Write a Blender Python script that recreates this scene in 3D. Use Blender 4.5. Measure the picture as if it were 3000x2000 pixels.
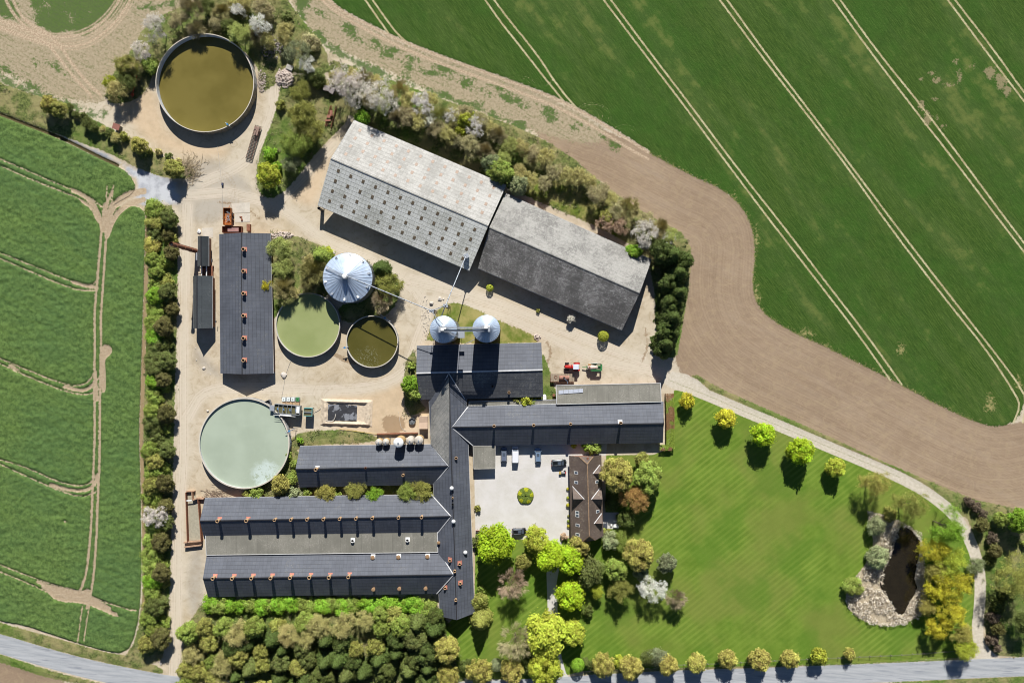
import bpy, math, random
import numpy as np
from mathutils import Vector, Matrix
random.seed(7); RNG = np.random.default_rng(7)
for o in list(bpy.data.objects): bpy.data.objects.remove(o)
SC = bpy.context.scene; COL = SC.collection
# ------------------------------------------------------------------ camera, sky, sun, exposure
HC = 233.3                                  # height of the camera above the yard, metres
cam = bpy.data.cameras.new('camera'); cam.lens = 28.0; cam.sensor_width = 36; cam.clip_end = 20000; cam.clip_start = 1
co = bpy.data.objects.new('camera', cam); co.location = (0, 0, HC); COL.objects.link(co); SC.camera = co
SUN_EL, SUN_AZ = 37.4, 3.2
W = bpy.data.worlds.new('World'); SC.world = W; W.use_nodes = True
wn = W.node_tree; bgn = wn.nodes['Background']; sk = wn.nodes.new('ShaderNodeTexSky'); sk.sky_type = 'NISHITA'
sk.sun_disc = False; sk.sun_elevation = math.radians(SUN_EL); sk.sun_rotation = math.radians(SUN_AZ)
sk.air_density = .7; sk.dust_density = .1; sk.ozone_density = 2.5
wn.links.new(sk.outputs[0], bgn.inputs[0]); bgn.inputs[1].default_value = 0.05
sl = bpy.data.lights.new('sun', 'SUN'); sl.energy = 5.0; sl.angle = math.radians(0.5); sl.color = (1, 0.97, 0.92)
so = bpy.data.objects.new('sun', sl); COL.objects.link(so)
e, a = math.radians(SUN_EL), math.radians(SUN_AZ)
sd_ = Vector((math.sin(a)*math.cos(e), math.cos(a)*math.cos(e), math.sin(e)))
so.rotation_euler = sd_.to_track_quat('Z', 'Y').to_euler(); so.location = (0, 60, 120)
SC.view_settings.view_transform = 'Standard'; SC.view_settings.look = 'None'
SC.view_settings.exposure = 0.42; SC.view_settings.gamma = 1
SC.render.resolution_x = 1024; SC.render.resolution_y = 682
SC.cycles.filter_width = 1.05; SC.cycles.max_bounces = 6; SC.cycles.diffuse_bounces = 3; SC.cycles.transparent_max_bounces = 4

# ------------------------------------------------------------------ helpers
def at(u, v, h=0.0):
    "world point at height h for a plan position (survey units of 0.1 m, origin at the yard's middle)"
    k = 1 - h/HC
    return Vector(((u-1500)*0.1*k, (1000-v)*0.1*k, h))
def D(*pts): return [(x*1.27551, y*1.27551) for x, y in pts]       # coarse survey sheet to fine one
def Z(ox, oy, s, pts): return [(ox+x/s, oy+y/s) for x, y in pts]
def srgb(r, g, b, k=1.0):
    f = lambda c: ((c/255)/12.92 if c/255 <= .04045 else ((c/255+.055)/1.055)**2.4)*k
    return (f(r), f(g), f(b), 1)
def link(o, parent=None):
    COL.objects.link(o)
    if parent is not None:
        o.parent = parent; o.matrix_parent_inverse = Matrix.Translation(parent.location).inverted() if parent.rotation_euler.z == 0 and parent.scale.x == 1 else Matrix()
    return o
def tag(o, label=None, cat=None, group=None, kind=None):
    if label: o['label'] = label
    if cat: o['category'] = cat
    if group: o['group'] = group
    if kind: o['kind'] = kind
    return o
def thing(name, label, cat, loc=(0, 0, 0), rz=0.0, group=None):
    o = bpy.data.objects.new(name, None); o.empty_display_size = .5; COL.objects.link(o)
    o.location = loc; o.rotation_euler = (0, 0, rz); tag(o, label, cat, group); return o
def np_mesh(name, verts, faces, mats=(), tone=None, smooth=False, uv=None, mi=None):
    verts = np.asarray(verts, dtype=np.float32); faces = np.asarray(faces, dtype=np.int32)
    me = bpy.data.meshes.new(name); n = faces.shape[1]
    me.vertices.add(len(verts)); me.vertices.foreach_set('co', verts.ravel())
    me.loops.add(faces.size); me.loops.foreach_set('vertex_index', faces.ravel())
    me.polygons.add(len(faces)); me.polygons.foreach_set('loop_start', np.arange(0, faces.size, n, dtype=np.int32))
    me.polygons.foreach_set('loop_total', np.full(len(faces), n, dtype=np.int32))
    if smooth: me.polygons.foreach_set('use_smooth', np.ones(len(faces), dtype=bool))
    if mi is not None: me.polygons.foreach_set('material_index', np.asarray(mi, dtype=np.int32))
    for m in mats: me.materials.append(m)
    me.update(calc_edges=True)
    if tone is not None: me.attributes.new('tone', 'FLOAT', 'FACE').data.foreach_set('value', np.asarray(tone, dtype=np.float32))
    return me
class MB:
    "collects shapes (python lists) and builds one mesh object"
    def __init__(s): s.v = []; s.f = []; s.uv = []; s.m = []; s.cm = 0
    def poly(s, pts, uvs=None):
        n = len(s.v); s.v += [tuple(p) for p in pts]; s.f.append(tuple(range(n, n+len(pts)))); s.uv.append(uvs); s.m.append(s.cm)
    def faces(s, vs, fs):
        n = len(s.v); s.v += [tuple(p) for p in vs]
        for f in fs: s.f.append(tuple(n+i for i in f)); s.uv.append(None); s.m.append(s.cm)
    def box(s, c, d, rz=0.0, tilt=None):
        M = Matrix.Rotation(rz, 3, 'Z')
        if tilt is not None: M = tilt @ M
        vs = [Vector(c) + M @ Vector((x*d[0]/2, y*d[1]/2, z*d[2]/2)) for x in (-1, 1) for y in (-1, 1) for z in (-1, 1)]
        s.faces(vs, [(0, 1, 3, 2), (4, 6, 7, 5), (0, 4, 5, 1), (2, 3, 7, 6), (0, 2, 6, 4), (1, 5, 7, 3)])
    def bar(s, p, q, w, h=None):
        p, q = Vector(p), Vector(q); h = h or w; d = (q-p)
        if d.length < 1e-6: return
        d.normalize(); up = Vector((0, 0, 1)) if abs(d.z) < .95 else Vector((1, 0, 0))
        a = d.cross(up).normalized()*w/2; b = a.cross(d).normalized()*h/2
        vs = [e+x*a+y*b for e in (p, q) for x, y in ((-1, -1), (1, -1), (1, 1), (-1, 1))]
        s.faces(vs, [(0, 1, 2, 3), (7, 6, 5, 4), (0, 4, 5, 1), (1, 5, 6, 2), (2, 6, 7, 3), (3, 7, 4, 0)])
    def tube(s, p, q, r0, r1=None, n=10, caps=True):
        p, q = Vector(p), Vector(q); r1 = r0 if r1 is None else r1; d = (q-p).normalized()
        up = Vector((0, 0, 1)) if abs(d.z) < .95 else Vector((1, 0, 0))
        a = d.cross(up).normalized(); b = a.cross(d)
        vs = []
        for e, r in ((p, r0), (q, r1)):
            for i in range(n):
                t = 2*math.pi*i/n; vs.append(e + a*math.cos(t)*r + b*math.sin(t)*r)
        fs = [(i, (i+1) % n, n+(i+1) % n, n+i) for i in range(n)]
        if caps: fs += [tuple(range(n))[::-1], tuple(range(n, 2*n))]
        s.faces(vs, fs)
    def lathe(s, c, prof, n=32, caps=False):
        c = Vector(c); vs = []
        for r, z in prof:
            for i in range(n):
                t = 2*math.pi*i/n; vs.append(c+Vector((r*math.cos(t), r*math.sin(t), z)))
        fs = [(j*n+i, j*n+(i+1) % n, (j+1)*n+(i+1) % n, (j+1)*n+i) for j in range(len(prof)-1) for i in range(n)]
        s.faces(vs, fs)
    def loft(s, secs):
        n = len(secs[0]); vs = [p for sec in secs for p in sec]
        fs = [(j*n+i, j*n+(i+1) % n, (j+1)*n+(i+1) % n, (j+1)*n+i) for j in range(len(secs)-1) for i in range(n)]
        fs += [tuple(range(n))[::-1], tuple(range((len(secs)-1)*n, len(secs)*n))]
        s.faces(vs, fs)
    def build(s, name, mats, parent=None, smooth=False, world=True, bevel=0):
        me = bpy.data.meshes.new(name); me.from_pydata([tuple(v) for v in s.v], [], s.f)
        for m in (mats if isinstance(mats, (list, tuple)) else [mats]): me.materials.append(m)
        for p, m in zip(me.polygons, s.m): p.material_index = m; p.use_smooth = smooth
        if any(u for u in s.uv):
            uvl = me.uv_layers.new(name='UVMap')
            for p, u in zip(me.polygons, s.uv):
                if u:
                    for li, c in zip(p.loop_indices, u): uvl.data[li].uv = c
        import bmesh
        bm = bmesh.new(); bm.from_mesh(me); bmesh.ops.recalc_face_normals(bm, faces=bm.faces); bm.to_mesh(me); bm.free()
        o = bpy.data.objects.new(name, me); COL.objects.link(o)
        if parent is not None:
            o.parent = parent
            if world:            # shapes were given in world metres
                R = Matrix.Translation(parent.location) @ Matrix.Rotation(parent.rotation_euler.z, 4, 'Z')
                me.transform(R.inverted())
        if bevel:
            b = o.modifiers.new('bevel', 'BEVEL'); b.width = bevel; b.segments = 2; b.limit_method = 'ANGLE'
        return o
# ------------------------------------------------------------------ material helpers
class NT:
    def __init__(s, name, rough=0.8, spec=0.3, metal=0.0):
        s.mat = bpy.data.materials.new(name); s.mat.use_nodes = True; s.t = s.mat.node_tree; s.n = s.t.nodes; s.b = s.n['Principled BSDF']
        s.b.inputs['Roughness'].default_value = rough; s.b.inputs['Metallic'].default_value = metal
        s.b.inputs['Specular IOR Level'].default_value = spec
    def L(s, o, i): s.t.links.new(o, i)
    def set(s, inp, v):
        if isinstance(v, (int, float)): inp.default_value = v
        elif isinstance(v, (tuple, list)): inp.default_value = v
        else: s.L(v, inp)
    def geo(s): return s.n.new('ShaderNodeNewGeometry').outputs['Position']
    def obj(s): return s.n.new('ShaderNodeTexCoord').outputs['Object']
    def uv(s): return s.n.new('ShaderNodeTexCoord').outputs['UV']
    def map(s, v, scale=(1, 1, 1), rot=0.0, loc=(0, 0, 0)):
        m = s.n.new('ShaderNodeMapping'); m.inputs['Rotation'].default_value = (0, 0, rot); s.L(v, m.inputs[0])
        m2 = s.n.new('ShaderNodeMapping'); m2.inputs['Scale'].default_value = scale; m2.inputs['Location'].default_value = loc
        s.L(m.outputs[0], m2.inputs[0]); return m2.outputs[0]
    def noise(s, v, sc, det=3, rough=.55):
        m = s.n.new('ShaderNodeTexNoise'); m.inputs['Scale'].default_value = sc; m.inputs['Detail'].default_value = det; m.inputs['Roughness'].default_value = rough
        s.L(v, m.inputs['Vector']); return m.outputs[0]
    def vor(s, v, sc, out='Distance'):
        m = s.n.new('ShaderNodeTexVoronoi'); m.inputs['Scale'].default_value = sc; s.L(v, m.inputs['Vector']); return m.outputs[out]
    def math(s, op, a, b=0.0, c=0.0):
        m = s.n.new('ShaderNodeMath'); m.operation = op; s.set(m.inputs[0], a); s.set(m.inputs[1], b); s.set(m.inputs[2], c); return m.outputs[0]
    def step(s, v, lo, hi):
        m = s.n.new('ShaderNodeMapRange'); m.interpolation_type = 'SMOOTHSTEP'; s.set(m.inputs[0], v)
        m.inputs[1].default_value = lo; m.inputs[2].default_value = hi; return m.outputs[0]
    def mix(s, f, a, b, mode='MIX'):
        m = s.n.new('ShaderNodeMix'); m.data_type = 'RGBA'; m.blend_type = mode
        s.set(m.inputs[0], f); s.set(m.inputs[6], a); s.set(m.inputs[7], b); return m.outputs[2]
    def attr(s, name):
        m = s.n.new('ShaderNodeAttribute'); m.attribute_name = name; return m.outputs['Fac']
    def sep(s, v):
        m = s.n.new('ShaderNodeSeparateXYZ'); s.L(v, m.inputs[0]); return m.outputs
    def bump(s, h, st=.5, d=.1):
        m = s.n.new('ShaderNodeBump'); m.inputs['Strength'].default_value = st; m.inputs['Distance'].default_value = d; s.L(h, m.inputs['Height']); s.L(m.outputs[0], s.b.inputs['Normal'])
    def col(s, v): s.set(s.b.inputs['Base Color'], v); return s.mat
def plain(name, rgb, rough=.7, spec=.3, metal=0, var=.25, sc=1.2, bump=0):
    t = NT(name, rough, spec, metal); p = t.obj()
    n = t.noise(p, sc, 5, .65); n2 = t.noise(p, sc*9, 3)
    f = t.math('ADD', t.math('MULTIPLY', n, .65), t.math('MULTIPLY', n2, .35)); f = t.step(f, .3, .7)
    dk = tuple(c*(1-var) for c in rgb[:3])+(1,); lt = tuple(min(1, c*(1+var*.6)) for c in rgb[:3])+(1,)
    if bump: t.bump(n2, bump, .03)
    return t.col(t.mix(f, dk, lt))
# ------------------------------------------------------------------ the ground: one grid, split by what covers it
GX0, GX1, GY0, GY1, GS = -176.0, 176.0, -124.0, 124.0, 0.36
nx = int((GX1-GX0)/GS)+1; ny = int((GY1-GY0)/GS)+1
gx = np.linspace(GX0, GX1, nx); gy = np.linspace(GY0, GY1, ny)
XX, YY = np.meshgrid(gx, gy)
def pw(pts): return np.array([((u-1500)*.1, (1000-v)*.1) for u, v in pts])
def chaikin(P, closed, it=2):
    for _ in range(it):
        Q = np.roll(P, -1, 0) if closed else P[1:]; A = P if closed else P[:-1]
        N = np.empty((len(A)*2, 2)); N[0::2] = A*.75+Q*.25; N[1::2] = A*.25+Q*.75
        P = N if closed else np.vstack([P[:1], N, P[-1:]])
    return P
def window(P, m):
    x0, y0 = P.min(0)-m; x1, y1 = P.max(0)+m
    i0, i1 = np.searchsorted(gx, x0), np.searchsorted(gx, x1); j0, j1 = np.searchsorted(gy, y0), np.searchsorted(gy, y1)
    return slice(j0, j1), slice(i0, i1)
def seg_d2(x, y, A, B):
    d = B-A; L = max(1e-9, d@d); t = np.clip(((x-A[0])*d[0]+(y-A[1])*d[1])/L, 0, 1)
    return (x-A[0]-t*d[0])**2+(y-A[1]-t*d[1])**2
def sd_poly(pts, it=2):
    P = chaikin(pw(pts), True, it) if it else pw(pts); out = np.full(XX.shape, -9.0); w = window(P, 4); x, y = XX[w], YY[w]
    if x.size == 0: return out
    d2 = np.full(x.shape, 1e9); ins = np.zeros(x.shape, bool)
    for i in range(len(P)):
        A, B = P[i], P[(i+1) % len(P)]; d2 = np.minimum(d2, seg_d2(x, y, A, B))
        if A[1] != B[1]:
            c = ((A[1] > y) != (B[1] > y)) & (x < (B[0]-A[0])*(y-A[1])/(B[1]-A[1])+A[0]); ins ^= c
    d = np.sqrt(d2); out[w] = np.where(ins, d, -d); return out
def sd_line(pts, hw, it=2, wob=0):
    P = chaikin(pw(pts), False, it); out = np.full(XX.shape, -9.0)
    for i in range(len(P)-1):
        w = window(P[i:i+2], 3+hw); x, y = XX[w], YY[w]
        if x.size: out[w] = np.maximum(out[w], hw-np.sqrt(seg_d2(x, y, P[i], P[i+1])))
    return out
def vnoise(sc, seed, x=None, y=None):
    x = XX if x is None else x; y = YY if y is None else y
    r = np.random.default_rng(seed).random((256, 256)); a, b = x/sc+1000, y/sc+1000
    i, j = np.floor(a).astype(int), np.floor(b).astype(int); fx, fy = a-i, b-j; fx = fx*fx*(3-2*fx); fy = fy*fy*(3-2*fy)
    g = lambda p, q: r[p % 256, q % 256]
    return (g(i, j)*(1-fx)+g(i+1, j)*fx)*(1-fy)+(g(i, j+1)*(1-fx)+g(i+1, j+1)*fx)*fy
M = {}
def add(name, sd): M[name] = np.maximum(M[name], sd) if name in M else sd
def cut(name, sd): M[name] = np.minimum(M[name], -sd)
# --- fields
add('wheat', sd_poly(D((690, -160), (745, 0), (800, 38), (880, 80), (960, 112), (1060, 150), (1200, 197), (1290, 236), (1375, 280), (1440, 325), (1489, 352), (1580, 402), (1660, 437), (1705, 478), (1728, 530), (1733, 585), (1725, 660), (1742, 712), (1800, 755), (1900, 800), (2060, 880), (2160, 935), (2250, 975), (2300, 982), (2335, 965), (2350, 940), (2356, 900), (2620, 860), (2900, -200), (2600, -400), (690, -400)), 1))
WT = [[(1055, -20), (1070, 0), (1108, 55), (1138, 98)], [(1078, -20), (1091, 0), (1130, 55), (1164, 100), (1200, 132)],
 [(1400, -28), (1421, 0), (1466, 64), (1517, 128), (1563, 187), (1598, 232), (1649, 294)], [(1425, -30), (1447, 0), (1495, 64), (1551, 132), (1589, 183), (1615, 225), (1657, 281), (1691, 319)],
 [(1740, -38), (1768, 0), (1900, 174), (2000, 304), (2153, 510), (2272, 667), (2383, 809), (2510, 973), (2608, 1113)], [(1760, -40), (1789, 0), (1900, 149), (2000, 279), (2170, 506), (2298, 667), (2408, 812), (2540, 982), (2642, 1126)],
 [(2080, -38), (2108, 0), (2230, 164), (2361, 332), (2485, 493), (2608, 667), (2765, 871), (2893, 1028), (2978, 1160), (2988, 1190), (2969, 1237)], [(2100, -40), (2130, 0), (2255, 174), (2383, 340), (2502, 498), (2629, 667), (2786, 871), (2918, 1037), (3000, 1147), (3004, 1190), (2996, 1237)],
 [(2410, -40), (2440, 0), (2544, 145), (2680, 323), (2787, 459), (2944, 667), (3120, 890)], [(2430, -42), (2461, 0), (2574, 157), (2706, 319), (2821, 472), (2965, 667), (3120, 866)],
 [(2746, -40), (2776, 0), (2893, 157), (3000, 298), (3100, 425)], [(2766, -42), (2797, 0), (2906, 140), (3000, 272), (3100, 400)]]
for l in WT: add('tram', sd_line(l, .26, 1))
add('rape', sd_poly(D((-400, 100), (0, 265), (70, 292), (140, 320), (210, 355), (275, 383), (300, 402), (314, 430), (300, 450), (262, 470), (264, 476), (300, 472), (328, 478), (336, 500), (333, 620), (329, 750), (326, 900), (322, 1000), (325, 1200), (326, 1350), (315, 1450), (290, 1502), (230, 1492), (150, 1467), (60, 1436), (0, 1426), (-400, 1340)), 1))
RT = [[(306, 600), (298, 677), (285, 830), (277, 923), (279, 1004), (277, 1132), (278, 1263), (276, 1333), (272, 1439), (266, 1571), (255, 1673), (238, 1728), (210, 1760)],
 [(325, 600), (313, 676), (302, 838), (296, 923), (297, 1004), (294, 1132), (293, 1263), (293, 1333), (287, 1461), (283, 1588), (274, 1695), (266, 1741), (255, 1780)],
 [(330, 560), (316, 590), (306, 640)], [(400, 560), (350, 580), (325, 605), (313, 640)],
 [(0, 466), (85, 502), (170, 540), (255, 570), (306, 612)], [(0, 485), (85, 523), (170, 557), (238, 583), (276, 612), (298, 660)],
 [(0, 740), (85, 774), (170, 808), (230, 832), (272, 836), (290, 815)], [(0, 757), (85, 793), (170, 830), (234, 851), (280, 851)],
 [(0, 1049), (85, 1085), (170, 1119), (230, 1132), (266, 1115), (280, 1080)], [(0, 1064), (85, 1104), (170, 1138), (234, 1157), (280, 1150)],
 [(0, 1344), (85, 1371), (170, 1410), (234, 1424), (268, 1414), (276, 1390)], [(0, 1358), (85, 1397), (170, 1435), (238, 1456), (282, 1440)],
 [(0, 1652), (85, 1686), (170, 1716), (230, 1728), (298, 1758), (374, 1784), (400, 1786)], [(0, 1673), (85, 1707), (128, 1728), (191, 1758), (276, 1767), (349, 1805)],
 [(243, 1770), (228, 1880)], [(262, 1775), (246, 1875)], [(315, 545), (310, 610)], [(333, 545), (328, 600)]]
for i, l in enumerate(RT): add('bare', sd_line(l, [.36, .36, .4, .5][i] if i < 4 else .2, 1))
for l in ([(215, 826), (250, 838), (285, 842)], [(190, 1132), (240, 1146), (268, 1134), (284, 1110)], [(150, 1418), (200, 1434), (250, 1438), (278, 1420), (286, 1390)], [(280, 1090), (284, 1170)]): add('bare', sd_line(l, .5))
add('bare', sd_poly(Z(0, 1333, 2.351, [(250, 860), (400, 895), (560, 930), (600, 900), (640, 930), (640, 980), (780, 1050), (830, 1140), (700, 1070), (560, 1022), (390, 1015), (320, 950)]))-.35)
for l in (Z(0, 1333, 2.351, [(260, 870), (420, 930), (600, 960), (760, 1050)]), Z(0, 1333, 2.351, [(300, 905), (430, 985), (560, 1000), (700, 1055), (800, 1090)])): add('bare', sd_line(l, .4))
add('bare', sd_poly([(296, 1010), (318, 1008), (330, 1020), (328, 1035), (310, 1050), (308, 1070), (312, 1100), (310, 1150), (296, 1150)]))
add('bare', sd_poly([(180, 1520), (192, 1518), (204, 1526), (202, 1538), (185, 1532)])-.45)
add('bare', sd_poly([(28, 1063), (60, 1083), (60, 1090), (25, 1072)]))
for l, h_ in (([(420, 560), (375, 570), (342, 592), (320, 626), (306, 672)], 1.0), ([(420, 585), (370, 600), (332, 640), (314, 690)], .8), ([(215, 558), (258, 580), (286, 614), (300, 668)], .6), ([(240, 590), (270, 610), (288, 650)], .35)): add('bare', sd_line(l, h_))
add('path', sd_line(D((340, 478), (337, 600), (332, 760), (328, 900), (324, 1000), (330, 1150), (331, 1260), (333, 1340), (330, 1400)), .55))
SB = D((1180, 245), (1240, 260), (1330, 290), (1400, 310), (1489, 355), (1580, 405), (1660, 440), (1705, 480), (1728, 530), (1733, 580), (1725, 660), (1740, 710), (1800, 755), (1900, 800), (2060, 880), (2160, 935), (2250, 975), (2300, 984), (2352, 972), (2500, 960), (2500, 1200), (2352, 1168), (2260, 1152), (2150, 1112), (2000, 1052), (1900, 1002), (1750, 938), (1640, 890), (1596, 862), (1560, 850), (1560, 760), (1582, 640), (1588, 545), (1530, 520), (1440, 455), (1330, 372), (1230, 300))
add('soil', sd_poly(SB, 1))
add('soil', sd_poly(D((-90, 1490), (0, 1517), (80, 1545), (150, 1572), (200, 1620), (-90, 1620)), 1))
add('stub', sd_poly(D((-400, -60), (-400, -300), (720, -300), (650, -60), (640, 0), (600, 10), (430, 30), (330, 60), (300, 120), (250, 180), (235, 235), (180, 225), (100, 215), (50, 175), (0, 160), (-400, 60))))
add('stub', sd_poly(D((650, -60), (720, -40), (760, 10), (830, 60), (930, 110), (1060, 152), (1200, 200), (1300, 250), (1400, 310), (1350, 330), (1200, 290), (1080, 245), (960, 190), (850, 140), (740, 90), (680, 20))))
for l in (D((700, 10), (760, 50), (850, 108), (960, 160), (1080, 190)), D((880, 105), (960, 140), (1060, 172), (1180, 215)), D((0, 150), (60, 195), (160, 240), (240, 262)), D((330, 20), (380, 10), (450, -10)), D((1230, 240), (1330, 285), (1420, 335)), D((640, -20), (690, 60), (770, 120), (880, 165), (1000, 212), (1100, 255), (1220, 300)), D((-60, 165), (10, 185), (120, 222), (230, 268)), D((790, 60), (850, 85), (900, 130)), D((1000, 170), (1100, 205), (1230, 250), (1330, 300))):
    add('dgrass', sd_line(l, 1.0))
add('dgrass', sd_poly(D((60, -140), (400, -140), (330, -20), (290, 20), (250, 62), (195, 88), (120, 85), (80, 55), (60, 15))))
add('dgrass', sd_poly(D((-60, 158), (0, 165), (60, 200), (150, 225), (235, 260), (235, 285), (120, 245), (0, 200)))); add('dgrass', sd_line(D((655, 0), (705, 75), (850, 160), (1000, 212), (1200, 292)), 1.7)); add('dgrass', sd_poly(D((-40, -60), (20, -60), (50, 30), (70, 75), (0, 45), (-40, 20)))); add('dgrass', sd_poly(D((660, -20), (740, -20), (700, 30), (720, 70), (690, 60)))); add('dgrass', sd_poly(D((66, 125), (100, 135), (150, 155), (180, 180), (130, 170), (80, 150))))
for l in (Z(0, 0, 2.351, [(-60, 120), (150, 195), (300, 245), (450, 262), (600, 228), (720, 145), (810, 30), (840, -40)]), Z(0, 0, 2.351, [(-60, 165), (200, 265), (380, 315), (520, 325), (650, 280), (780, 175), (870, 55), (915, -40)]),
          Z(0, 0, 2.351, [(20, -40), (90, 100), (200, 210), (300, 270), (400, 390), (480, 500), (620, 650)]), Z(0, 0, 2.351, [(70, -40), (140, 110), (240, 190), (330, 235), (420, 320), (480, 420), (600, 570), (690, 650)]),
          D((722, -20), (760, 22), (839, 68), (906, 102), (989, 138), (1072, 168), (1206, 216), (1289, 250), (1373, 297), (1450, 345), (1489, 365)),
          D((740, -20), (772, 20), (850, 60), (906, 88), (989, 122), (1072, 152), (1206, 200), (1289, 232), (1373, 277), (1489, 350))):
    add('ruts', sd_line(l, .36))
    if l[0][0] < 800: add('ruts', sd_line([(x+5.5, y+9.5) for x, y in l], .14)); add('ruts', sd_line([(x-6, y-9) for x, y in l], .12))
for cx, cy, r, a0, a1 in ((1735, 340, 24, 180, 400), (1735, 345, 38, 190, 390), (1735, 345, 44, 200, 380), (1735, 340, 16, 180, 400), (1520, 262, 32, 210, 350), (1520, 266, 44, 210, 340), (1830, 400, 34, 200, 330), (1830, 400, 26, 200, 330), (1590, 230, 22, 0, 140)):
    add('tram', sd_line([(cx+r*1.25*math.cos(math.radians(t)), cy+r*math.sin(math.radians(t))) for t in range(a0, a1, 12)], .02))
# pale dry patches in the wheat
add('dry', sd_line(D((1489, 352), (1580, 402), (1660, 437), (1705, 478), (1728, 530), (1733, 585), (1725, 660), (1742, 712), (1800, 755), (1900, 800), (2060, 880), (2160, 935), (2250, 975)), 1.3, 1)-.5)
for c in ((2215, 690, 14, 40), (2215, 860, 16, 36), (2270, 960, 34, 22), (2360, 975, 30, 18), (2410, 1020, 36, 20), (2640, 1020, 16, 26), (2900, 1180, 20, 34), (2985, 1120, 14, 30), (2150, 590, 16, 32)):
    th = [(c[0]+c[2]*math.cos(t)*(1+.3*math.sin(3*t)), c[1]+c[3]*math.sin(t)) for t in np.linspace(0, 6.28, 12)[:-1]]; add('dry', sd_poly(th, 1)-.2)
for c in ((2730, 215, 12, 8), (2745, 235, 14, 12), (2780, 250, 20, 8), (2810, 225, 9, 22), (2800, 182, 12, 9), (2845, 195, 16, 6), (2900, 215, 18, 22), (2930, 240, 20, 26), (2700, 310, 12, 16), (2715, 345, 14, 26), (2760, 370, 9, 8), (2745, 345, 5, 12), (2740, 290, 14, 7), (2700, 232, 7, 6), (2950, 268, 14, 20)):
    th = [(c[0]+c[2]*math.cos(t)*(1+.4*math.sin(3*t+c[0])), c[1]+c[3]*math.sin(t)) for t in np.linspace(0, 6.28, 10)[:-1]]; add('patch', sd_poly(th, 1)+.05)
# --- lawn, rough grass
add('lawn', sd_poly(D((1548, 885), (1620, 908), (1700, 942), (1800, 985), (1900, 1026), (1980, 1058), (2060, 1094), (2120, 1126), (2185, 1178), (2225, 1245), (2244, 1300), (2248, 1345), (2244, 1420), (2240, 1485), (2220, 1508), (2000, 1521), (1700, 1529), (1450, 1535), (1340, 1540), (1250, 1562), (1060, 1556), (1020, 1440), (1060, 1400), (1090, 1380), (1092, 1222), (1130, 1238), (1200, 1238), (1300, 1235), (1390, 1235), (1392, 1045), (1500, 1044), (1536, 1030), (1546, 960)), 0))
ROUGH = {
 'ditch': D((-60, 165), (0, 190), (120, 232), (240, 285), (300, 325), (400, 372), (450, 385), (440, 412), (380, 410), (318, 388), (250, 352), (140, 312), (60, 282), (-60, 235)),
 'tankwood': D((330, 60), (400, 20), (520, -20), (640, -30), (690, 40), (750, 110), (760, 180), (650, 165), (640, 190), (600, 215), (590, 140), (500, 78), (420, 80), (360, 150), (335, 215), (290, 240), (240, 235), (250, 180), (300, 120)),
 'mid': D((650, 170), (760, 175), (810, 245), (795, 285), (740, 335), (690, 400), (655, 440), (620, 460), (590, 440), (588, 370), (632, 262), (640, 220)),
 'belt': D((740, 130), (850, 165), (1000, 222), (1150, 275), (1290, 340), (1400, 435), (1500, 500), (1588, 545), (1586, 640), (1562, 780), (1555, 825), (1510, 815), (1500, 620), (1460, 560), (1160, 430), (820, 280), (780, 240)),
 'shedside': D((622, 530), (680, 540), (765, 575), (745, 620), (760, 690), (690, 680), (640, 720), (622, 740)),
 'siloside': D((845, 600), (900, 625), (925, 660), (900, 720), (850, 735), (790, 745), (770, 700), (850, 690)),
 'hedge': D((345, 475), (410, 468), (408, 700), (402, 900), (398, 1100), (392, 1300), (386, 1470), (366, 1530), (250, 1518), (300, 1500), (326, 1410), (330, 1250), (326, 1000), (334, 800), (340, 600)),
 'pitside': D((690, 990), (800, 985), (868, 1000), (868, 1016), (682, 1024), (690, 1060), (660, 1130), (560, 1140), (560, 1128), (640, 1080), (665, 1010)),
 'wood': D((425, 1440), (470, 1375), (1000, 1368), (1015, 1420), (1060, 1450), (1070, 1600), (410, 1600)),
 'alley': D((685, 1118), (1000, 1112), (995, 1140), (560, 1146), (570, 1130)),
 'hallside': D((925, 840), (958, 790), (962, 920), (985, 940), (930, 960)),
 'east': D((2215, 1140), (2352, 1172), (2500, 1200), (2500, 1500), (2290, 1512), (2262, 1480), (2256, 1300), (2232, 1210), (2190, 1140)),
 'behindhall': D((1240, 785), (1246, 905), (1180, 925), (1180, 945), (1060, 938), (1275, 935), (1280, 900)),
 'verge': D((1588, 852), (1640, 884), (1750, 934), (1900, 999), (2000, 1047), (2150, 1110), (2260, 1156), (2352, 1176), (2330, 1200), (2240, 1200), (2200, 1180), (2120, 1126), (2000, 1066), (1900, 1024), (1750, 962), (1640, 912), (1590, 890)),
 'roadn': D((-90, 1404), (0, 1428), (150, 1470), (240, 1496), (300, 1505), (380, 1535), (370, 1552), (250, 1536), (120, 1500), (0, 1460), (-90, 1425)),
 'roads': D((-90, 1475), (0, 1500), (120, 1540), (250, 1572), (250, 1580), (120, 1560), (0, 1520), (-90, 1495)),
 'roadse': D((1800, 1585), (2100, 1562), (2300, 1548), (2500, 1538), (2500, 1620), (1800, 1620)),
 'roadne': D((1340, 1538), (1700, 1526), (2000, 1519), (2230, 1506), (2230, 1514), (2000, 1526), (1700, 1536), (1340, 1552)),
}
for k, p in ROUGH.items(): add('rough', sd_poly(p, 1))
add('rough', sd_poly(D((-400, 1560), (-90, 1600), (300, 1612), (700, 1620), (1400, 1602), (2400, 1562), (2800, 1550), (2800, 2200), (-400, 2200)), 0)); add('grass', sd_poly(D((978, 788), (985, 760), (1000, 715), (1030, 692), (1080, 702), (1150, 738), (1225, 768), (1238, 782), (1230, 790)), 1))
add('grass', sd_poly(D((1160, 425), (1290, 480), (1390, 530), (1440, 560), (1380, 470), (1300, 420), (1200, 400))))
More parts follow.
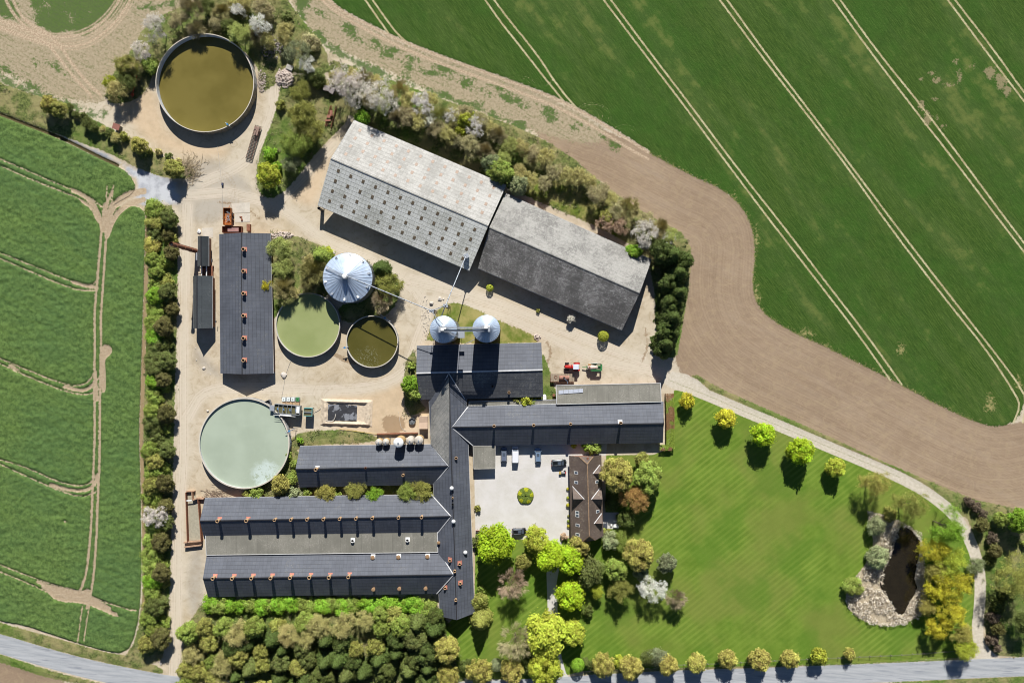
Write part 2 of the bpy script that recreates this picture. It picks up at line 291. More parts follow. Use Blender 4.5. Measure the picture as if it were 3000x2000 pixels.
# --- water hollow, reeds, gravel, road
POND = (lambda P: [((x-2655)*.92+2655, y) for x, y in P])(D((2075, 1205), (2100, 1225), (2118, 1245), (2108, 1290), (2098, 1330), (2110, 1350), (2085, 1385), (2072, 1412), (2052, 1404), (2042, 1370), (2020, 1352), (2022, 1310), (2045, 1265), (2060, 1225)))
REED = D((2005, 1178), (2060, 1190), (2120, 1225), (2130, 1300), (2130, 1360), (2122, 1405), (2080, 1428), (2020, 1426), (1975, 1400), (1960, 1365), (1985, 1320), (2010, 1290), (2025, 1240))
add('pond', sd_poly(POND, 1)); REED = [((x-2640)*1.1+2625, (y-1670)*1.06+1672) for x, y in REED]; add('reed', sd_poly(REED, 1))
add('court', sd_poly(D((1088, 1018), (1395, 1012), (1392, 1046), (1310, 1048), (1308, 1228), (1292, 1236), (1285, 1300), (1278, 1340), (1282, 1440), (1290, 1510), (1300, 1545), (1312, 1560), (1275, 1575), (1278, 1540), (1268, 1480), (1258, 1400), (1255, 1300), (1240, 1248), (1180, 1232), (1092, 1225)), 0))
add('court', sd_poly([(1765, 1500), (1812, 1500), (1812, 1548), (1765, 1548)], 0))
NE = D((1535, 872), (1570, 886), (1640, 914), (1700, 940), (1760, 965), (1850, 1003), (1901, 1025), (1980, 1058), (2068, 1096), (2130, 1130), (2195, 1182), (2231, 1245), (2248, 1300), (2252, 1345), (2249, 1400), (2243, 1445), (2252, 1490), (2270, 1520))
add('track', sd_line(NE, 1.6, 2)); add('track', sd_poly(D((2236, 1480), (2262, 1480), (2300, 1516), (2210, 1518)), 0)); add('track', sd_poly(D((1535, 850), (1590, 862), (1640, 905), (1560, 900), (1520, 880)), 1))
def offset(pts, d):
    P = np.array(pts); T = np.gradient(P, axis=0); T /= np.linalg.norm(T, axis=1)[:, None]; return [tuple(p) for p in P+np.stack([-T[:, 1], T[:, 0]], 1)*d]
M['centre'] = sd_line(NE[:9], .25); 
ROAD = D((-150, 1440), (0, 1477), (100, 1508), (200, 1535), (300, 1556), (420, 1578), (700, 1592), (1000, 1590), (1300, 1575), (1500, 1562), (1700, 1556), (1900, 1549), (2100, 1541), (2250, 1534), (2500, 1524))
add('asph', sd_line(ROAD, 2.75, 2))
for l in (-14, 14): add('wheelpath', sd_line(offset(ROAD, l), .45, 2))
# yard tones
add('damp', sd_line([(1603, 1003), (1613, 1022), (1612, 1045), (1600, 1068)], .7)); add('damp', sd_line([(1890, 960), (1900, 1010), (1880, 1060)], .6)); add('damp', sd_line([(640, 590), (700, 600), (760, 640)], .6)); add('damp', sd_poly([(1115, 1210), (1190, 1215), (1190, 1270), (1120, 1275)])); add('damp', sd_line([(985, 1040), (1010, 1055), (1040, 1060)], 1.0))
M['damp'] -= .2
LANES = [D((432, 470), (425, 600), (422, 760), (420, 900), (422, 1050), (410, 1180), (408, 1320), (404, 1450), (400, 1560)), D((520, 440), (640, 470), (720, 530), (760, 560), (900, 620), (990, 700), (960, 780), (930, 870), (800, 900), (600, 890), (470, 890), (430, 960)), D((460, 420), (560, 380), (600, 320), (630, 250), (625, 190)), D((1000, 690), (1150, 720), (1260, 770), (1380, 830), (1500, 850), (1560, 870)), D((640, 460), (700, 400), (770, 330)), D((320, 445), (420, 450), (520, 440)), D((940, 640), (1100, 680), (1300, 760), (1480, 830))]
for l in LANES: add('lane', sd_line(l, 1.6))
for l in LANES:
    for o in (-13, -7, 8, 14): add('rutlight', sd_line(offset(l, o), .12))
for l in LANES:
    for o in (-10, 3, 11, 18): add('rutdark', sd_line(offset(l, o), .1))
for cx, cy, r, a0, a1 in ((1000, 1190, 60, 180, 300), (1010, 1180, 90, 190, 290), (620, 560, 60, 300, 420), (600, 580, 90, 290, 400), (1750, 1010, 60, 200, 330), (1700, 960, 110, 20, 100), (1180, 870, 60, 90, 220), (1180, 870, 74, 80, 220), (520, 1130, 60, 180, 270), (560, 1120, 46, 170, 280), (720, 500, 70, 90, 190), (1640, 880, 80, 10, 100)):
    for q in (0, 9): add('rutdark', sd_line([(cx+(r+q)*math.cos(math.radians(t)), cy+(r+q)*math.sin(math.radians(t))) for t in range(a0, a1, 12)], .1))
add('sand', sd_poly(D((262, 235), (345, 195), (365, 260), (380, 310), (440, 330), (520, 335), (520, 360), (420, 360), (340, 320), (290, 270)))); add('sand', sd_poly(D((745, 900), (850, 912), (930, 870), (990, 930), (985, 985), (880, 1000), (735, 985)))); add('sand', sd_poly(D((690, 400), (780, 300), (760, 350), (735, 470), (690, 470), (660, 450))))
add('chalk', sd_poly(D((250, 352), (300, 385), (335, 392), (365, 400), (400, 420), (420, 455), (405, 470), (350, 465), (330, 475), (312, 455), (318, 430), (300, 400))))
add('chalk', sd_line(D((140, 315), (250, 360), (310, 392)), .5))
add('grey', sd_poly(D((400, 400), (500, 360), (590, 430), (560, 480), (470, 520), (400, 480)))); add('grey', sd_poly(D((450, 790), (500, 850), (515, 870), (480, 862), (448, 830)), 2)); add('grey', sd_poly(D((435, 1260), (470, 1260), (465, 1400), (430, 1420))))
M['soil'] += .9; M['stub'] += .8
for k in ('lawn', 'rough'):
    for c in ('court', 'track', 'asph'): cut(k, M[c])
cut('rape', M['path']); cut('wheat', M['ruts']); cut('rough', M['reed'])
Wd = dict(bare=.5, tram=.45, ruts=.8, track=.7, court=.4, asph=.25, lane=1.8, sand=3, chalk=2.2, grey=3, stub=2, dry=2.2, patch=1, rutlight=.4, rutdark=.35, wheelpath=.6, dgrass=2.6, centre=.5, soil=1.2, lawn=.5, path=.6, pond=1, reed=.8, grass=1.2)
SOILD = sd_poly(SB, 1)*0
for _ in [0]:
    P_ = chaikin(pw(SB[:20]), False, 2); d2 = np.full(XX.shape, 1e9); w_ = window(P_, 60); x_, y_ = XX[w_], YY[w_]; q_ = np.full(x_.shape, 1e9)
    for i_ in range(len(P_)-1): q_ = np.minimum(q_, seg_d2(x_, y_, P_[i_], P_[i_+1]))
    SOILD = np.zeros(XX.shape); SOILD[w_] = np.sqrt(q_)
A = {k: np.clip(.5+v/(2*Wd.get(k, 1.0)), 0, 1) for k, v in M.items()}
sm = lambda t: t*t*(3-2*t)
rape_h = sm(np.clip((M['rape'])/.45, 0, 1))*sm(np.clip(-M['bare']/.4+.2, 0, 1))
ZZ = rape_h*(.42+.25*(vnoise(1.3, 3)-.5)+.3*(vnoise(.75, 4)-.5)) + .10*sm(np.clip(M['wheat']/.5, 0, 1))*(1-sm(np.clip((M['tram']+.3)/.4, 0, 1)))
ZZ += .05*(vnoise(1.0, 5)-.5)*sm(np.clip(M['soil'], 0, 1)) + .18*(vnoise(1.2, 6)-.3)*sm(np.clip(M['rough'], 0, 1))
ZZ -= .9*sm(np.clip((M['pond']+1.2)/2, 0, 1)); ZZ += .05*sm(np.clip(M['asph']/.3, 0, 1))
A['soild'] = SOILD
DITCH = sd_line(D((-60, 240), (0, 262), (70, 290), (140, 316), (215, 354), (270, 380)), .5); ZZ -= .5*sm(np.clip((DITCH+.3)/.8, 0, 1)); A['ditch'] = np.clip(.5+DITCH/1.0, 0, 1)
# the material that covers all of it
t = NT('ground_cover', .93, .15); P = t.geo()
n_big = t.noise(P, .035, 4); n_mid = t.noise(P, .22, 5, .62); n_f = t.noise(P, 1.3, 5, .7); n_ff = t.noise(P, 5.0, 3, .7)
AT = {k: t.attr(k) for k in A}
def mask(k, amp=.5, lo=.45, hi=.55, n=None): return t.step(t.math('ADD', AT[k], t.math('MULTIPLY', t.math('SUBTRACT', n or n_f, .5), amp)), lo, hi)
def two(n, lo, hi, a, b): return t.mix(t.step(n, lo, hi), a, b)
# yard
c = two(n_big, .35, .65, srgb(208, 191, 163), srgb(214, 202, 180))
nd = t.n.new('ShaderNodeTexNoise'); nd.inputs['Scale'].default_value = .28; nd.inputs['Detail'].default_value = 5; nd.inputs['Distortion'].default_value = 2.2; nd.inputs['Roughness'].default_value = .65; t.L(P, nd.inputs['Vector']); nd = nd.outputs[0]
c = t.mix(t.math('MULTIPLY', t.step(nd, .5, .66), .45), c, srgb(226, 212, 190)); c = t.mix(t.math('MULTIPLY', t.step(nd, .47, .36), .4), c, srgb(172, 152, 122)); c = t.mix(t.math('MULTIPLY', t.step(n_ff, .55, .75), .35), c, srgb(160, 142, 116))
c = t.mix(t.math('MULTIPLY', mask('sand', .5, .2, .8, n_mid), .75), c, srgb(222, 196, 162))
c = t.mix(t.math('MULTIPLY', mask('grey', .6, .2, .8, n_mid), .6), c, srgb(176, 170, 160))
c = t.mix(t.math('MULTIPLY', t.step(n_mid, .42, .68), .35), c, srgb(168, 150, 122))
c = t.mix(t.math('MULTIPLY', mask('lane', .5, .1, .9, n_mid), .75), c, srgb(220, 208, 188))
c = t.mix(t.math('MULTIPLY', mask('rutdark', .9, .35, .7, n_f), .4), c, srgb(170, 150, 122)); c = t.mix(t.math('MULTIPLY', mask('rutlight', .9, .3, .7, n_mid), .5), c, srgb(228, 214, 196))
c = t.mix(mask('chalk', 1.3, .35, .7, n_mid), c, two(n_mid, .4, .6, srgb(208, 210, 214), srgb(176, 178, 184)))
c = t.mix(t.math('MULTIPLY', mask('damp', 1.4, .45, .7), .7), c, srgb(148, 122, 92))
# bare field soils and stubble
soilrow = t.noise(t.map(P, (.35, 4.5, 1), math.radians(26)), 1, 3); 
soil = t.mix(t.step(soilrow, .35, .7), srgb(158, 136, 112), srgb(178, 156, 130)); soil = t.mix(t.math('MULTIPLY', t.step(n_mid, .4, .7), .4), soil, srgb(180, 160, 136)); soil = t.mix(t.math('MULTIPLY', t.step(n_big, .5, .62), .5), soil, srgb(158, 136, 112)); soil = t.mix(t.math('MULTIPLY', t.step(t.noise(t.map(P, (.03, .25, 1), math.radians(26)), 1, 4), .5, .7), .35), soil, srgb(184, 166, 146))
soil = t.mix(t.math('MULTIPLY', t.step(t.noise(P, .06, 5, .6), .44, .6), .4), soil, srgb(146, 124, 102)); soil = t.mix(t.math('MULTIPLY', t.step(n_ff, .35, .65), .4), soil, srgb(138, 118, 100))
sdist = t.math('ADD', AT['soild'], t.math('MULTIPLY', n_mid, .8)); fine_ = t.math('SINE', t.math('MULTIPLY', sdist, 7.5)); brd = t.noise(t.n.new('ShaderNodeCombineXYZ').outputs[0], 1, 2)
cx_ = t.n.new('ShaderNodeCombineXYZ'); t.L(sdist, cx_.inputs[0]); bands = t.noise(cx_.outputs[0], .55, 5, .75); soil = t.mix(t.math('MULTIPLY', t.step(bands, .35, .65), .34), soil, srgb(190, 168, 140)); soil = t.mix(t.math('MULTIPLY', t.step(fine_, -.2, .9), .12), soil, srgb(134, 112, 90)); soil = t.mix(t.math('MULTIPLY', t.step(nd, .5, .62), .25), soil, srgb(186, 166, 132))
c = t.mix(mask('soil', 1.8, .4, .6, t.math('ADD', t.math('MULTIPLY', n_mid, .5), t.math('MULTIPLY', n_f, .5))), c, soil)
stub = t.mix(t.step(n_f, .35, .65), srgb(188, 172, 145), srgb(164, 150, 120)); streak = t.noise(t.map(P, (.2, 1.6, 1), math.radians(28)), 1, 5, .7)
stub = t.mix(t.math('MULTIPLY', t.step(t.math('ADD', streak, t.math('MULTIPLY', t.math('SUBTRACT', n_f, .5), .5)), .5, .68), .5), stub, srgb(104, 118, 66))
c = t.mix(mask('stub', 1.6, .4, .6), c, stub)
# wheat
row = t.noise(t.map(P, (3.2, .28, 1), math.radians(-37)), 1, 4, .65); broad = t.noise(t.map(P, (.14, .02, 1), math.radians(-37)), 1, 4, .6)
wh = t.mix(t.step(row, .3, .7), srgb(52, 80, 26), srgb(76, 102, 38)); wh = t.mix(t.math('MULTIPLY', t.step(broad, .42, .66), .5), wh, srgb(88, 108, 56)); wh = t.mix(t.math('MULTIPLY', t.step(n_big, .4, .62), .45), wh, srgb(50, 86, 28)); wh = t.mix(t.math('MULTIPLY', t.step(t.math('ADD', t.math('MULTIPLY', n_mid, .5), t.math('MULTIPLY', n_big, .5)), .48, .6), .4), wh, srgb(66, 104, 34))
wh = t.mix(t.math('MULTIPLY', t.step(t.math('ADD', n_ff, t.math('MULTIPLY', row, .6)), .78, 1.05), .35), wh, srgb(104, 128, 66)); wh = t.mix(t.math('MULTIPLY', t.step(t.math('ADD', broad, t.math('MULTIPLY', n_mid, .6)), .86, 1.05), .5), wh, srgb(128, 134, 72))
wh = t.mix(t.math('MULTIPLY', mask('dry', 1.9, .5, .95, n_f), .9), wh, srgb(166, 158, 104)); wh = t.mix(t.math('MULTIPLY', mask('patch', 2.2, .5, .9, n_f), .8), wh, srgb(160, 146, 112))
edge = mask('wheat', 1.3, .48, .66)
c = t.mix(edge, c, wh)
c = t.mix(t.math('MULTIPLY', mask('dgrass', 3.2, .48, .85, t.math('ADD', t.math('MULTIPLY', n_mid, .65), t.math('MULTIPLY', n_f, .35))), .85), c, two(n_f, .35, .65, srgb(54, 90, 28), srgb(78, 112, 42)))
c = t.mix(t.math('MULTIPLY', mask('tram', .5, .38, .6), .9), c, two(n_mid, .4, .6, srgb(214, 203, 160), srgb(190, 176, 134)))
rutc = two(t.noise(P, 2.2, 2), .4, .6, srgb(214, 192, 164), srgb(180, 156, 130)); c = t.mix(t.math('MULTIPLY', mask('ruts', .5, .3, .62), .9), c, rutc)
# rapeseed
ra = t.mix(t.step(n_f, .38, .62), srgb(66, 92, 44), srgb(110, 136, 72)); ra = t.mix(t.math('MULTIPLY', t.step(n_ff, .42, .66), .6), ra, srgb(128, 156, 88)); ra = t.mix(t.math('MULTIPLY', t.step(n_big, .38, .64), .5), ra, srgb(84, 116, 68)); ra = t.mix(t.math('MULTIPLY', t.step(t.noise(t.map(P, (.12, .9, 1), math.radians(22)), 1, 4), .45, .7), .35), ra, srgb(110, 138, 66))
rapem = mask('rape', .5, .45, .6); c = t.mix(rapem, c, ra)
barec = t.mix(t.step(n_f, .35, .65), srgb(190, 168, 138), srgb(206, 186, 158)); barec = t.mix(t.math('MULTIPLY', t.step(t.noise(P, 3.5, 1), .42, .58), .22), barec, srgb(150, 130, 104))
c = t.mix(mask('bare', 1.0, .42, .6), c, barec)
# rough grass, lawn
ro = t.mix(t.step(n_f, .34, .66), srgb(76, 90, 44), srgb(132, 142, 80)); ro = t.mix(t.math('MULTIPLY', t.step(n_mid, .4, .6), .75), ro, srgb(168, 156, 110)); ro = t.mix(t.math('MULTIPLY', t.step(n_ff, .55, .75), .45), ro, srgb(186, 180, 132)); ro = t.mix(t.math('MULTIPLY', t.step(n_big, .45, .6), .55), ro, srgb(84, 124, 36))
c = t.mix(mask('rough', .9, .45, .6), c, ro); c = t.mix(mask('grass', .9, .45, .6), c, t.mix(t.step(n_mid, .35, .65), srgb(104, 122, 46), srgb(170, 160, 100)))
mow = t.noise(t.map(P, (.05, .8, 1), math.radians(-38)), 1, 2, .5); mow2 = t.noise(t.map(P, (1, .05, 1), math.radians(-38)), 1, 2)
lines = t.math('SINE', t.math('MULTIPLY', t.sep(t.map(P, (1, 1, 1), math.radians(-38)))[1], 4.3)); lw = t.math('MULTIPLY', t.step(lines, -.2, .6), t.step(t.noise(P, .05, 4, .6), .3, .6))
la = t.mix(t.step(n_mid, .3, .7), srgb(98, 127, 40), srgb(116, 143, 52)); la = t.mix(t.math('MULTIPLY', lw, .34), la, srgb(150, 170, 74)); la = t.mix(t.math('MULTIPLY', t.step(n_big, .46, .62), .55), la, srgb(130, 134, 66)); la = t.mix(t.math('MULTIPLY', t.step(t.noise(t.map(P, (1, 1, 1), 0, (50, 20, 3)), .07, 3), .5, .64), .5), la, srgb(86, 124, 36)); la = t.mix(t.math('MULTIPLY', t.step(n_ff, .5, .75), .25), la, srgb(146, 166, 84)); la = t.mix(t.math('MULTIPLY', t.step(n_f, .55, .75), .3), la, srgb(128, 140, 70))
c = t.mix(mask('lawn', .4, .42, .58), c, la)
# gravel, asphalt, pond bank
c = t.mix(t.math('MULTIPLY', mask('track', .5, .4, .6), .95), c, two(n_f, .35, .65, srgb(204, 194, 174), srgb(222, 213, 198))); c = t.mix(t.math('MULTIPLY', mask('centre', 1.0, .5, .7), .6), c, srgb(140, 142, 96))
c = t.mix(mask('path', .9, .42, .58), c, srgb(166, 144, 110))
c = t.mix(mask('court', .3, .4, .6), c, t.mix(t.step(n_mid, .35, .7), two(n_ff, .3, .7, srgb(204, 199, 190), srgb(224, 220, 213)), srgb(226, 222, 218)))
asph = two(t.noise(t.map(P, (.12, 1.5, 1), math.radians(6)), 1, 4), .35, .65, srgb(168, 172, 176), srgb(188, 190, 192)); asph = t.mix(t.math('MULTIPLY', t.step(n_ff, .4, .7), .25), asph, srgb(150, 152, 156)); asph = t.mix(t.math('MULTIPLY', mask('wheelpath', .6, .2, .8, n_mid), .3), asph, srgb(200, 202, 204)); asph = t.mix(t.math('MULTIPLY', t.step(t.noise(t.map(P, (.1, 1, 1)), 1.2, 3), .6, .68), .5), asph, srgb(132, 136, 146))
c = t.mix(mask('asph', .25, .45, .55), c, asph)
c = t.mix(mask('reed', .8, .45, .6), c, t.mix(t.step(n_ff, .35, .65), srgb(160, 144, 116), srgb(222, 208, 182))); c = t.mix(mask('pond', .3, .3, .5), c, srgb(64, 54, 36)); c = t.mix(mask('ditch', .5, .45, .6), c, srgb(92, 84, 56))
hs = t.mix(1.0, c, (.80, .80, .80, 1), 'MULTIPLY')
h = t.math('ADD', t.math('MULTIPLY', n_f, .6), t.math('MULTIPLY', n_ff, .4)); veg = t.math('MAXIMUM', t.math('MAXIMUM', rapem, t.math('MULTIPLY', AT['rough'], .7)), t.math('MULTIPLY', AT['wheat'], .35))
t.bump(t.math('MULTIPLY', h, t.math('ADD', .12, veg)), .9, .45)
GROUND = t.col(hs)
# split by class
cls = np.zeros(XX.shape, int); names = ['yard', 'wheat_field', 'rapeseed_field', 'ploughed_field', 'lawn', 'rough_grass', 'stubble_field', 'gravel_track', 'courtyard', 'road', 'farm_track', 'pond_bank']
for i, k in ((6, 'stub'), (3, 'soil'), (1, 'wheat'), (2, 'rape'), (5, 'rough'), (5, 'grass'), (4, 'lawn'), (10, 'ruts'), (7, 'track'), (8, 'court'), (9, 'asph'), (11, 'reed')): cls[M[k] > 0] = i
V = np.stack([XX, YY, ZZ], -1).reshape(-1, 3); idx = np.arange(nx*ny).reshape(ny, nx)
F = np.stack([idx[:-1, :-1], idx[:-1, 1:], idx[1:, 1:], idx[1:, :-1]], -1).reshape(-1, 4); fc = cls[:-1, :-1].ravel()
Aflat = {k: v.ravel().astype(np.float32) for k, v in A.items()}
for i, nm in enumerate(names):
    f = F[fc == i]
    if not len(f): continue
    u, inv = np.unique(f, return_inverse=True); me = np_mesh(nm, V[u], inv.reshape(f.shape), [GROUND], smooth=True)
    for k, v in Aflat.items(): me.attributes.new(k, 'FLOAT', 'POINT').data.foreach_set('value', v[u])
    tag(link(bpy.data.objects.new(nm, me)), kind='structure')
# land beyond the surveyed grid, out to the horizon (a ring, so nothing overlaps the grid)
mb = MB(); R = 6000; x0, x1, y0, y1 = GX0+.4, gx[-1]-.4, GY0+.4, gy[-1]-.4; zz = -.12
ring = [(-R, -R), (x0, -R), (x1, -R), (R, -R), (-R, y0), (x0, y0), (x1, y0), (R, y0), (-R, y1), (x0, y1), (x1, y1), (R, y1), (-R, R), (x0, R), (x1, R), (R, R)]
mb.faces([(x, y, zz) for x, y in ring], [(r*4+k, r*4+k+1, r*4+k+5, r*4+k+4) for r in range(3) for k in range(3) if not (r == 1 and k == 1)])
t = NT('far_farmland', .95, .1); P = t.geo(); vc = t.vor(t.map(P, (1, 1, 1), .5), .004, 'Color'); s_ = t.sep(vc)
c = t.mix(t.step(s_[0], .4, .5), srgb(62, 100, 32, .8), srgb(104, 140, 44, .8)); c = t.mix(t.step(s_[1], .68, .72), c, srgb(160, 138, 116, .8)); c = t.mix(t.math('MULTIPLY', t.noise(P, .3, 4), .4), c, srgb(90, 104, 60, .8))
tag(mb.build('farmland', t.col(c)), kind='structure')
# pond water
def water(name, rgb, rough=.08, ripple=.03):
    t = NT(name, rough, .5); P = t.geo(); n = t.noise(P, .35, 4); n2 = t.noise(P, 2.5, 3); t.bump(n2, .25, ripple)
    return t.col(t.mix(t.step(n, .35, .65), tuple(c*.86 for c in rgb[:3])+(1,), tuple(min(1, c*1.06) for c in rgb[:3])+(1,)))
pp = chaikin(pw(POND), True, 2); cc = pp.mean(0); pp = cc+(pp-cc)*1.12
mb = MB(); mb.poly([(x, y, -.3) for x, y in pp]); tag(mb.build('water', water('pond_water', srgb(48, 42, 30, .7))), kind='structure')
# ------------------------------------------------------------------ building materials
def roof_mat(name, base, lichen, amt, seam_v=1.1, seam_u=1.1, seam_s=.35, dark=None, rough=.62, corr=.17, stain=None):
    t = NT(name, rough, .3); uv = t.uv(); x, y, z = t.sep(uv); P = t.geo()
    n1 = t.noise(P, .16, 4, .6); n2 = t.noise(P, 1.1, 5, .75); n3 = t.noise(P, 4.5, 3, .7); ns = t.noise(t.map(uv, (2.2, .16, 1)), 1, 4, .6)
    c = t.mix(t.step(n1, .35, .65), tuple(v*.88 for v in base[:3])+(1,), tuple(min(1, v*1.12) for v in base[:3])+(1,))
    c = t.mix(t.math('MULTIPLY', t.step(ns, .45, .7), .3), c, tuple(min(1, v*1.35) for v in base[:3])+(1,))
    wn_ = t.n.new('ShaderNodeTexWhiteNoise'); cb_ = t.n.new('ShaderNodeCombineXYZ'); t.L(t.math('FLOOR', t.math('DIVIDE', x, seam_u)), cb_.inputs[0]); t.L(t.math('FLOOR', t.math('DIVIDE', y, seam_v)), cb_.inputs[1]); t.L(cb_.outputs[0], wn_.inputs['Vector']); c = t.mix(t.math('MULTIPLY', wn_.outputs['Value'], .3), c, tuple(v*.62 for v in base[:3])+(1,))
    if stain: c = t.mix(t.math('MULTIPLY', t.step(t.math('ADD', n2, t.math('MULTIPLY', n1, .6)), .85, 1.0), .6), c, stain)
    if amt:
        f = t.math('ADD', t.math('MULTIPLY', n3, .7), t.math('ADD', t.math('MULTIPLY', n2, .35), t.math('MULTIPLY', n1, .35)))
        c = t.mix(t.math('MULTIPLY', t.step(f, .82-amt*.25, .88-amt*.2), .8), c, lichen)
    fu = t.math('ABSOLUTE', t.math('SUBTRACT', t.math('FRACT', t.math('DIVIDE', x, seam_u)), .5)); fv = t.math('ABSOLUTE', t.math('SUBTRACT', t.math('FRACT', t.math('DIVIDE', y, seam_v)), .5))
    ln = t.math('MAXIMUM', t.math('MULTIPLY', t.step(fu, .44, .5), .55), t.step(fv, .42, .5))
    c = t.mix(t.math('MULTIPLY', t.math('MULTIPLY', ln, seam_s), t.step(n2, .1, .6)), c, dark or tuple(v*.15 for v in base[:3])+(1,))
    w = t.math('SINE', t.math('MULTIPLY', x, 2*math.pi/corr)); hh = t.math('ADD', t.math('MULTIPLY', w, .3), t.math('ADD', t.math('MULTIPLY', n3, .5), t.math('MULTIPLY', ln, -.8))); t.bump(hh, .35, .05)
    return t.col(c)
DARKROOF = roof_mat('dark_cement_roof', (.095, .104, .126, 1), (.2, .2, .19, 1), .03, 1.1, 1.05, .7, stain=(.1, .105, .115, 1))
HALLROOF = roof_mat('hall_roof', (.094, .098, .108, 1), (.24, .24, .22, 1), .3, 1.1, 1.05, .7, stain=(.15, .15, .145, 1))
SPINEN = roof_mat('mossy_roof', (.20, .20, .19, 1), (.34, .33, .3, 1), .6, 1.1, 1.05, .5)
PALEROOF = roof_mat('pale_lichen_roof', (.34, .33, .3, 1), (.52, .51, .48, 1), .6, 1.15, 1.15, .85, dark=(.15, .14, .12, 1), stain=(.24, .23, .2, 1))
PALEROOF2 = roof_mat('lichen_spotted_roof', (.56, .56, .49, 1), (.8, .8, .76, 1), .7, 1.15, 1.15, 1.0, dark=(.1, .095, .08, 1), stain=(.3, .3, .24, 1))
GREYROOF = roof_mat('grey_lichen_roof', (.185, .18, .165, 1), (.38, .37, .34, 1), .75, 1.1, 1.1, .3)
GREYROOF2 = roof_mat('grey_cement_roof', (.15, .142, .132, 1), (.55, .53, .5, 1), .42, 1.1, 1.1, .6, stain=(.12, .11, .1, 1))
FELT = roof_mat('grey_felt_roof', (.205, .197, .165, 1), (.34, .32, .28, 1), .3, 9, 3.0, .35, stain=(.15, .14, .115, 1), corr=3)
TILE = roof_mat('brown_tile_roof', (.135, .10, .082, 1), (.34, .31, .26, 1), .22, .36, .26, .6, corr=.26, stain=(.2, .13, .08, 1))
SHEDROOF = roof_mat('dark_shed_roof', (.075, .085, .09, 1), (.2, .2, .19, 1), .05, 3, 1.1, .3)
def brick(name, rgb):
    t = NT(name, .85, .2); b = t.n.new('ShaderNodeTexBrick'); g = t.geo(); x, y, z = t.sep(g); cb = t.n.new('ShaderNodeCombineXYZ'); t.L(t.math('ADD', x, y), cb.inputs[0]); t.L(z, cb.inputs[1])
    t.L(cb.outputs[0], b.inputs['Vector']); b.inputs['Scale'].default_value = 4; b.inputs['Color1'].default_value = rgb; b.inputs['Color2'].default_value = tuple(v*.7 for v in rgb[:3])+(1,); b.inputs['Mortar'].default_value = (.3, .28, .25, 1)
    return t.col(b.outputs[0])
REDBRICK = brick('red_brick_wall', (.25, .10, .055, 1)); YELBRICK = brick('buff_brick_wall', (.42, .32, .2, 1)); WHITEWALL = plain('whitewashed_wall', (.62, .6, .56), var=.12)
WOOD = plain('weathered_wood', (.22, .15, .1), var=.4, sc=3); DWOOD = plain('grey_wood', (.2, .18, .15), var=.4, sc=3)
CONC = plain('concrete', (.42, .40, .36), .9, .2, var=.3, sc=.8, bump=.3); LCONC = plain('pale_concrete', (.56, .51, .43), .9, .2, var=.15, sc=.6)
STEEL = plain('galvanised_steel', (.36, .39, .43), .55, .4, .3, .12, .6); DSTEEL = plain('dark_steel', (.06, .06, .065), .5, .5, .6, .2); WHITEP = plain('white_paint', (.78, .78, .76), .5, .4, var=.08)
RUST = plain('rusty_iron', (.26, .115, .07), .85, .2, var=.45, sc=3, bump=.4); PINK = plain('faded_red_plastic', (.5, .2, .15), .6, .3, var=.25, sc=2); TAN = plain('tan_fibreglass', (.55, .36, .2), .6, .3, var=.25, sc=2); BROWNP = plain('brown_cap', (.32, .2, .11), .8, .2, var=.35, sc=5)
BLACK = plain('black_rubber', (.018, .018, .019), .8, .3, var=.2); GLASSM = NT('window_glass', .06, .8); GLASSM.col((.07, .09, .12, 1)); GLASSM = GLASSM.mat
LINE = plain('white_flashing', (.62, .62, .62), .6, .3, var=.2); ORANGE = plain('orange_paint', (.42, .14, .03), .55, .4, var=.4, sc=2); CREAM = plain('cream_paint', (.58, .5, .38), .6, .3, var=.15)

def plane_z(pts):
    a, b, c = pts[0], pts[1], pts[2]; n = (b-a).cross(c-a)
    return lambda x, y: a.z-(n.x*(x-a.x)+n.y*(y-a.y))/n.z
def slab(mb, pts, th=.14):
    "sheet with thickness; UV in metres, u along the first edge"
    n = (pts[1]-pts[0]).cross(pts[2]-pts[1]).normalized()
    if n.z < 0: n = -n
    e1 = (pts[1]-pts[0]).normalized(); e2 = n.cross(e1)
    uv = [((p-pts[0]).dot(e1), (p-pts[0]).dot(e2)) for p in pts]
    if len(pts) == 4 and (pts[1]-pts[0]).length > 12:        # long slopes are slightly warped: lay them as a grid
        Vv = [Vector((a, b, 0)) for a, b in uv]; ns, nt = 14, 4
        B = lambda Q, s, q: (Q[0].lerp(Q[1], s)).lerp(Q[3].lerp(Q[2], s), q)
        for i in range(ns):
            for j in range(nt):
                c4 = [(i/ns, j/nt), ((i+1)/ns, j/nt), ((i+1)/ns, (j+1)/nt), (i/ns, (j+1)/nt)]; mb.poly([B(pts, *k) for k in c4], [tuple(B(Vv, *k))[:2] for k in c4])
    else: mb.poly(pts, uv)
    low = [p-n*th for p in pts]; mb.poly(low[::-1])
    for i in range(len(pts)):
        j = (i+1) % len(pts); mb.poly([pts[i], low[i], low[j], pts[j]])
def strip(mb, p, q, w=.22, lift=.05): mb.bar(p+Vector((0, 0, lift)), q+Vector((0, 0, lift)), w, .06)
def walls(mb, fp, h, base=0.0):
    for i in range(len(fp)):
        a, b = fp[i], fp[(i+1) % len(fp)]; mb.poly([(a.x, a.y, base), (b.x, b.y, base), (b.x, b.y, h), (a.x, a.y, h)])
def inset(P, d):
    c = sum((Vector((p.x, p.y, 0)) for p in P), Vector())/len(P); out = []
    for p in P:
        v = Vector((p.x-c.x, p.y-c.y, 0)); out.append(Vector((p.x, p.y, 0))-Vector((math.copysign(min(d, abs(v.x)), v.x), math.copysign(min(d, abs(v.y)), v.y), 0)))
    return out
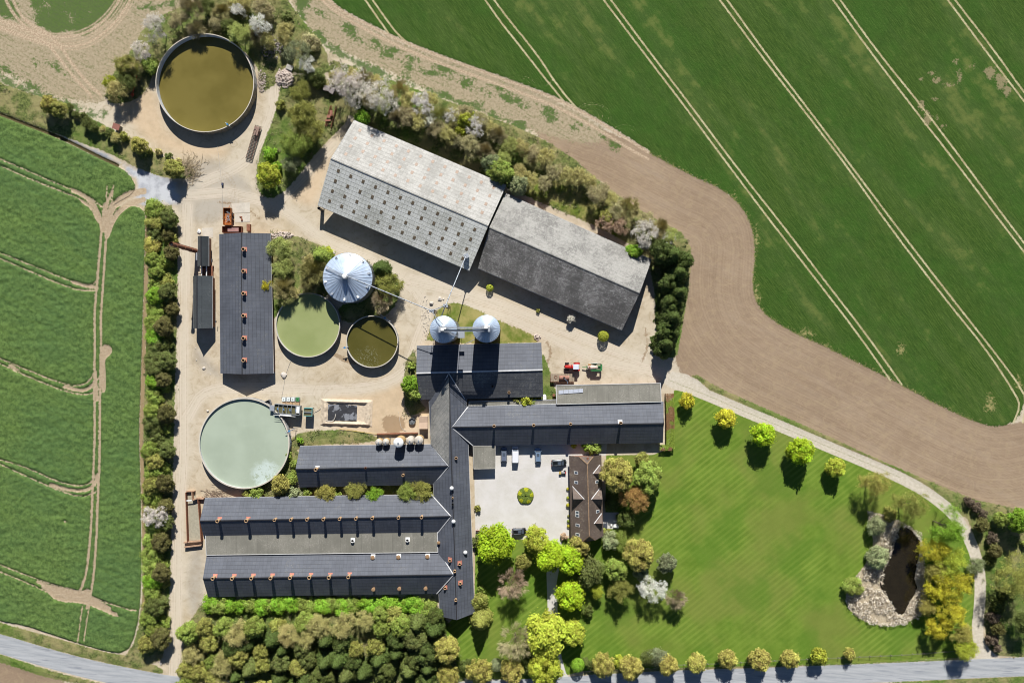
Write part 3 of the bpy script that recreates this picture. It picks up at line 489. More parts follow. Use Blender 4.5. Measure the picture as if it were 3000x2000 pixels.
def opening(root, name, p, q, s, w, z0, z1, mat, frame=None):
    "door or window on the wall p-q at fraction s, standing 3 cm proud, with its frame as sub-part"
    p, q = Vector((p.x, p.y, 0)), Vector((q.x, q.y, 0)); d = (q-p).normalized(); n = Vector((d.y, -d.x, 0)); c = p.lerp(q, s)
    ctr = root.location; 
    if (c+n-Vector((ctr.x, ctr.y, 0))).length < (c-n-Vector((ctr.x, ctr.y, 0))).length: n = -n
    a = math.atan2(d.y, d.x); m = MB(); m.box(c+n*.02+Vector((0, 0, (z0+z1)/2)), (w, .08, z1-z0), a); o = m.build(name, mat, root)
    m = MB()
    for dx, ww, zc, hh in ((-w/2, .1, (z0+z1)/2, z1-z0+.1), (w/2, .1, (z0+z1)/2, z1-z0+.1), (0, w-.1, z1, .1)): m.box(c+n*.05+d*dx+Vector((0, 0, zc)), (ww, .12, hh), a)
    f = m.build('frame', frame or WHITEP, o, world=False); f.data.transform(Matrix.Translation(-root.location)); return o
def gable(name, label, cat, E, he, hr, roof, wallm, inset_d=.35, roof2=None, group=None, hs=None, wing_end=False, th=.14, openw=True, solid=True):
    """E = eaveA0, ridge0, eaveB0, eaveA1, ridge1, eaveB1 as plan positions; he, hr heights."""
    hs = hs or (he, hr, he, he, hr, he); P = [at(u, v, h) for (u, v), h in zip(E, hs)]
    fp = inset([P[0], P[2], P[5], P[3]], inset_d); ctr = sum(fp, Vector())/4; root = thing(name, label, cat, ctr, 0, group)
    rA = [P[0], P[3], P[4], P[1]]; rB = [P[5], P[2], P[1], P[4]]
    m = MB(); slab(m, rA, th); slab(m, rB, th); m.cm = 0
    if roof2:
        m = MB(); slab(m, rA, th); n = len(m.f); m.cm = 1; slab(m, rB, th); ro = m.build('roof', [roof, roof2], root)
    else: ro = m.build('roof', roof, root)
    m = MB(); strip(m, P[1], P[4], .3, .04); m.build('ridge_cap', DSTEEL if roof in (DARKROOF, HALLROOF, SHEDROOF, TILE) else GREYROOF, root)
    # gutters
    for a, b in ((P[0], P[3]), (P[2], P[5])):
        m = MB(); m.bar(a-Vector((0, 0, .16)), b-Vector((0, 0, .16)), .12); m.build('gutter', LINE, root)
    if solid:
        m = MB(); walls(m, fp, he-.25)
        for i0, r, i1 in ((0, P[1], 1), (3, P[4], 2)):
            a, b = fp[i0], fp[i1]; mid = (a+b)/2; rr = Vector((r.x, r.y, 0)); q = mid.lerp(rr, .0) if wing_end and i0 == 3 else a + (b-a).normalized()*max(0.1, (rr-a).dot((b-a).normalized()))
            m.poly([(a.x, a.y, he-.25), (b.x, b.y, he-.25), (q.x, q.y, hr-.32)])
        m.build('wall', wallm, root)
        if openw:
            for (a, b) in ((fp[0], fp[3]), (fp[1], fp[2])):
                L = (b-a).length; k = max(1, int(L/7))
                for i in range(k): opening(root, 'door' if i % 4 == 1 else 'window', a, b, (i+.5)/k, 1.1, 0.02 if i % 4 == 1 else .95, min(he-.45, 2.1 if i % 4 == 1 else 1.9), WOOD if i % 4 == 1 else GLASSM)
            opening(root, 'door', fp[0], fp[1], .5, 2.4, .02, min(he-.4, 2.6), WOOD)
            if not wing_end: opening(root, 'door', fp[3], fp[2], .5, 2.4, .02, min(he-.4, 2.6), WOOD)
    za, zb = plane_z(rA[:3]), plane_z(rB[:3]); root['_z'] = 0
    return root, (lambda x, y: min(za(x, y), zb(x, y))), P
def vent(root, zf, u, v, up=1.3, r=.42, kind='ring', flash=None, name='roof_vent', rim=TAN):
    "pipe on a roof: (u, v) is where its mouth shows, up = how far it stands above the roof"
    z = 6.0
    for _ in range(6): p = at(u, v, z); z = zf(p.x, p.y)+up
    p = at(u, v, z); zr = z-up; n = 14; m = MB(); s = r*1.0
    if kind in ('ring',):
        m.lathe((p.x, p.y, 0), [(s*.8, zr-.25), (s*.8, zr+.55*up), (s, zr+.7*up), (s, z), (s*.8, z+.02), (s*.78, z-.35)], n); m.cm = 1; m.lathe((p.x, p.y, 0), [(s*.78, z-.35), (.01, z-.36)], n)
        o = m.build(name, [rim, BLACK], root, smooth=False)
    elif kind == 'cap':
        m.lathe((p.x, p.y, 0), [(s*.75, zr-.25), (s*.75, z-.2), (s*1.12, z-.2), (s*1.12, z), (s*.6, z+.1), (.01, z+.12)], n); o = m.build(name, rim, root)
    else:
        m.lathe((p.x, p.y, 0), [(s*.7, zr-.2), (s*.7, z-.45), (s*1.05, z-.45), (s*1.05, z-.2), (s*.85, z-.03), (s*.45, z+.08), (.01, z+.12)], 18); o = m.build(name, WHITEP, root, smooth=True)
    if flash:
        dx, dy = 0.0, .0; zz = lambda x, y: zf(x, y)+.05; q = .62; c = [(p.x+a*q, p.y+b*q+.12) for a, b in ((-1, -1), (1, -1), (1, 1), (-1, 1))]
        m = MB(); T = [Vector((x, y, zz(x, y))) for x, y in c]; B_ = [t_-Vector((0, 0, .12)) for t_ in T]; m.faces(T+B_, [(0, 1, 2, 3), (7, 6, 5, 4), (0, 4, 5, 1), (1, 5, 6, 2), (2, 6, 7, 3), (3, 7, 4, 0)])
        f = m.build('flashing', flash, o, world=False); f.data.transform(Matrix.Translation(-root.location))
    return o
# --- (a) long shed in the west
shed, zs, _ = gable('livestock_shed', 'long dark livestock shed north of the mint green tank, six pipe vents on its ridge', 'barn',
    [(642.3, 686), (707.4, 681.7), (793, 684), (645.7, 1093.4), (709.5, 1095.5), (801, 1093.4)], 2.5, 5.1, DARKROOF, REDBRICK)
for y in (307, 458, 612, 765, 920, 1072): vent(shed, zs, 1682/2.351-3.6+.2, 600+y/2.351-.8, 1.4, .5, flash=PINK)
# --- (b) two steep sheds and the iron chimney
b1, z1, _ = gable('boiler_house', 'small steep dark roofed brick boiler house at the foot of the rusty chimney', 'shed',
    [(579.5, 691.5), (587.5, 691), (611.5, 692.5), (580, 779.5), (588.5, 779), (611.5, 779.5)], 3.0, 6.0, SHEDROOF, REDBRICK, openw=False)
b2, z2, _ = gable('brick_shed', 'narrow steep dark roofed brick shed south of the boiler house, plain red side wall', 'shed',
    [(566, 808.5), (577, 807), (621.5, 808.5), (566.5, 961), (577, 962), (621.5, 961)], 3.1, 6.2, SHEDROOF, REDBRICK, openw=False)
for rt, (x, y, w) in ((b2, (629.5, 942, .5)), (b1, (618, 763, .9))):
    p = at(x, y, 1.6); m = MB(); m.box((p.x+.35, p.y, 1.6), (.12, w, .8)); o = m.build('window', GLASSM, rt)
link_ = thing('pipe_bridge', 'brown timber yard with two pale pipes between the boiler house and the brick shed', 'piping', at(600, 794))
for x in (591, 605): m = MB(); m.tube(at(x, 778, 3.0), at(x, 810, 3.0), .17, n=8); m.build('pipe', WHITEP, link_)
m = MB(); m.box(at(608, 794, .5)+Vector((0, 0, -.1)), (3.2, 3.0, .8)); m.build('base', RUST, link_)
for y in (785, 803): m = MB(); m.box(at(598, y, 1.4), (2.2, .16, 2.8)); m.build('support', DSTEEL, link_)
ch = thing('chimney', 'tall rusty iron chimney beside the boiler house, leaning over the gravel road', 'chimney', at(578.5, 737, 0))
cb = ch.location; m = MB(); m.tube(cb, cb+Vector((0, 0, 18)), .62, .5, 16, caps=False); m.tube(cb+Vector((0, 0, 17.6)), cb+Vector((0, 0, 18.05)), .58, .58, 16, caps=False); m.build('stack', RUST, ch, smooth=False)
m = MB(); m.tube(cb+Vector((0, 0, 17.6)), cb+Vector((0, 0, 17.7)), .48, .48, 16); m.build('flue', BLACK, ch)
m = MB()
for s in (-.2, .2): m.bar(cb+Vector((s, .68, .5)), cb+Vector((s, .66, 17.5)), .05)
for i in range(40): m.bar(cb+Vector((-.2, .68, .8+i*.42)), cb+Vector((.2, .68, .8+i*.42)), .04)
m.build('ladder', RUST, ch)
for z in (5, 10, 15): m = MB(); m.lathe((cb.x, cb.y, 0), [(.56, z), (.68, z), (.68, z+.15), (.56, z+.15)], 16); m.build('collar', RUST, ch)
m = MB(); p = at(576, 740, 2.2); m.tube(p, p+Vector((0, -2.2, 0)), .25, n=10); m.tube(p+Vector((0, -2.2, 0)), p+Vector((0, -2.2, -2.2)), .25, n=10); tag(m.build('exhaust_duct', STEEL), 'short bright metal duct with an elbow beside the chimney foot', 'duct')
# --- (d) big pale barn
BE = [(1037, 352), (969.3, 464.5), (930.6, 601.9), (1483.6, 542.3), (1430, 662), (1375, 793.5)]
hsd = (4.7, 9.9, 4.7, 4.7, 9.5, 4.7)
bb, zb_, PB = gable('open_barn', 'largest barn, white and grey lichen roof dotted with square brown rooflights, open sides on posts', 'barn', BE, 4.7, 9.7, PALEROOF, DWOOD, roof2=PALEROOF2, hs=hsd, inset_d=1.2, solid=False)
SKY2 = plain('dark_brown_rooflight', (.17, .13, .085), .6, .3, var=.4, sc=2); SKY1 = plain('brown_rooflight', (.27, .18, .12), .5, .4, var=.3, sc=2)  # south slope rooflights take a darker brown than the north ones
def lerp4(P, s, t): return (P[0].lerp(P[1], s)).lerp(P[3].lerp(P[2], s), t)
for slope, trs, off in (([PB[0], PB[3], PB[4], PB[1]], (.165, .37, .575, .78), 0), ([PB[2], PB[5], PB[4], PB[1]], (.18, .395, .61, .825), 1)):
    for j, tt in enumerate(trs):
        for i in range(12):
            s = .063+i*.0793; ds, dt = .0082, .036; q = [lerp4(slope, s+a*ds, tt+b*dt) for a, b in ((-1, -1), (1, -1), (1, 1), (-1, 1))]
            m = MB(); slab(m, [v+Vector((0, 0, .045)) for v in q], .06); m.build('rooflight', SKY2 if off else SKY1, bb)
fpB = inset([PB[0], PB[2], PB[5], PB[3]], .8)
for (a, b) in ((fpB[0], fpB[3]), (fpB[1], fpB[2]), (fpB[0], fpB[1])):
    k = max(2, int((b-a).length/5.5))
    for i in range(k+1): p = a.lerp(b, i/k); m = MB(); m.bar(p, p+Vector((0, 0, 4.6)), .3); m.build('post', DWOOD, bb)
m = MB()
for (a, b, h) in ((fpB[0], fpB[3], 4.5), (fpB[3], fpB[2], 4.5)): m.poly([(a.x, a.y, 0), (b.x, b.y, 0), (b.x, b.y, h), (a.x, a.y, h)])
m.build('wall', DWOOD, bb)
# hay bales inside are not seen; (e) second barn
b3, z3, P3 = gable('machinery_barn', 'long grey barn east of the big pale barn, dark south roof speckled with lichen', 'barn',
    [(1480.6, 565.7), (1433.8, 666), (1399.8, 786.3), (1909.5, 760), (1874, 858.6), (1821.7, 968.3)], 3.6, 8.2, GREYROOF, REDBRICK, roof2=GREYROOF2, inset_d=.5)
# --- (f) hall under the silos
hall, zh, PH = gable('grain_hall', 'dark roofed hall just south of the twin silos, crossed by their two broad shadows', 'barn',
    [(1221, 1012.6), (1219.9, 1092.6), (1229.6, 1170), (1586, 1003.7), (1589.5, 1082.8), (1591, 1161.5)], 3.3, 6.5, DARKROOF, REDBRICK, roof2=HALLROOF)
m = MB(); m.bar(PH[1]+Vector((0, 0, .1)), PH[4]+Vector((0, 0, .1)), .4, .1); m.build('ridge_flashing', LINE, hall)
vent(hall, zh, 1491.2, 1149.5, 1.0, .38); vent(hall, zh, 1443, 1131.7, .6, .3, rim=BLACK)
# --- (g) spine and wings
HE, HR = 2.5, 6.0
spine, zsp, PS = gable('spine_barn', 'long dark north-south barn that all the parallel wings run into', 'barn',
    [(1256, 1160), (1314.7, 1093.4), (1366, 1156), (1289, 1804), (1338, 1815), (1390.5, 1794.5)], HE, HR, DARKROOF, REDBRICK, hs=(HE+.4, HR+.5, HE+.4, HE, HR, HE), roof2=DARKROOF)
def wing(name, label, E, hs, roof=DARKROOF, flip=False, **k): return gable(name, label, 'barn', E, min(hs[0], hs[2]), hs[1], roof, REDBRICK, hs=hs, wing_end=True, **k)
L_ = .04
w1, zw1, P1 = wing('barn_wing', 'dark roofed wing behind the row of five feed silos, northernmost of the three western wings', [(879, 1306), (866, 1373.7), (877.6, 1426), (1262.7, 1301), (1315, 1364.8), (1270, 1418)], (HE+L_, HR+L_, HE+L_, HE+L_, HR+L_, HE+L_))
w2, zw2, P2 = wing('barn_wing', 'dark roofed wing just north of the flat grey roof, eleven pipe vents along its ridge', [(600.8, 1458), (585.5, 1525.5), (598, 1578), (1264, 1447.7), (1321.4, 1511.5), (1276, 1568)], (HE+L_, HR+L_, HE+L_, HE+L_, HR+L_, HE+L_))
w3, zw3, P3w = wing('barn_wing', 'southernmost dark wing, beside the bright green bush row, red based vents along its ridge', [(606, 1622.5), (594.4, 1694), (609.7, 1747.4), (1285.7, 1613.5), (1329, 1682.4), (1279, 1738.5)], (HE+L_, HR+L_, HE+L_, HE+L_, HR+L_, HE+L_))
w4, zw4, P4 = wing('barn_wing', 'dark roofed wing running east from the spine barn, north of the courtyard and parked cars', [(1944, 1176), (1944, 1239.8), (1942, 1296), (1372, 1190), (1323, 1250.8), (1386, 1305)], (HE+L_, HR+L_, HE+L_, HE+L_, HR+L_, HE+L_))
for r_, PP in ((w1, P1), (w2, P2), (w3, P3w), (w4, P4)):
    for k in (3, 5): m = MB(); strip(m, PP[4], PP[k], .26, .07); m.build('valley_flashing', LINE, r_)
m = MB(); a_, b_ = at(1276, 1172, 3.3), at(1361.5, 1168, 3.3); 
for q in (a_, b_): strip(m, PS[1], q, .26, .1)
m.build('valley_flashing', LINE, spine)
zw = plane_z([PS[0], PS[3], PS[4]]); m = MB(); Q = [Vector((p.x, p.y, zw(p.x, p.y)+.05)) for p in (at(1277, 1172, 3.4), at(1264, 1190, 2.9), at(1261, 1300, 2.9), at(1315, 1362, 6.3), at(1317, 1180, 6.4), at(1315.5, 1105, 6.5))]; n_ = MB(); slab(m, Q, .05); m.build('old_roof_sheets', SPINEN, spine)
# flat roof between wings 2 and 3
def flat(name, label, cat, pts, h, mat, wallm, group=None, low=None):
    P = [at(u, v, (low[i] if low else h)) for i, (u, v) in enumerate(pts)]; fp = inset(P, .2); root = thing(name, label, cat, sum(fp, Vector())/len(fp), 0, group)
    m = MB(); slab(m, P, .2); m.build('roof', mat, root); m = MB(); walls(m, fp, min(p.z for p in P)-.22); m.build('wall', wallm, root)
    m = MB()
    for i in range(len(P)): m.bar(P[i]+Vector((0, 0, .03)), P[(i+1) % len(P)]+Vector((0, 0, .03)), .14, .08)
    m.build('edge_trim', LINE if name != 'garage' else CONC, root); pz = plane_z(P[:3]); return root, pz
fl, zfl = flat('link_building', 'flat grey felt roofed building filling the gap between the two long southern wings', 'building', [(602, 1565), (1281, 1556), (1283, 1616.5), (604.5, 1625)], 3.15, FELT, YELBRICK)
fe, zfe = flat('lean_to', 'low grey felt roofed lean-to north of the eastern wing, pale rooflight strip on it', 'building', [(1629, 1128.5), (1935, 1122), (1937, 1176.5), (1631, 1184)], 3.2, FELT, REDBRICK, low=(2.9, 2.9, 3.3, 3.3))
m = MB(); q = [at(u, v, 3.1) for u, v in ((1636, 1143), (1708, 1138), (1708, 1149), (1636, 1154))]
for i in range(5):
    a, b, c_, d_ = q[0].lerp(q[1], i/5+.005), q[0].lerp(q[1], (i+1)/5-.005), q[3].lerp(q[2], (i+1)/5-.005), q[3].lerp(q[2], i/5+.005)
    m = MB(); slab(m, [v+Vector((0, 0, .16)) for v in (a, b, c_, d_)], .08); m.build('rooflight', plain('pale_rooflight', (.5, .53, .6), .3, .5, var=.15, sc=3) if i == 0 else bpy.data.materials['pale_rooflight'], fe)
ga, _ = flat('garage', 'small flat roofed concrete garage in the northwest corner of the courtyard', 'garage', [(1386, 1306.5), (1451, 1306), (1451, 1371.5), (1388, 1373)], 2.6, FELT, WHITEWALL)
ac, _ = flat('annex', 'narrow dark strip of roof between the grain hall and the eastern wing', 'building', [(1374, 1176), (1630, 1170), (1630, 1183), (1374, 1190)], 2.3, FELT, REDBRICK)
# vents
zo = lambda pts, s, ox, oy: [(ox+x/s, oy+y/s) for x, y in pts]
for i, (u, v) in enumerate(zo([(397, 520), (745, 517), (1088, 507), (1284, 504), (1480, 502), (1678, 500)], 4.127, 540, 1400)+zo([(56, 313), (243, 310), (432, 305), (733, 300), (998, 295)], 3.92, 980, 1440)): vent(w2, zw2, u, v, 1.7, .5 if i < 2 else .44, flash=PINK if i < 2 else None, rim=TAN)
for u, v in zo([(340, 1215), (573, 1215), (806, 1212), (1040, 1210), (1275, 1206), (1508, 1204), (1745, 1203)], 4.127, 540, 1400)+zo([(157, 980)], 3.92, 980, 1440): vent(w3, zw3, u, v, 1.9, .5, flash=PINK)
for u, v in zo([(437, 755), (733, 750), (1067, 745)], 3.92, 980, 1440): vent(w3, zw3, u, v, .7, .55, 'cap', WHITEP, rim=BROWNP)
for u, v in zo([(445, 1122), (743, 1115), (1045, 1112)], 3.92, 980, 1440): vent(w3, zw3, u, v, 1.3, .5, 'cap', None, rim=BROWNP)
for x, y, k, f in ((1366, 343, 'dome', None), (1502, 699, 'dome', None), (1324, 790, 'ring', PINK), (1437, 830, 'ring', PINK), (1380, 913, 'ring', None), (1444, 1055, 'ring', PINK), (1270, 1107, 'ring', PINK), (1392, 1243, 'ring', None), (1195, 585, 'cap', None)):
    vent(spine, zsp, 980+x/3.92, 1440+y/3.92, .8, .42 if k != 'dome' else .55, k, f, rim=BROWNP if k == 'cap' else TAN)
vent(spine, zsp, 1336, 1341.5, .8, .42); vent(spine, zsp, 1323, 1430, .8, .55, 'dome'); vent(spine, zsp, 1326, 1458.4, .6, .25); vent(spine, zsp, 1326, 1477, .6, .32, rim=BLACK)
for x, y in ((205, 565), (836, 558)): vent(fl, zfl, 980+x/3.92, 1440+y/3.92, .8, .5, 'ring', WHITEP, rim=WHITEP)
vent(w1, zw1, 924.4, 1375.3, 2.0, .48, flash=WHITEP, rim=TAN); vent(w1, zw1, 1070.6, 1370.3, .5, .32, rim=RUST); vent(w1, zw1, 1180.4, 1392, 1.4, .4)
for x, y, f in ((124, 1125, None), (690, 1108, None), (1460, 1090, WHITEP)): vent(w4, zw4, 1540+x/5.227, 1030+y/5.227, 1.7, .42, flash=f)
vent(w4, zw4, 1447.4, 1247.8, 1.7, .42)
# --- farmhouse with half hips and dormers
def house():
    root = thing('farmhouse', 'brown tiled farmhouse with dormers along the east side of the courtyard', 'house', at(1716, 1455, 0)); he, hr = 2.7, 7.4
    NW, NEp, SE, SW = at(1667, 1334, he), at(1761.8, 1332, he), at(1768, 1568, he), at(1672, 1574, he)
    RN, RS = at(1720.6, 1358.6, hr), at(1726.5, 1569, hr); hh = 5.2
    def onslope(A, B, R, s): return A.lerp(R, s)
    # half-hip corners at 55 % of each slope
    s = .58; hN = [NW.lerp(Vector((RN.x, NW.y, hr)), s), NEp.lerp(Vector((RN.x, NEp.y, hr)), s)]; hS = [SW.lerp(Vector((RS.x, SW.y-1.2, hr)), s), SE.lerp(Vector((RS.x, SE.y-1.2, hr)), s)]
    m = MB(); slab(m, [NW, SW, hS[0], RS, RN, hN[0]], .16); slab(m, [SE, NEp, hN[1], RN, RS, hS[1]], .16); slab(m, [hN[0], hN[1], RN], .16); slab(m, [hS[1], hS[0], RS], .16); m.build('roof', TILE, root)
    rc = plain('lichen_ridge_tile', (.3, .2, .12), var=.5, sc=2); m = MB()
    for a, b in ((RN, RS), (hN[0], RN), (hN[1], RN), (hS[0], RS), (hS[1], RS)): strip(m, a, b, .26, .05)
    m.build('ridge_tiles', rc, root)
    fp = inset([NW, NEp, SE, SW], .45); m = MB(); walls(m, fp, he-.2)
    for a, b, h0, h1 in ((fp[0], fp[1], hN[0], hN[1]), (fp[3], fp[2], hS[0], hS[1])): m.poly([(a.x, a.y, he-.2), (b.x, b.y, he-.2), (h1.x, a.y, h1.z-.25), (h0.x, a.y, h0.z-.25)])
    m.build('wall', REDBRICK, root)
    za, zb = plane_z([NW, SW, RS]), plane_z([SE, NEp, RN]); zr = lambda x, y: min(za(x, y), zb(x, y))
    def dormer(yc, hw, xa, xf, side):
        # gabled dormer: ridge runs out level from the main roof to the front face
        zfun = za if side < 0 else zb; zt = zfun(xa, yc); p = []
        A = Vector((xa, yc, zt)); F = Vector((xf, yc, zt)); zl = max(zfun(xf, yc), zt-hw*1.05); m = MB()
        xi = xf
        for x in np.linspace(xa, xf, 60):
            if zfun(x, yc) <= zl: xi = x; break
        tri = []
        for sg in (1, -1):
            E0 = Vector((xi, yc+sg*hw, zl)); E1 = Vector((xf, yc+sg*hw, zl))
            slab(m, ([A, F, E1, E0] if (E1-E0).length > .05 else [A, F, E1]), .1)
        d = m.build('dormer', TILE, root)
        m = MB(); m.poly([(xf+.3*-side, yc-hw+.15, zfun(xf, yc)-.4), (xf+.3*-side, yc+hw-.15, zfun(xf, yc)-.4), (xf+.3*-side, yc+hw-.15, zl), (xf+.3*-side, yc, zt-.15), (xf+.3*-side, yc-hw+.15, zl)]); f = m.build('gable_wall', WHITEWALL, d, world=False); f.data.transform(Matrix.Translation(-root.location))
        m = MB()
        strip(m, A, Vector((xi, yc+hw, zl)), .2, .08); f = m.build('flashing', LINE, d, world=False); f.data.transform(Matrix.Translation(-root.location))
    def wp(x, y, h): q = at(1370+x/4.9, 1280+y/4.9, h); return q.x, q.y
    for (ax, ay, hw, fx, sd, h) in ((1675, 890, 3.2, 1508, -1, 6.5), (1797, 525, 2.2, 1915, 1, 5.8), (1775, 888, 2.8, 1925, 1, 6.2), (1815, 1240, 2.4, 1930, 1, 5.8)):
        xa, yc = wp(ax, ay, h); xf, _ = wp(fx, ay, 4.4); dormer(yc, hw, xa, xf, sd)
    for (x, y, gl) in ((1557, 510, 1), (1557, 648, 1), (1572, 1080, 0), (1572, 1125, 0), (1577, 1263, 0), (1577, 1397, 0), (1858, 640, 0), (1868, 1065, 0)):
        z = 4.3
        for _ in range(4): q = wp(x, y, z); z = zr(*q)+.1
        w, l = .5, .42; T = [Vector((q[0]+a*w, q[1]+b*l, zr(q[0]+a*w, q[1]+b*l)+.09)) for a, b in ((-1, -1), (1, -1), (1, 1), (-1, 1))]
        m = MB(); slab(m, T, .14); o = m.build('skylight', WHITEP, root); w, l = .38, .3; T = [Vector((q[0]+a*w, q[1]+b*l, zr(q[0]+a*w, q[1]+b*l)+.12)) for a, b in ((-1, -1), (1, -1), (1, 1), (-1, 1))]
        m = MB(); slab(m, T, .06); f = m.build('pane', GLASSM, o, world=False); f.data.transform(Matrix.Translation(-root.location))
    for i in range(7): opening(root, 'window' if i != 3 else 'door', fp[0], fp[3], (i+.5)/7, 1.2, .9 if i != 3 else .03, 2.2, GLASSM if i != 3 else WOOD)
    for i in range(5): opening(root, 'window', fp[1], fp[2], (i+.5)/5, 1.2, .9, 2.2, GLASSM)
    q = at(1719, 1338, 3.2); m = MB(); m.box((q.x, q.y, 4.8), (.6, .6, 3.2)); m.build('chimney', REDBRICK, root)
house()
# --- round tanks
TANKIN = plain('pale_tank_wall', (.6, .62, .64), .8, .3, var=.25, sc=.7); TANKOUT = plain('tan_tank_wall', (.36, .3, .2), .85, .2, var=.35, sc=.8)
def tank(label, u, v, rpx, h, liq, lm, name='slurry_tank', rim=.18, outm=None, zone=None):
    c = at(u, v, h); R = rpx*.1*(1-h/HC); root = thing(name, label, 'tank', (c.x, c.y, 0), 0, 'round open slurry tanks'); n = 96
    m = MB(); m.cm = 1; m.lathe((c.x, c.y, 0), [(R, 0), (R, h-.08)], n); m.cm = 0; m.lathe((c.x, c.y, 0), [(R-rim, h-.08), (R-rim, liq-.4)], n); m.build('wall', [TANKIN, outm or TANKOUT], root)
    m = MB(); m.lathe((c.x, c.y, 0), [(R+.04, h-.12), (R+.04, h), (R-rim-.03, h), (R-rim-.03, h-.12)], n); m.build('rim', LCONC, root)
    m = MB(); k = int(R*2*math.pi/2.0)
    for i in range(k): a = 2*math.pi*i/k; m.box((c.x+(R+.03)*math.cos(a), c.y+(R+.03)*math.sin(a), h/2-.1), (.06, .14, h-.3), a)
    m.build('staves', DWOOD, root)
    m = MB()
    for z in (h*.25, h*.5, h*.75): m.lathe((c.x, c.y, 0), [(R+.03, z), (R+.08, z), (R+.08, z+.06), (R+.03, z+.06)], n)
    m.build('hoops', STEEL, root)
    rr = [R-rim-.005]+[(R-rim)*f for f in (.8, .55, .3, .0002)]; m = MB(); m.lathe((c.x, c.y, 0), [(r, liq) for r in rr], n); m.build('slurry', lm, root)
    return root, c, R
def liquid(name, a, b, scum=None, sc=.05):
    t = NT(name, .22, .35); P = t.geo(); n = t.noise(P, .09, 3); n2 = t.noise(P, .8, 4); c = t.mix(t.step(n, .35, .65), a, b); c = t.mix(t.math('MULTIPLY', t.step(n2, .5, .8), .15), c, tuple(v*1.3 for v in a[:3])+(1,)); t.bump(n2, .1, .05)
    if scum:
        o = t.obj(); d = t.n.new('ShaderNodeVectorMath'); d.operation = 'DISTANCE'; t.L(o, d.inputs[0]); d.inputs[1].default_value = scum[0]
        f = t.step(t.math('ADD', d.outputs['Value'], t.math('MULTIPLY', t.math('SUBTRACT', n2, .5), 5)), scum[1], scum[1]*.5); f2 = t.step(t.noise(P, scum[3], 4, .8), scum[4], scum[4]+.06); c = t.mix(t.math('MULTIPLY', t.math('MULTIPLY', f, f2), .85), c, scum[2])
    return t.col(c)
tank('largest open slurry tank full of brown liquid, in the northwest among the trees', 600, 243, 144, 3.0, .95, liquid('brown_slurry', srgb(118, 107, 52, .74), srgb(132, 120, 62, .74)), rim=.14)
tank('open tank of pale yellow green liquid between the long shed and the big silo', 901.5, 952, 94, 2.2, 1.5, liquid('yellow_green_slurry', srgb(150, 160, 104, .82), srgb(162, 170, 116, .82)))
tank('smallest open tank, dark olive liquid with floating scum, south of the big silo', 1090, 1000.5, 76, 2.3, 1.45, liquid('olive_slurry', srgb(92, 88, 40, .72), srgb(104, 98, 48, .72), ((-1.5, -5.0, 1.45), 4.6, (.3, .3, .2, 1), 3.2, .56)))
tank('open tank of milky mint green liquid in the southwest beside the gravel road', 715, 1298, 133, 2.4, 1.75, liquid('mint_slurry', srgb(170, 182, 162, .84), srgb(180, 192, 172, .84), ((6, -9, 1.75), 5.0, (.52, .6, .56, 1), .4, .45)), outm=CONC, rim=.28)
# small fittings on the tank rims
for (u, v, h, L, ang, lab) in ((667, 365, 3.0, 1.6, -40, 'short steel overflow pipe on the south rim of the brown tank'), (1128, 931, 2.3, 3.6, -35, 'steel stirrer arm on the northeast rim of the smallest tank'), (848, 1262, 2.4, 2.8, 25, 'green pipe over the east rim of the mint green tank'), (1010, 1018, 2.3, 1.8, 10, 'pump with a blue motor at the west rim of the smallest tank')):
    p = at(u, v, h+.15); r = thing('tank_fitting', lab, 'pipe', (p.x, p.y, 0), 0); d = Vector((math.cos(math.radians(ang)), math.sin(math.radians(ang)), 0))
    m = MB(); m.tube(p-d*L/2, p+d*L/2, .1, n=8); m.tube(p+d*L/2, p+d*L/2-Vector((0, 0, 2)), .1, n=8); m.build('pipe', STEEL, r); m = MB(); m.box(p+Vector((0, 0, .2)), (.5, .5, .35), .4); m.build('motor', plain('blue_motor', (.05, .2, .4)), r)
# --- steel silos
def ribbed(name, n, rough=.3):
    t = NT(name, rough, .5, 0.1); x, y, z = t.sep(t.obj()); a = t.math('ARCTAN2', y, x); f = t.math('FRACT', t.math('MULTIPLY', a, n/(2*math.pi))); s = t.step(t.math('ABSOLUTE', t.math('SUBTRACT', f, .5)), .44, .5)
    rad = t.math('SQRT', t.math('ADD', t.math('MULTIPLY', x, x), t.math('MULTIPLY', y, y))); nn = t.noise(t.obj(), .6, 4)
    c = t.mix(t.step(nn, .3, .7), (.42, .52, .66, 1), (.54, .63, .76, 1)); c = t.mix(t.math('MULTIPLY', s, .5), c, (.16, .2, .28, 1)); t.bump(s, .5, .05); return t.col(c)
CONE = ribbed('ribbed_cone_steel', 40); CONEB = ribbed('ribbed_cone_steel_wide', 36)
t = NT('corrugated_silo_wall', .45, .5, .4); x, y, z = t.sep(t.obj()); w_ = t.math('SINE', t.math('MULTIPLY', z, 50)); t.bump(w_, .5, .03); SILOW = t.col(t.mix(t.noise(t.obj(), .8, 4), (.2, .22, .24, 1), (.34, .36, .38, 1)))
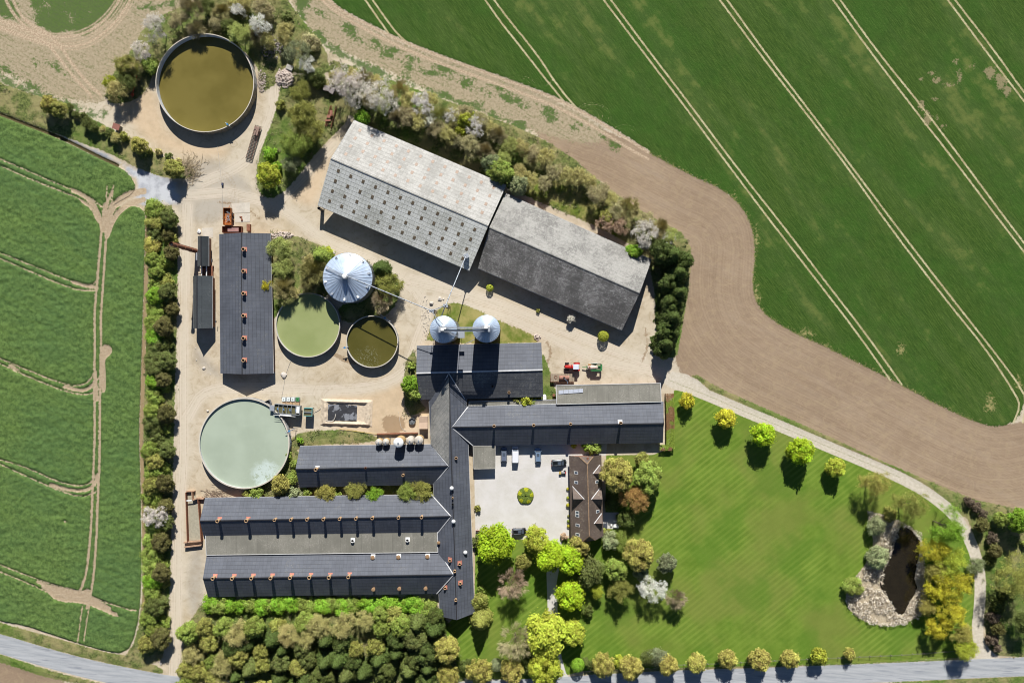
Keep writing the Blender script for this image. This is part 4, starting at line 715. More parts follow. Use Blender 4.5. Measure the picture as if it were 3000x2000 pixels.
def silo(label, u, v, rpx, h, rise, ribs, group, vents, cone):
    c = at(u, v, h); R = rpx*.1*(1-h/HC); root = thing('steel_silo', label, 'silo', (c.x, c.y, 0), 0, group); n = 72
    m = MB(); m.lathe((c.x, c.y, 0), [(R-.12, 0), (R-.12, h)], n); m.build('wall', SILOW, root, smooth=False)
    m = MB(); m.lathe((c.x, c.y, 0), [(R, h-.15), (R, h), (.55, h+rise-.15), (.5, h+rise), (.02, h+rise+.02)], ribs*2); m.build('roof', cone, root)
    m = MB()
    for i in range(ribs): a = 2*math.pi*i/ribs; d = Vector((math.cos(a), math.sin(a), 0)); m.bar(Vector((c.x, c.y, h+.03))+d*R, Vector((c.x, c.y, h+rise-.1))+d*.6, .06, .08)
    m.build('roof_ribs', STEEL, root)
    m = MB()
    for i in range(24): a = 2*math.pi*i/24; d = Vector((math.cos(a), math.sin(a), 0)); m.bar(Vector((c.x, c.y, 0))+d*(R-.08), Vector((c.x, c.y, h-.2))+d*(R-.08), .1)
    m.build('stiffeners', STEEL, root)
    m = MB(); m.lathe((c.x, c.y, 0), [(R+.03, h-.1), (R+.06, h-.02), (R+.02, h+.04)], n); m.build('eave_ring', STEEL, root)
    for i in range(vents):
        a = 2*math.pi*(i+.3)/vents; d = Vector((math.cos(a), math.sin(a), 0)); p = Vector((c.x, c.y, h+.45))+d*(R*.88); m = MB(); m.box(p, (.7, .5, .5), a); m.box(p+d*.32+Vector((0, 0, .05)), (.2, .6, .6), a); m.build('roof_vent', WHITEP if i % 3 else STEEL, root)
    return root, Vector((c.x, c.y, h)), R
s1, c1, R1 = silo('widest steel silo, blue grey ribbed roof with edge vents, by the yellow green tank', 1018.5, 813.5, 72.5, 7.0, 3.6, 36, None, 10, CONEB)
m = MB(); a = c1+Vector((0, 0, 3.9)); b = at(955, 783, 7.8)
for s in (-.35, .35):
    m.bar(a+Vector((.2*s, s, 0)), b+Vector((.2*s, s, 0)), .07); m.bar(a+Vector((.2*s, s, .7)), b+Vector((.2*s, s, .7)), .05)
for i in range(18): q = a.lerp(b, i/17); m.bar(q+Vector((0, -.35, 0)), q+Vector((0, .35, 0)), .12, .03)
m.build('catwalk', STEEL, s1)
m = MB(); m.lathe((c1.x, c1.y, 0), [(.75, 10.5), (.75, 11.3), (.5, 11.6), (.02, 11.7)], 16); m.build('hatch', WHITEP, s1)
s2, c2, R2 = silo('western of the twin tall silos by the grain hall, ladder on its side', 1299, 965, 39.8, 15.6, 2.0, 40, 'twin tall steel silos', 0, CONE)
s3, c3, R3 = silo('eastern of the twin tall silos north of the grain hall', 1424.5, 963, 40.2, 15.6, 2.0, 40, 'twin tall steel silos', 0, CONE)
# catwalk joining the silo tops, elevator head, conveyors
cw = thing('catwalk', 'narrow railed catwalk carrying a conveyor between the tops of the twin silos', 'catwalk', (c2.x, c2.y, 0)); zt = 18.2
A_, B_ = at(1291, 965, zt), at(1430, 964, zt); m = MB()
for dy in (-.6, .6):
    for dz in (0, .55, 1.05): m.bar(A_+Vector((0, dy, dz)), B_+Vector((0, dy, dz)), .08)
    for i in range(15): q = A_.lerp(B_, i/14)+Vector((0, dy, 0)); m.bar(q, q+Vector((0, 0, 1.05)), .05)
m.build('railing', STEEL, cw)
m = MB(); m.box((A_+B_)/2+Vector((0, -.35, 0)), ((B_-A_).length, .5, .06)); m.build('deck', STEEL, cw); m = MB(); m.box((A_+B_)/2+Vector((0, .3, .3)), ((B_-A_).length, .35, .4)); m.build('conveyor', STEEL, cw)
for cc_ in (c2, c3):
    for sx in (-.5, .5): m = MB(); m.bar(cc_+Vector((sx*2.2, 0, .9)), cc_+Vector((sx, 0, zt-15.6)), .14); m.build('leg', STEEL, cw)
    m = MB(); m.box(cc_+Vector((0, 0, 2.4)), (2.2, 1.7, .08)); m.build('platform', STEEL, cw)
for (u, v) in ((1296, 964), (1424, 958)): p = at(u, v, zt+1.3); m = MB(); m.box(p, (.9, .8, .9)); m.tube(p+Vector((.5, .1, 0)), p+Vector((1.0, .1, 0)), .25, n=10); m.build('motor', WHITEP, cw)
# ladder and landing on silo 2
ld = thing('silo_ladder', 'caged steel ladder with landings down the east side of the western twin silo', 'ladder', (c2.x+R2, c2.y, 0)); m = MB()
for sx in (-.3, .3): m.bar((c2.x+R2+.3, c2.y-1.4+sx, 0), (c2.x+R2+.3, c2.y-1.4+sx, 16.4), .07)
for i in range(44): z = .4+i*.36; m.bar((c2.x+R2+.3, c2.y-1.7, z), (c2.x+R2+.3, c2.y-1.1, z), .05)
m.build('rails', STEEL, ld)
for z in (8.5, 14.5): m = MB(); m.box((c2.x+R2+.9, c2.y-1.4, z), (1.5, 1.8, .1)); m.bar((c2.x+R2+1.6, c2.y-2.2, z+1), (c2.x+R2+1.6, c2.y-.6, z+1), .06); m.build('landing', STEEL, ld)
m = MB(); p0, p1 = Vector((c2.x+.6, c2.y-.6, 17.6)), Vector((c2.x+R2+.6, c2.y-2.0, 15.0))
for sy in (-.25, .25): m.bar(p0+Vector((0, sy, 0)), p1+Vector((0, sy, 0)), .07); m.bar(p0+Vector((0, sy, .7)), p1+Vector((0, sy, .7)), .05)
for i in range(14): q = p0.lerp(p1, i/13); m.bar(q+Vector((0, -.25, 0)), q+Vector((0, .25, 0)), .1)
m.build('stair', STEEL, ld)
J1, J2 = at(1305, 895, 13.5), at(1264, 910, 13.5)
def pipe(label, pts, r=.17, name='grain_pipe'):
    r = r*.72
    root = thing(name, label, 'pipe', (pts[0].x, pts[0].y, 0)); m = MB()
    for a, b in zip(pts[:-1], pts[1:]): m.tube(a, b, r, n=10)
    m.build('tube', STEEL, root); m = MB()
    for a, b in zip(pts[:-1], pts[1:]):
        k = max(1, int((b-a).length/2.0)); d = (b-a).normalized()
        for i in range(k+1): q = a.lerp(b, i/k); m.tube(q-d*.05, q+d*.05, r*1.35, n=10)
    m.build('flange', DSTEEL, root); return root
pipe('long steel grain pipe running from the widest silo top towards the twin silos', [at(1009.5, 806, 11.4), J2], .18)
pipe('short steel grain pipe branching between the two pipe junctions', [J2, J1], .16)
pipe('steel grain pipe between the big barn roof and the junction north of the twin silos', [at(1364.6, 751, 7.6), J1], .2)
pipe('steel grain pipe dropping from the junction behind the western twin silo', [J1, at(1294, 924, 9.5), at(1293, 930, 2)], .2)
pipe('thin steel pipe climbing over the western twin silo roof to the elevator head', [J2, at(1279, 931, 17.2), at(1298, 950, 19.2)], .13)
m = MB(); p = at(1367, 750, 6.6); m.box(p+Vector((0, 0, 0)), (1.1, 1.1, 1.0), .45); m.box(p+Vector((0, 0, .55)), (1.3, 1.3, .1), .45); tag(m.build('intake_hopper', STEEL), 'square steel intake hopper near the south east corner of the big barn roof', 'hopper')
for (J, lab) in ((J1, 'slim dark lattice mast holding up the northern pipe junction'), (J2, 'slim dark lattice mast holding up the western pipe junction')):
    r = thing('lattice_mast', lab, 'mast', (J.x, J.y, 0)); m = MB(); b = Vector((J.x, J.y, 0)); c_ = [(.35, .35), (-.35, .35), (-.35, -.35), (.35, -.35)]
    for x, y in c_: m.bar(b+Vector((x, y, 0)), b+Vector((x, y, 13.3)), .07)
    for i in range(12):
        z = i*1.1
        for k in range(4): (x0_, y0_), (x1_, y1_) = c_[k], c_[(k+1) % 4]; m.bar(b+Vector((x0_, y0_, z)), b+Vector((x1_, y1_, z+1.1)), .045)
    m.build('lattice', DSTEEL, r); m = MB(); m.box(b+Vector((0, 0, 13.4)), (1.3, .9, .1)); m.build('top_plate', STEEL, r)
p = at(1243, 0, 0)
# small auger lying by the silos
pipe('short white auger lying on the ground between the twin silos', [at(1361, 1008, .4), at(1392, 994, 1.2)], .14, 'auger')
# --- feed silos behind wing 1
def feed_silo(label, u, v, rpx, h, mat, cap, tilt=0):
    c = at(u, v, h); R = rpx*.1; root = thing('feed_silo', label, 'silo', (c.x, c.y, 0), 0, 'row of small feed silos'); n = 28
    m = MB(); m.lathe((c.x, c.y, 0), [(.25, 1.0), (R, 2.4), (R, h-.5), (R*.85, h-.2), (R*.3, h), (.01, h+.05)], n); m.build('hopper', mat, root, smooth=False)
    m = MB(); m.lathe((c.x, c.y, 0), [(R+.02, h-.52), (R*.87, h-.18), (R*.32, h+.03), (.01, h+.08)], n); m.build('cover', cap, root, smooth=True)
    for a in range(4): d = Vector((math.cos(a*1.57+.78), math.sin(a*1.57+.78), 0))*R*.9; m = MB(); m.bar(Vector((c.x, c.y, 0))+d, Vector((c.x, c.y, 2.6))+d, .12); m.build('leg', STEEL, root)
    m = MB(); m.tube((c.x-R*.1, c.y-.25, h+.05), (c.x-R*.1, c.y-R*.8, h+.25), .08, n=8); m.tube((c.x, c.y, h), (c.x, c.y, h+.3), .22, n=12); m.build('lid', STEEL, root)
TANF = plain('yellowed_fibreglass', (.52, .36, .17), .5, .4, var=.25, sc=1); GREYF = plain('greyed_fibreglass', (.52, .47, .4), .6, .3, var=.3, sc=1.5)
for lab, x, y, r, h, mt, cp in (('westernmost of the five feed silos behind the wing, pale worn top', 1606, 765, 43, 5.2, TANF, GREYF), ('second feed silo from the west, orange tinted body with pale top', 1697, 762, 43, 5.2, TANF, GREYF), ('tallest feed silo with a bright white domed top, middle of the row', 1858, 770, 62, 8.6, TANF, WHITEP), ('second feed silo from the east, speckled grey tan top', 2005, 745, 50, 5.8, GREYF, GREYF), ('easternmost of the five feed silos behind the wing, tan top with a red lid', 2118, 740, 56, 5.8, TANF, GREYF)):
    feed_silo(lab, 740+x/4.3556, 1120+y/4.3556, r/4.3556, h, mt, cp)
# ------------------------------------------------------------------ trees and shrubs
def leaf_mat(name, transl=.25, rough=.6):
    t = NT(name, rough, .2); oi = t.n.new('ShaderNodeObjectInfo'); tn = t.attr('tone')
    hsv = t.n.new('ShaderNodeHueSaturation'); t.L(oi.outputs['Color'], hsv.inputs['Color']); t.L(t.math('ADD', .6, t.math('MULTIPLY', tn, .9)), hsv.inputs['Value']); t.L(t.math('ADD', .485, t.math('MULTIPLY', tn, .03)), hsv.inputs['Hue'])
    c = hsv.outputs[0]; t.L(c, t.b.inputs['Base Color']); tr = t.n.new('ShaderNodeBsdfTranslucent'); t.L(c, tr.inputs['Color']); mx = t.n.new('ShaderNodeMixShader'); mx.inputs[0].default_value = transl
    out = t.n['Material Output']; t.L(t.b.outputs[0], mx.inputs[1]); t.L(tr.outputs[0], mx.inputs[2]); t.L(mx.outputs[0], out.inputs[0]); return t.mat
LEAF = leaf_mat('foliage'); BARK = plain('bark', (.14, .11, .08), .9, .1, var=.4, sc=3)
t = NT('twigs', .9, .1); oi = t.n.new('ShaderNodeObjectInfo'); TWIG = t.col(t.mix(.3, oi.outputs['Color'], (.34, .28, .19, 1)))
def quads(c, nrm, size, rng, asp=.7):
    n = len(c); nrm = nrm/np.maximum(1e-6, np.linalg.norm(nrm, axis=1))[:, None]; r = rng.normal(size=(n, 3)); a = np.cross(nrm, r); a /= np.maximum(1e-6, np.linalg.norm(a, axis=1))[:, None]; b = np.cross(nrm, a)
    s = (size*(.6+.8*rng.random(n)))[:, None] if np.ndim(size) == 0 else size[:, None]; a = a*s; b = b*s*asp
    v = np.stack([c-a-b*.4, c-a*.1-b, c+a+b*.2, c+a*.2+b], 1).reshape(-1, 3); f = np.arange(n*4).reshape(n, 4); return v, f
def prisms(segs):
    if not segs: return np.zeros((0, 3)), np.zeros((0, 4), int)
    S = np.array([(*p, *q, r0, r1) for p, q, r0, r1 in segs]); p, q, r0, r1 = S[:, :3], S[:, 3:6], S[:, 6:7], S[:, 7:8]; d = q-p; d /= np.maximum(1e-6, np.linalg.norm(d, axis=1))[:, None]
    up = np.where(np.abs(d[:, 2:3]) < .9, np.array([[0, 0, 1.]]), np.array([[1., 0, 0]])); a = np.cross(d, up); a /= np.linalg.norm(a, axis=1)[:, None]; b = np.cross(d, a); V = []
    for e, r in ((p, r0), (q, r1)):
        for k in range(3): t_ = 2*math.pi*k/3; V.append(e+r*(a*math.cos(t_)+b*math.sin(t_)))
    V = np.stack(V, 1).reshape(-1, 3); base = (np.arange(len(S))*6)[:, None]
    F = np.concatenate([base+np.array([[i, (i+1) % 3, 3+(i+1) % 3, 3+i]]) for i in range(3)]); return V, F
def branches(R, H, rng, depth=4, z0=.3, spread=.75, kids=4, thick=.05):
    segs, tips = [], []
    def grow(p, d, L, r, lv):
        k = 3; q = p
        for i in range(k):
            d = d+rng.normal(size=3)*.13+np.array([0, 0, .05]); d /= np.linalg.norm(d); q2 = q+d*L/k; segs.append((q, q2, r*(1-.2*i), r*(.8-.2*i))); q = q2
            if lv < depth and i > 0:
                for _ in range(kids-1 if lv else kids):
                    s = rng.normal(size=3); s -= d*(s@d); s /= np.linalg.norm(s); nd = d*.62+s*spread; nd /= np.linalg.norm(nd); grow(q, nd, L*(.52+.2*rng.random()), r*.5, lv+1)
        if lv >= depth-1: tips.append(q)
    nb = 6; segs.append((np.zeros(3), np.array([0, 0, H*z0]), thick*R*1.2, thick*R))
    for i in range(nb):
        a_ = 2*math.pi*i/nb+rng.random(); t_ = .25+.75*rng.random(); d = np.array([math.cos(a_)*t_, math.sin(a_)*t_, .9]); d /= np.linalg.norm(d); grow(np.array([0, 0, H*z0*(.7+.3*rng.random())]), d, R*.62, thick*R*.55, 1)
    P = np.array([s[1] for s in segs]); T = np.array(tips); rad = np.percentile(np.hypot(P[:, 0], P[:, 1]), 96); zt = P[:, 2].max(); sx, sz = R/rad, H/zt; sc = np.array([sx, sx, sz])
    return [(p*sc, q*sc, r0, r1) for p, q, r0, r1 in segs], T*sc
PROTO = {}
def leafy(R, H, rng, n, size, nb=26, rb=.3, flat_=.0, hc=.58, vert=1.0, lo=-.35):
    C = []; N = []; T = []; rz = H*(1-hc); c0 = np.array([0, 0, H*hc])
    for i in range(nb):
        while True:
            d = rng.normal(size=3); d /= np.linalg.norm(d)
            if d[2] > lo: break
        u = .55+.3*rng.random() if i > nb*.25 else .35*rng.random()+.1; c = c0+d*np.array([R, R, rz])*u; r = R*rb*(.7+.6*rng.random()); k = int(n/nb*(r/(R*rb))**2); e = rng.normal(size=(k, 3)); e /= np.linalg.norm(e, axis=1)[:, None]
        keep = (e@d > -.35) | (rng.random(k) < .3); e = e[keep]; k = len(e); rr = r*(1-.28*rng.random(k)**2)*(1+.16*rng.normal(size=k))*np.where(rng.random(k) < .1, 1.15+.35*rng.random(k), 1); C.append(c+e*rr[:, None]*np.array([1, 1, vert])); N.append(e+rng.normal(size=(k, 3))*.45+np.array([0, .25, .45])); T.append(np.clip(.5+.22*rng.normal()+.2*rng.normal(size=k), 0, 1))
    C, N, T = np.concatenate(C), np.concatenate(N), np.concatenate(T); v, f = quads(C, N, size, rng); return v, f, T
def make(kind, size, var):
    key = (kind, size, var)
    if key in PROTO: return PROTO[key]
    rng = np.random.default_rng(hash((len(kind), sum(map(ord, kind)), int(size*10), var)) % 99999); R = size; crown = trunk = None; H = {'cone': 2.6, 'shrub': 1.5, 'pillow': 1.4}.get(kind, 2.2)*R
    area = (R/2.6)**2
    if kind == 'maple': v, f, T = leafy(R, H, rng, int(5200*area**.85), .15+.028*R, nb=int(22+10*R), rb=.24+.2/R, hc=.55)
    elif kind == 'dense': v, f, T = leafy(R, H, rng, int(7600*area**.85), .11+.02*R, nb=int(50+20*R), rb=.12+.2/R, hc=.55)
    elif kind == 'pillow': v, f, T = leafy(R, H, rng, int(5200*area**.9), .13+.02*R, nb=int(14+4*R), rb=.36, hc=.45, lo=-.5)
    elif kind == 'shrub': v, f, T = leafy(R, H, rng, int(3600*area**.9), .15+.02*R, nb=int(20+5*R), rb=.3, hc=.4, vert=1.2, lo=-.5)
    elif kind == 'topiary':
        k = int(4200*area); e = rng.normal(size=(k, 3)); e /= np.linalg.norm(e, axis=1)[:, None]; H = R*1.9; C = e*np.array([R, R, H/2])*(.96+.06*rng.random(k))[:, None]+np.array([0, 0, H/2]); v, f = quads(C, e+rng.normal(size=(k, 3))*.35, .14, rng); T = np.clip(.5+.2*rng.normal(size=k), 0, 1)
    elif kind == 'cone':
        k = int(6500*area**.9); z = rng.random(k)**1.3; a_ = rng.random(k)*2*math.pi; lob = 1+.16*np.sin(a_*9+z*40)+.12*np.sin(z*55); r = R*(1-z)**.75*lob*(.75+.28*rng.random(k)); C = np.stack([r*np.cos(a_), r*np.sin(a_), z*H+.2-.12*r], 1); v, f = quads(C, np.stack([np.cos(a_), np.sin(a_), .7+0*z], 1)+rng.normal(size=(k, 3))*.5, .17+.02*R, rng); T = np.clip(.45+.2*rng.normal(size=k)+.25*np.sin(a_*9+z*40), 0, 1)
    if kind in ('bare', 'bud', 'blossom', 'willow'):
        dp = 4 if R > 2 else 3; segs, tips = branches(R, H, rng, depth=dp, kids=3 if R > 2 else 4, spread=.8 if kind != 'willow' else .95, thick=.035)
        big = [s for s in segs if s[2] > .035*R*.3]; sm_ = [(p, q, max(r0, .022), max(r1, .016)) for p, q, r0, r1 in segs if r0 <= .035*R*.3]
        v1, f1 = prisms(big); trunk = np_mesh('trunk_mesh', v1, f1, [BARK]); v2, f2 = prisms(sm_); v, f, T, mi = v2, f2, np.full(len(f2), .5), np.ones(len(f2), int)
        if kind == 'bare':
            src = tips if len(tips) < 1500 else tips[rng.choice(len(tips), 1500, False)]; per = max(3, int(5500/len(src))); C = (src[:, None, :]+rng.normal(size=(len(src), per, 3))*.3*(R/4)**.5).reshape(-1, 3); o_ = C-np.array([0, 0, H*.35]); nn_ = np.cross(o_, rng.normal(size=C.shape)); a_ = o_/np.linalg.norm(o_, axis=1)[:, None]; b_ = np.cross(a_, nn_); b_ /= np.linalg.norm(b_, axis=1)[:, None]; L_2 = .22+.25*rng.random(len(C))[:, None]; w_2 = .016*(1+R/5)
            v3 = np.stack([C-a_*L_2-b_*w_2, C-a_*L_2+b_*w_2, C+a_*L_2+b_*w_2*.6, C+a_*L_2-b_*w_2*.6], 1).reshape(-1, 3); f3 = np.arange(len(C)*4).reshape(-1, 4); v = np.concatenate([v2, v3]); f = np.concatenate([f2, f3+len(v2)]); T = np.concatenate([T, np.full(len(f3), .5)]); mi = np.concatenate([mi, np.ones(len(f3), int)])
        if kind != 'bare':
            per = {'bud': 20, 'blossom': 10, 'willow': 19}[kind]; src = tips if len(tips) < 1500 else tips[rng.choice(len(tips), 1500, False)]; per = min(per, max(4, int(22000/len(src)))); jit = {'bud': .3, 'blossom': .2, 'willow': .27}[kind]*(R/4)**.5
            C = (src[:, None, :]+rng.normal(size=(len(src), per, 3))*jit).reshape(-1, 3); tt = np.repeat(rng.random(len(src)), per); v3, f3 = quads(C, rng.normal(size=C.shape)+np.array([0, 0, .8]), {'bud': .105, 'blossom': .1, 'willow': .115}[kind]*(.8+.06*R), rng)
            v = np.concatenate([v2, v3]); f = np.concatenate([f2, f3+len(v2)]); T = np.concatenate([T, np.clip(.2+.6*tt+.15*rng.normal(size=len(tt)), 0, 1)]); mi = np.concatenate([mi, np.zeros(len(f3), int)])
        crown = np_mesh('crown_mesh', v, f, [LEAF, TWIG], tone=T, mi=mi)
    else:
        crown = np_mesh('crown_mesh', v, f, [LEAF], tone=T)
        segs = [(np.zeros(3), np.array([0, 0, H*.5]), .07*R, .045*R)]
        for i in range(5): a_ = i*1.256+rng.random(); segs.append((np.array([0, 0, H*(.12+.06*i)]), np.array([math.cos(a_)*R*.6, math.sin(a_)*R*.6, H*(.45+.06*i)]), .035*R, .012*R))
        v1, f1 = prisms(segs); trunk = np_mesh('trunk_mesh', v1, f1, [BARK])
    PROTO[key] = (crown, trunk, R, H); return PROTO[key]
CLR = {'belt': (.52, .47, .19), 'beltg': (.44, .48, .15), 'beltb': (.46, .41, .22), 'bright': (.36, .49, .022), 'yellowgreen': (.46, .5, .06), 'gold': (.43, .39, .10), 'olive': (.33, .33, .08), 'green': (.28, .35, .07), 'dark': (.12, .15, .035), 'darkolive': (.155, .185, .05), 'yew': (.15, .14, .045), 'grey': (.26, .29, .15), 'spring': (.25, .42, .04), 'yellow': (.55, .5, .045), 'orange': (.5, .31, .11), 'red': (.52, .37, .26), 'brown': (.17, .13, .09), 'white': (.78, .76, .7), 'pink': (.70, .65, .58), 'barebrown': (.46, .37, .24), 'bareolive': (.48, .43, .22), 'conifer': (.105, .145, .035), 'sage': (.31, .35, .17), 'reedy': (.42, .36, .26)}
NT_ = {'n': 0}
def plant(kind, u, v, rpx, color, label, name='tree', cat='tree', group=None, hk=1.0, stretch=(1, 1), jitter=.1, low=None, base=0.0):
    Rw = rpx*.1*1.04; cls_ = [1.0, 1.9, 3.2, 5.0]; sz = min(cls_, key=lambda c_: abs(math.log(c_/Rw))); rg = random.Random(int(u*7+v*13)); crown, trunk, R0, H0 = make(kind, sz, rg.randrange(2)); s = Rw/R0
    H = H0*s*hk; p = at(u, v, H*.58); root = thing(name, label, cat, (p.x, p.y, base), 0, group)
    rot = rg.random()*6.28; c3_ = CLR[color]; f = 1+jitter*(rg.random()*2-1); col = (c3_[0]*f, c3_[1]*f*(1+.06*(rg.random()-.5)), c3_[2]*f, 1)
    for nm, me in (('crown', crown), ('trunk', trunk)):
        o = bpy.data.objects.new(nm, me); COL.objects.link(o); o.parent = root; o.rotation_euler = (0, 0, rot if stretch == (1, 1) else 0); o.scale = (s*stretch[0], s*stretch[1], s*hk); o.color = col
    NT_['n'] += 1; return root
R5 = lambda x, y: (2000+x/2.351, 1333+y/2.351)
R4 = lambda x, y: (1000+x/2.351, 1333+y/2.351)
R3 = lambda x, y: (x/2.351, 1333+y/2.351)
DD = lambda x, y: (x*1.27551, y*1.27551)
def along(pts, step, wob, rg):
    out = []
    for (a, b), (c_, d) in zip(pts[:-1], pts[1:]):
        L = math.hypot(c_-a, d-b); k = max(1, int(L/step))
        for i in range(k): t_ = (i+rg.random()*.5)/k; nx_, ny_ = -(d-b)/L, (c_-a)/L; w_ = rg.uniform(-wob, wob); out.append((a+(c_-a)*t_+nx_*w_, b+(d-b)*t_+ny_*w_))
    return out
ORD = ['first', 'second', 'third', 'fourth', 'fifth', 'sixth', 'seventh', 'eighth', 'ninth', 'tenth', 'eleventh', 'twelfth', 'thirteenth', 'fourteenth', 'fifteenth', 'sixteenth', 'seventeenth', 'eighteenth', 'nineteenth']+[a+b for a in ('twent', 'thirt', 'fort', 'fift') for b in ('ieth', 'y-first', 'y-second', 'y-third', 'y-fourth', 'y-fifth', 'y-sixth', 'y-seventh', 'y-eighth', 'y-ninth')]
def RANK(txt, v, vals): return txt % ORD[sorted(vals).index(v)]
def band(y): return 'northern edge' if y < 1460 else 'upper rows' if y < 1510 else 'lower rows' if y < 1555 else 'road side'
# avenue along the farm track
AV = 'avenue of lawn trees along the gravel track'
for (x, y, r, c_, k, lb) in ((1578, 920, 16, 'yellow', 'maple', 'small round yellow green tree, nearest the barn in the avenue row'), (1667, 960, 21, 'yellow', 'maple', 'second avenue tree from the barn, golden yellow crown'), (1753, 997, 25, 'bright', 'maple', 'third avenue tree from the barn, bright lime crown'), (1839, 1035, 27, 'bright', 'maple', 'fourth and brightest avenue tree, largest lime green crown of the row'), (1919, 1073, 20, 'yellowgreen', 'maple', 'fifth avenue tree, small loose pale green crown'), (2008, 1110, 33, 'gold', 'bud', 'thin olive gold avenue tree between the small pale tree and the pond'), (2090, 1160, 38, 'olive', 'bud', 'sparse olive tree at the north end of the pond'), (2172, 1208, 40, 'spring', 'bud', 'feathery fresh green tree at the bend of the gravel track')):
    plant(k, *DD(x, y), r*1.2755, c_, lb, 'avenue_tree', 'tree', AV)
for (x, y, r, c_, k, lb, n_) in ((2010, 1207, 21, 'sage', 'pillow', 'round grey green willow bush on the northwest pond bank', 'willow_bush'), (2018, 1280, 25, 'sage', 'shrub', 'pale sage bush on the west bank of the pond beside the reeds', 'willow_bush'), (1962, 1348, 20, 'green', 'pillow', 'dark green bush at the southwest edge of the reeds', 'bush'), (2045, 1182, 16, 'olive', 'shrub', 'small olive bush at the top of the pond', 'bush')):
    plant(k, *DD(x, y), r*1.2755, c_, lb, n_, 'bush')
for i, (x, y, r, c_) in enumerate(((2150, 1262, 38, 'yellow'), (2192, 1290, 40, 'yellowgreen'), (2205, 1345, 40, 'yellow'), (2160, 1345, 34, 'yellow'), (2190, 1405, 38, 'yellow'), (2135, 1388, 24, 'gold'), (2162, 1438, 30, 'yellow'), (2212, 1452, 28, 'gold'), (2158, 1308, 30, 'gold'))):
    plant('willow', *DD(x-8, y), r*1.02, c_, ['yellow willow at the north end of the clump east of the pond', 'yellow green willow second from the north east of the pond', 'yellow willow leaning over the gravel track, east side of the clump', 'yellow willow nearest the pond water in the middle of the clump', 'broad yellow willow in the south half of the clump', 'small gold willow over the south east reeds', 'southernmost yellow willow overhanging the lawn', 'gold willow at the south east corner of the clump', 'gold willow squeezed between the northern yellow ones'][i], 'willow', 'tree', 'yellow willows beside the pond')
plant('bud', *DD(2240, 1300), 22, 'sage', 'wispy pale tree over the gravel track east of the willows', 'sapling', 'tree'); plant('bud', *DD(2215, 1490), 30, 'yellowgreen', 'small spindly tree at the mouth of the gravel track by the road', 'sapling', 'tree')
for i, (u, v, r, c_) in enumerate(((2040, 1941, 27, 'gold'), (2131, 1928.5, 27, 'gold'), (2225.5, 1930.6, 30, 'gold'), (2312.6, 1928.5, 27, 'gold'), (2397.7, 1922, 24, 'yellowgreen'), (2489, 1913.6, 16, 'gold'))):
    plant('maple', u, v, r*.95, c_, ['westernmost of the six gold trees on the road verge', 'second gold verge tree from the west', 'third gold verge tree, the widest crown of the six', 'fourth gold verge tree from the west', 'fifth verge tree, greener crown than its neighbours', 'smallest and easternmost of the gold verge trees'][i], 'roadside_tree', 'tree', 'small gold trees along the road verge')
for (x, y, r, c_, k, lb, n_) in ((1327, 1527, 15, 'spring', 'topiary', 'clipped round green bush just east of the drive mouth', 'clipped_bush'), (1346, 1523, 8, 'dark', 'cone', 'narrow dark conifer beside the clipped round bush', 'conifer'), (1364, 1527, 15, 'dark', 'shrub', 'dark shrub under the gold tree east of the drive', 'bush'), (1387, 1526, 27, 'gold', 'dense', 'first gold tree east of the drive along the road', 'roadside_tree'), (1425, 1518, 14, 'yellowgreen', 'shrub', 'small yellow green shrub between two gold trees east of the drive', 'bush'), (1450, 1532, 28, 'gold', 'dense', 'second gold tree east of the drive along the road', 'roadside_tree'), (1488, 1508, 19, 'darkolive', 'pillow', 'round dark bush behind the second gold tree', 'bush'), (1512, 1506, 22, 'grey', 'pillow', 'grey green round bush near the east end of the roadside shrubs', 'bush'), (1535, 1526, 24, 'gold', 'dense', 'upright gold tree at the east end of the roadside shrubs', 'roadside_tree'),
    (1025, 1490, 31, 'gold', 'dense', 'tall gold tree south of the spine barn, beside the dark wood', 'tree'), (1030, 1552, 27, 'gold', 'dense', 'gold tree at the road directly south of the tall gold tree', 'roadside_tree'), (1100, 1541, 30, 'gold', 'dense', 'gold tree on the road between a dark bush and the grey ball bush', 'roadside_tree'), (1068, 1530, 15, 'dark', 'pillow', 'dark green bush between two gold roadside trees west of the drive', 'bush'), (1140, 1527, 14, 'grey', 'topiary', 'pale grey ball shaped bush by the road west of the drive', 'clipped_bush'), (1176, 1540, 28, 'gold', 'dense', 'gold tree east of the grey ball bush by the road', 'roadside_tree'), (1208, 1528, 16, 'dark', 'shrub', 'dark bush just west of the drive mouth', 'bush'), (1252, 1536, 40, 'yellowgreen', 'dense', 'broad yellow green tree at the foot of the drive', 'tree')):
    plant(k, *DD(x, y), r*1.2755, c_, lb, n_, 'tree' if 'tree' in n_ or n_ == 'conifer' else 'bush', 'gold roadside trees west of the lawn' if n_ == 'roadside_tree' else None)
GT = 'garden trees between the courtyard and the lawn'
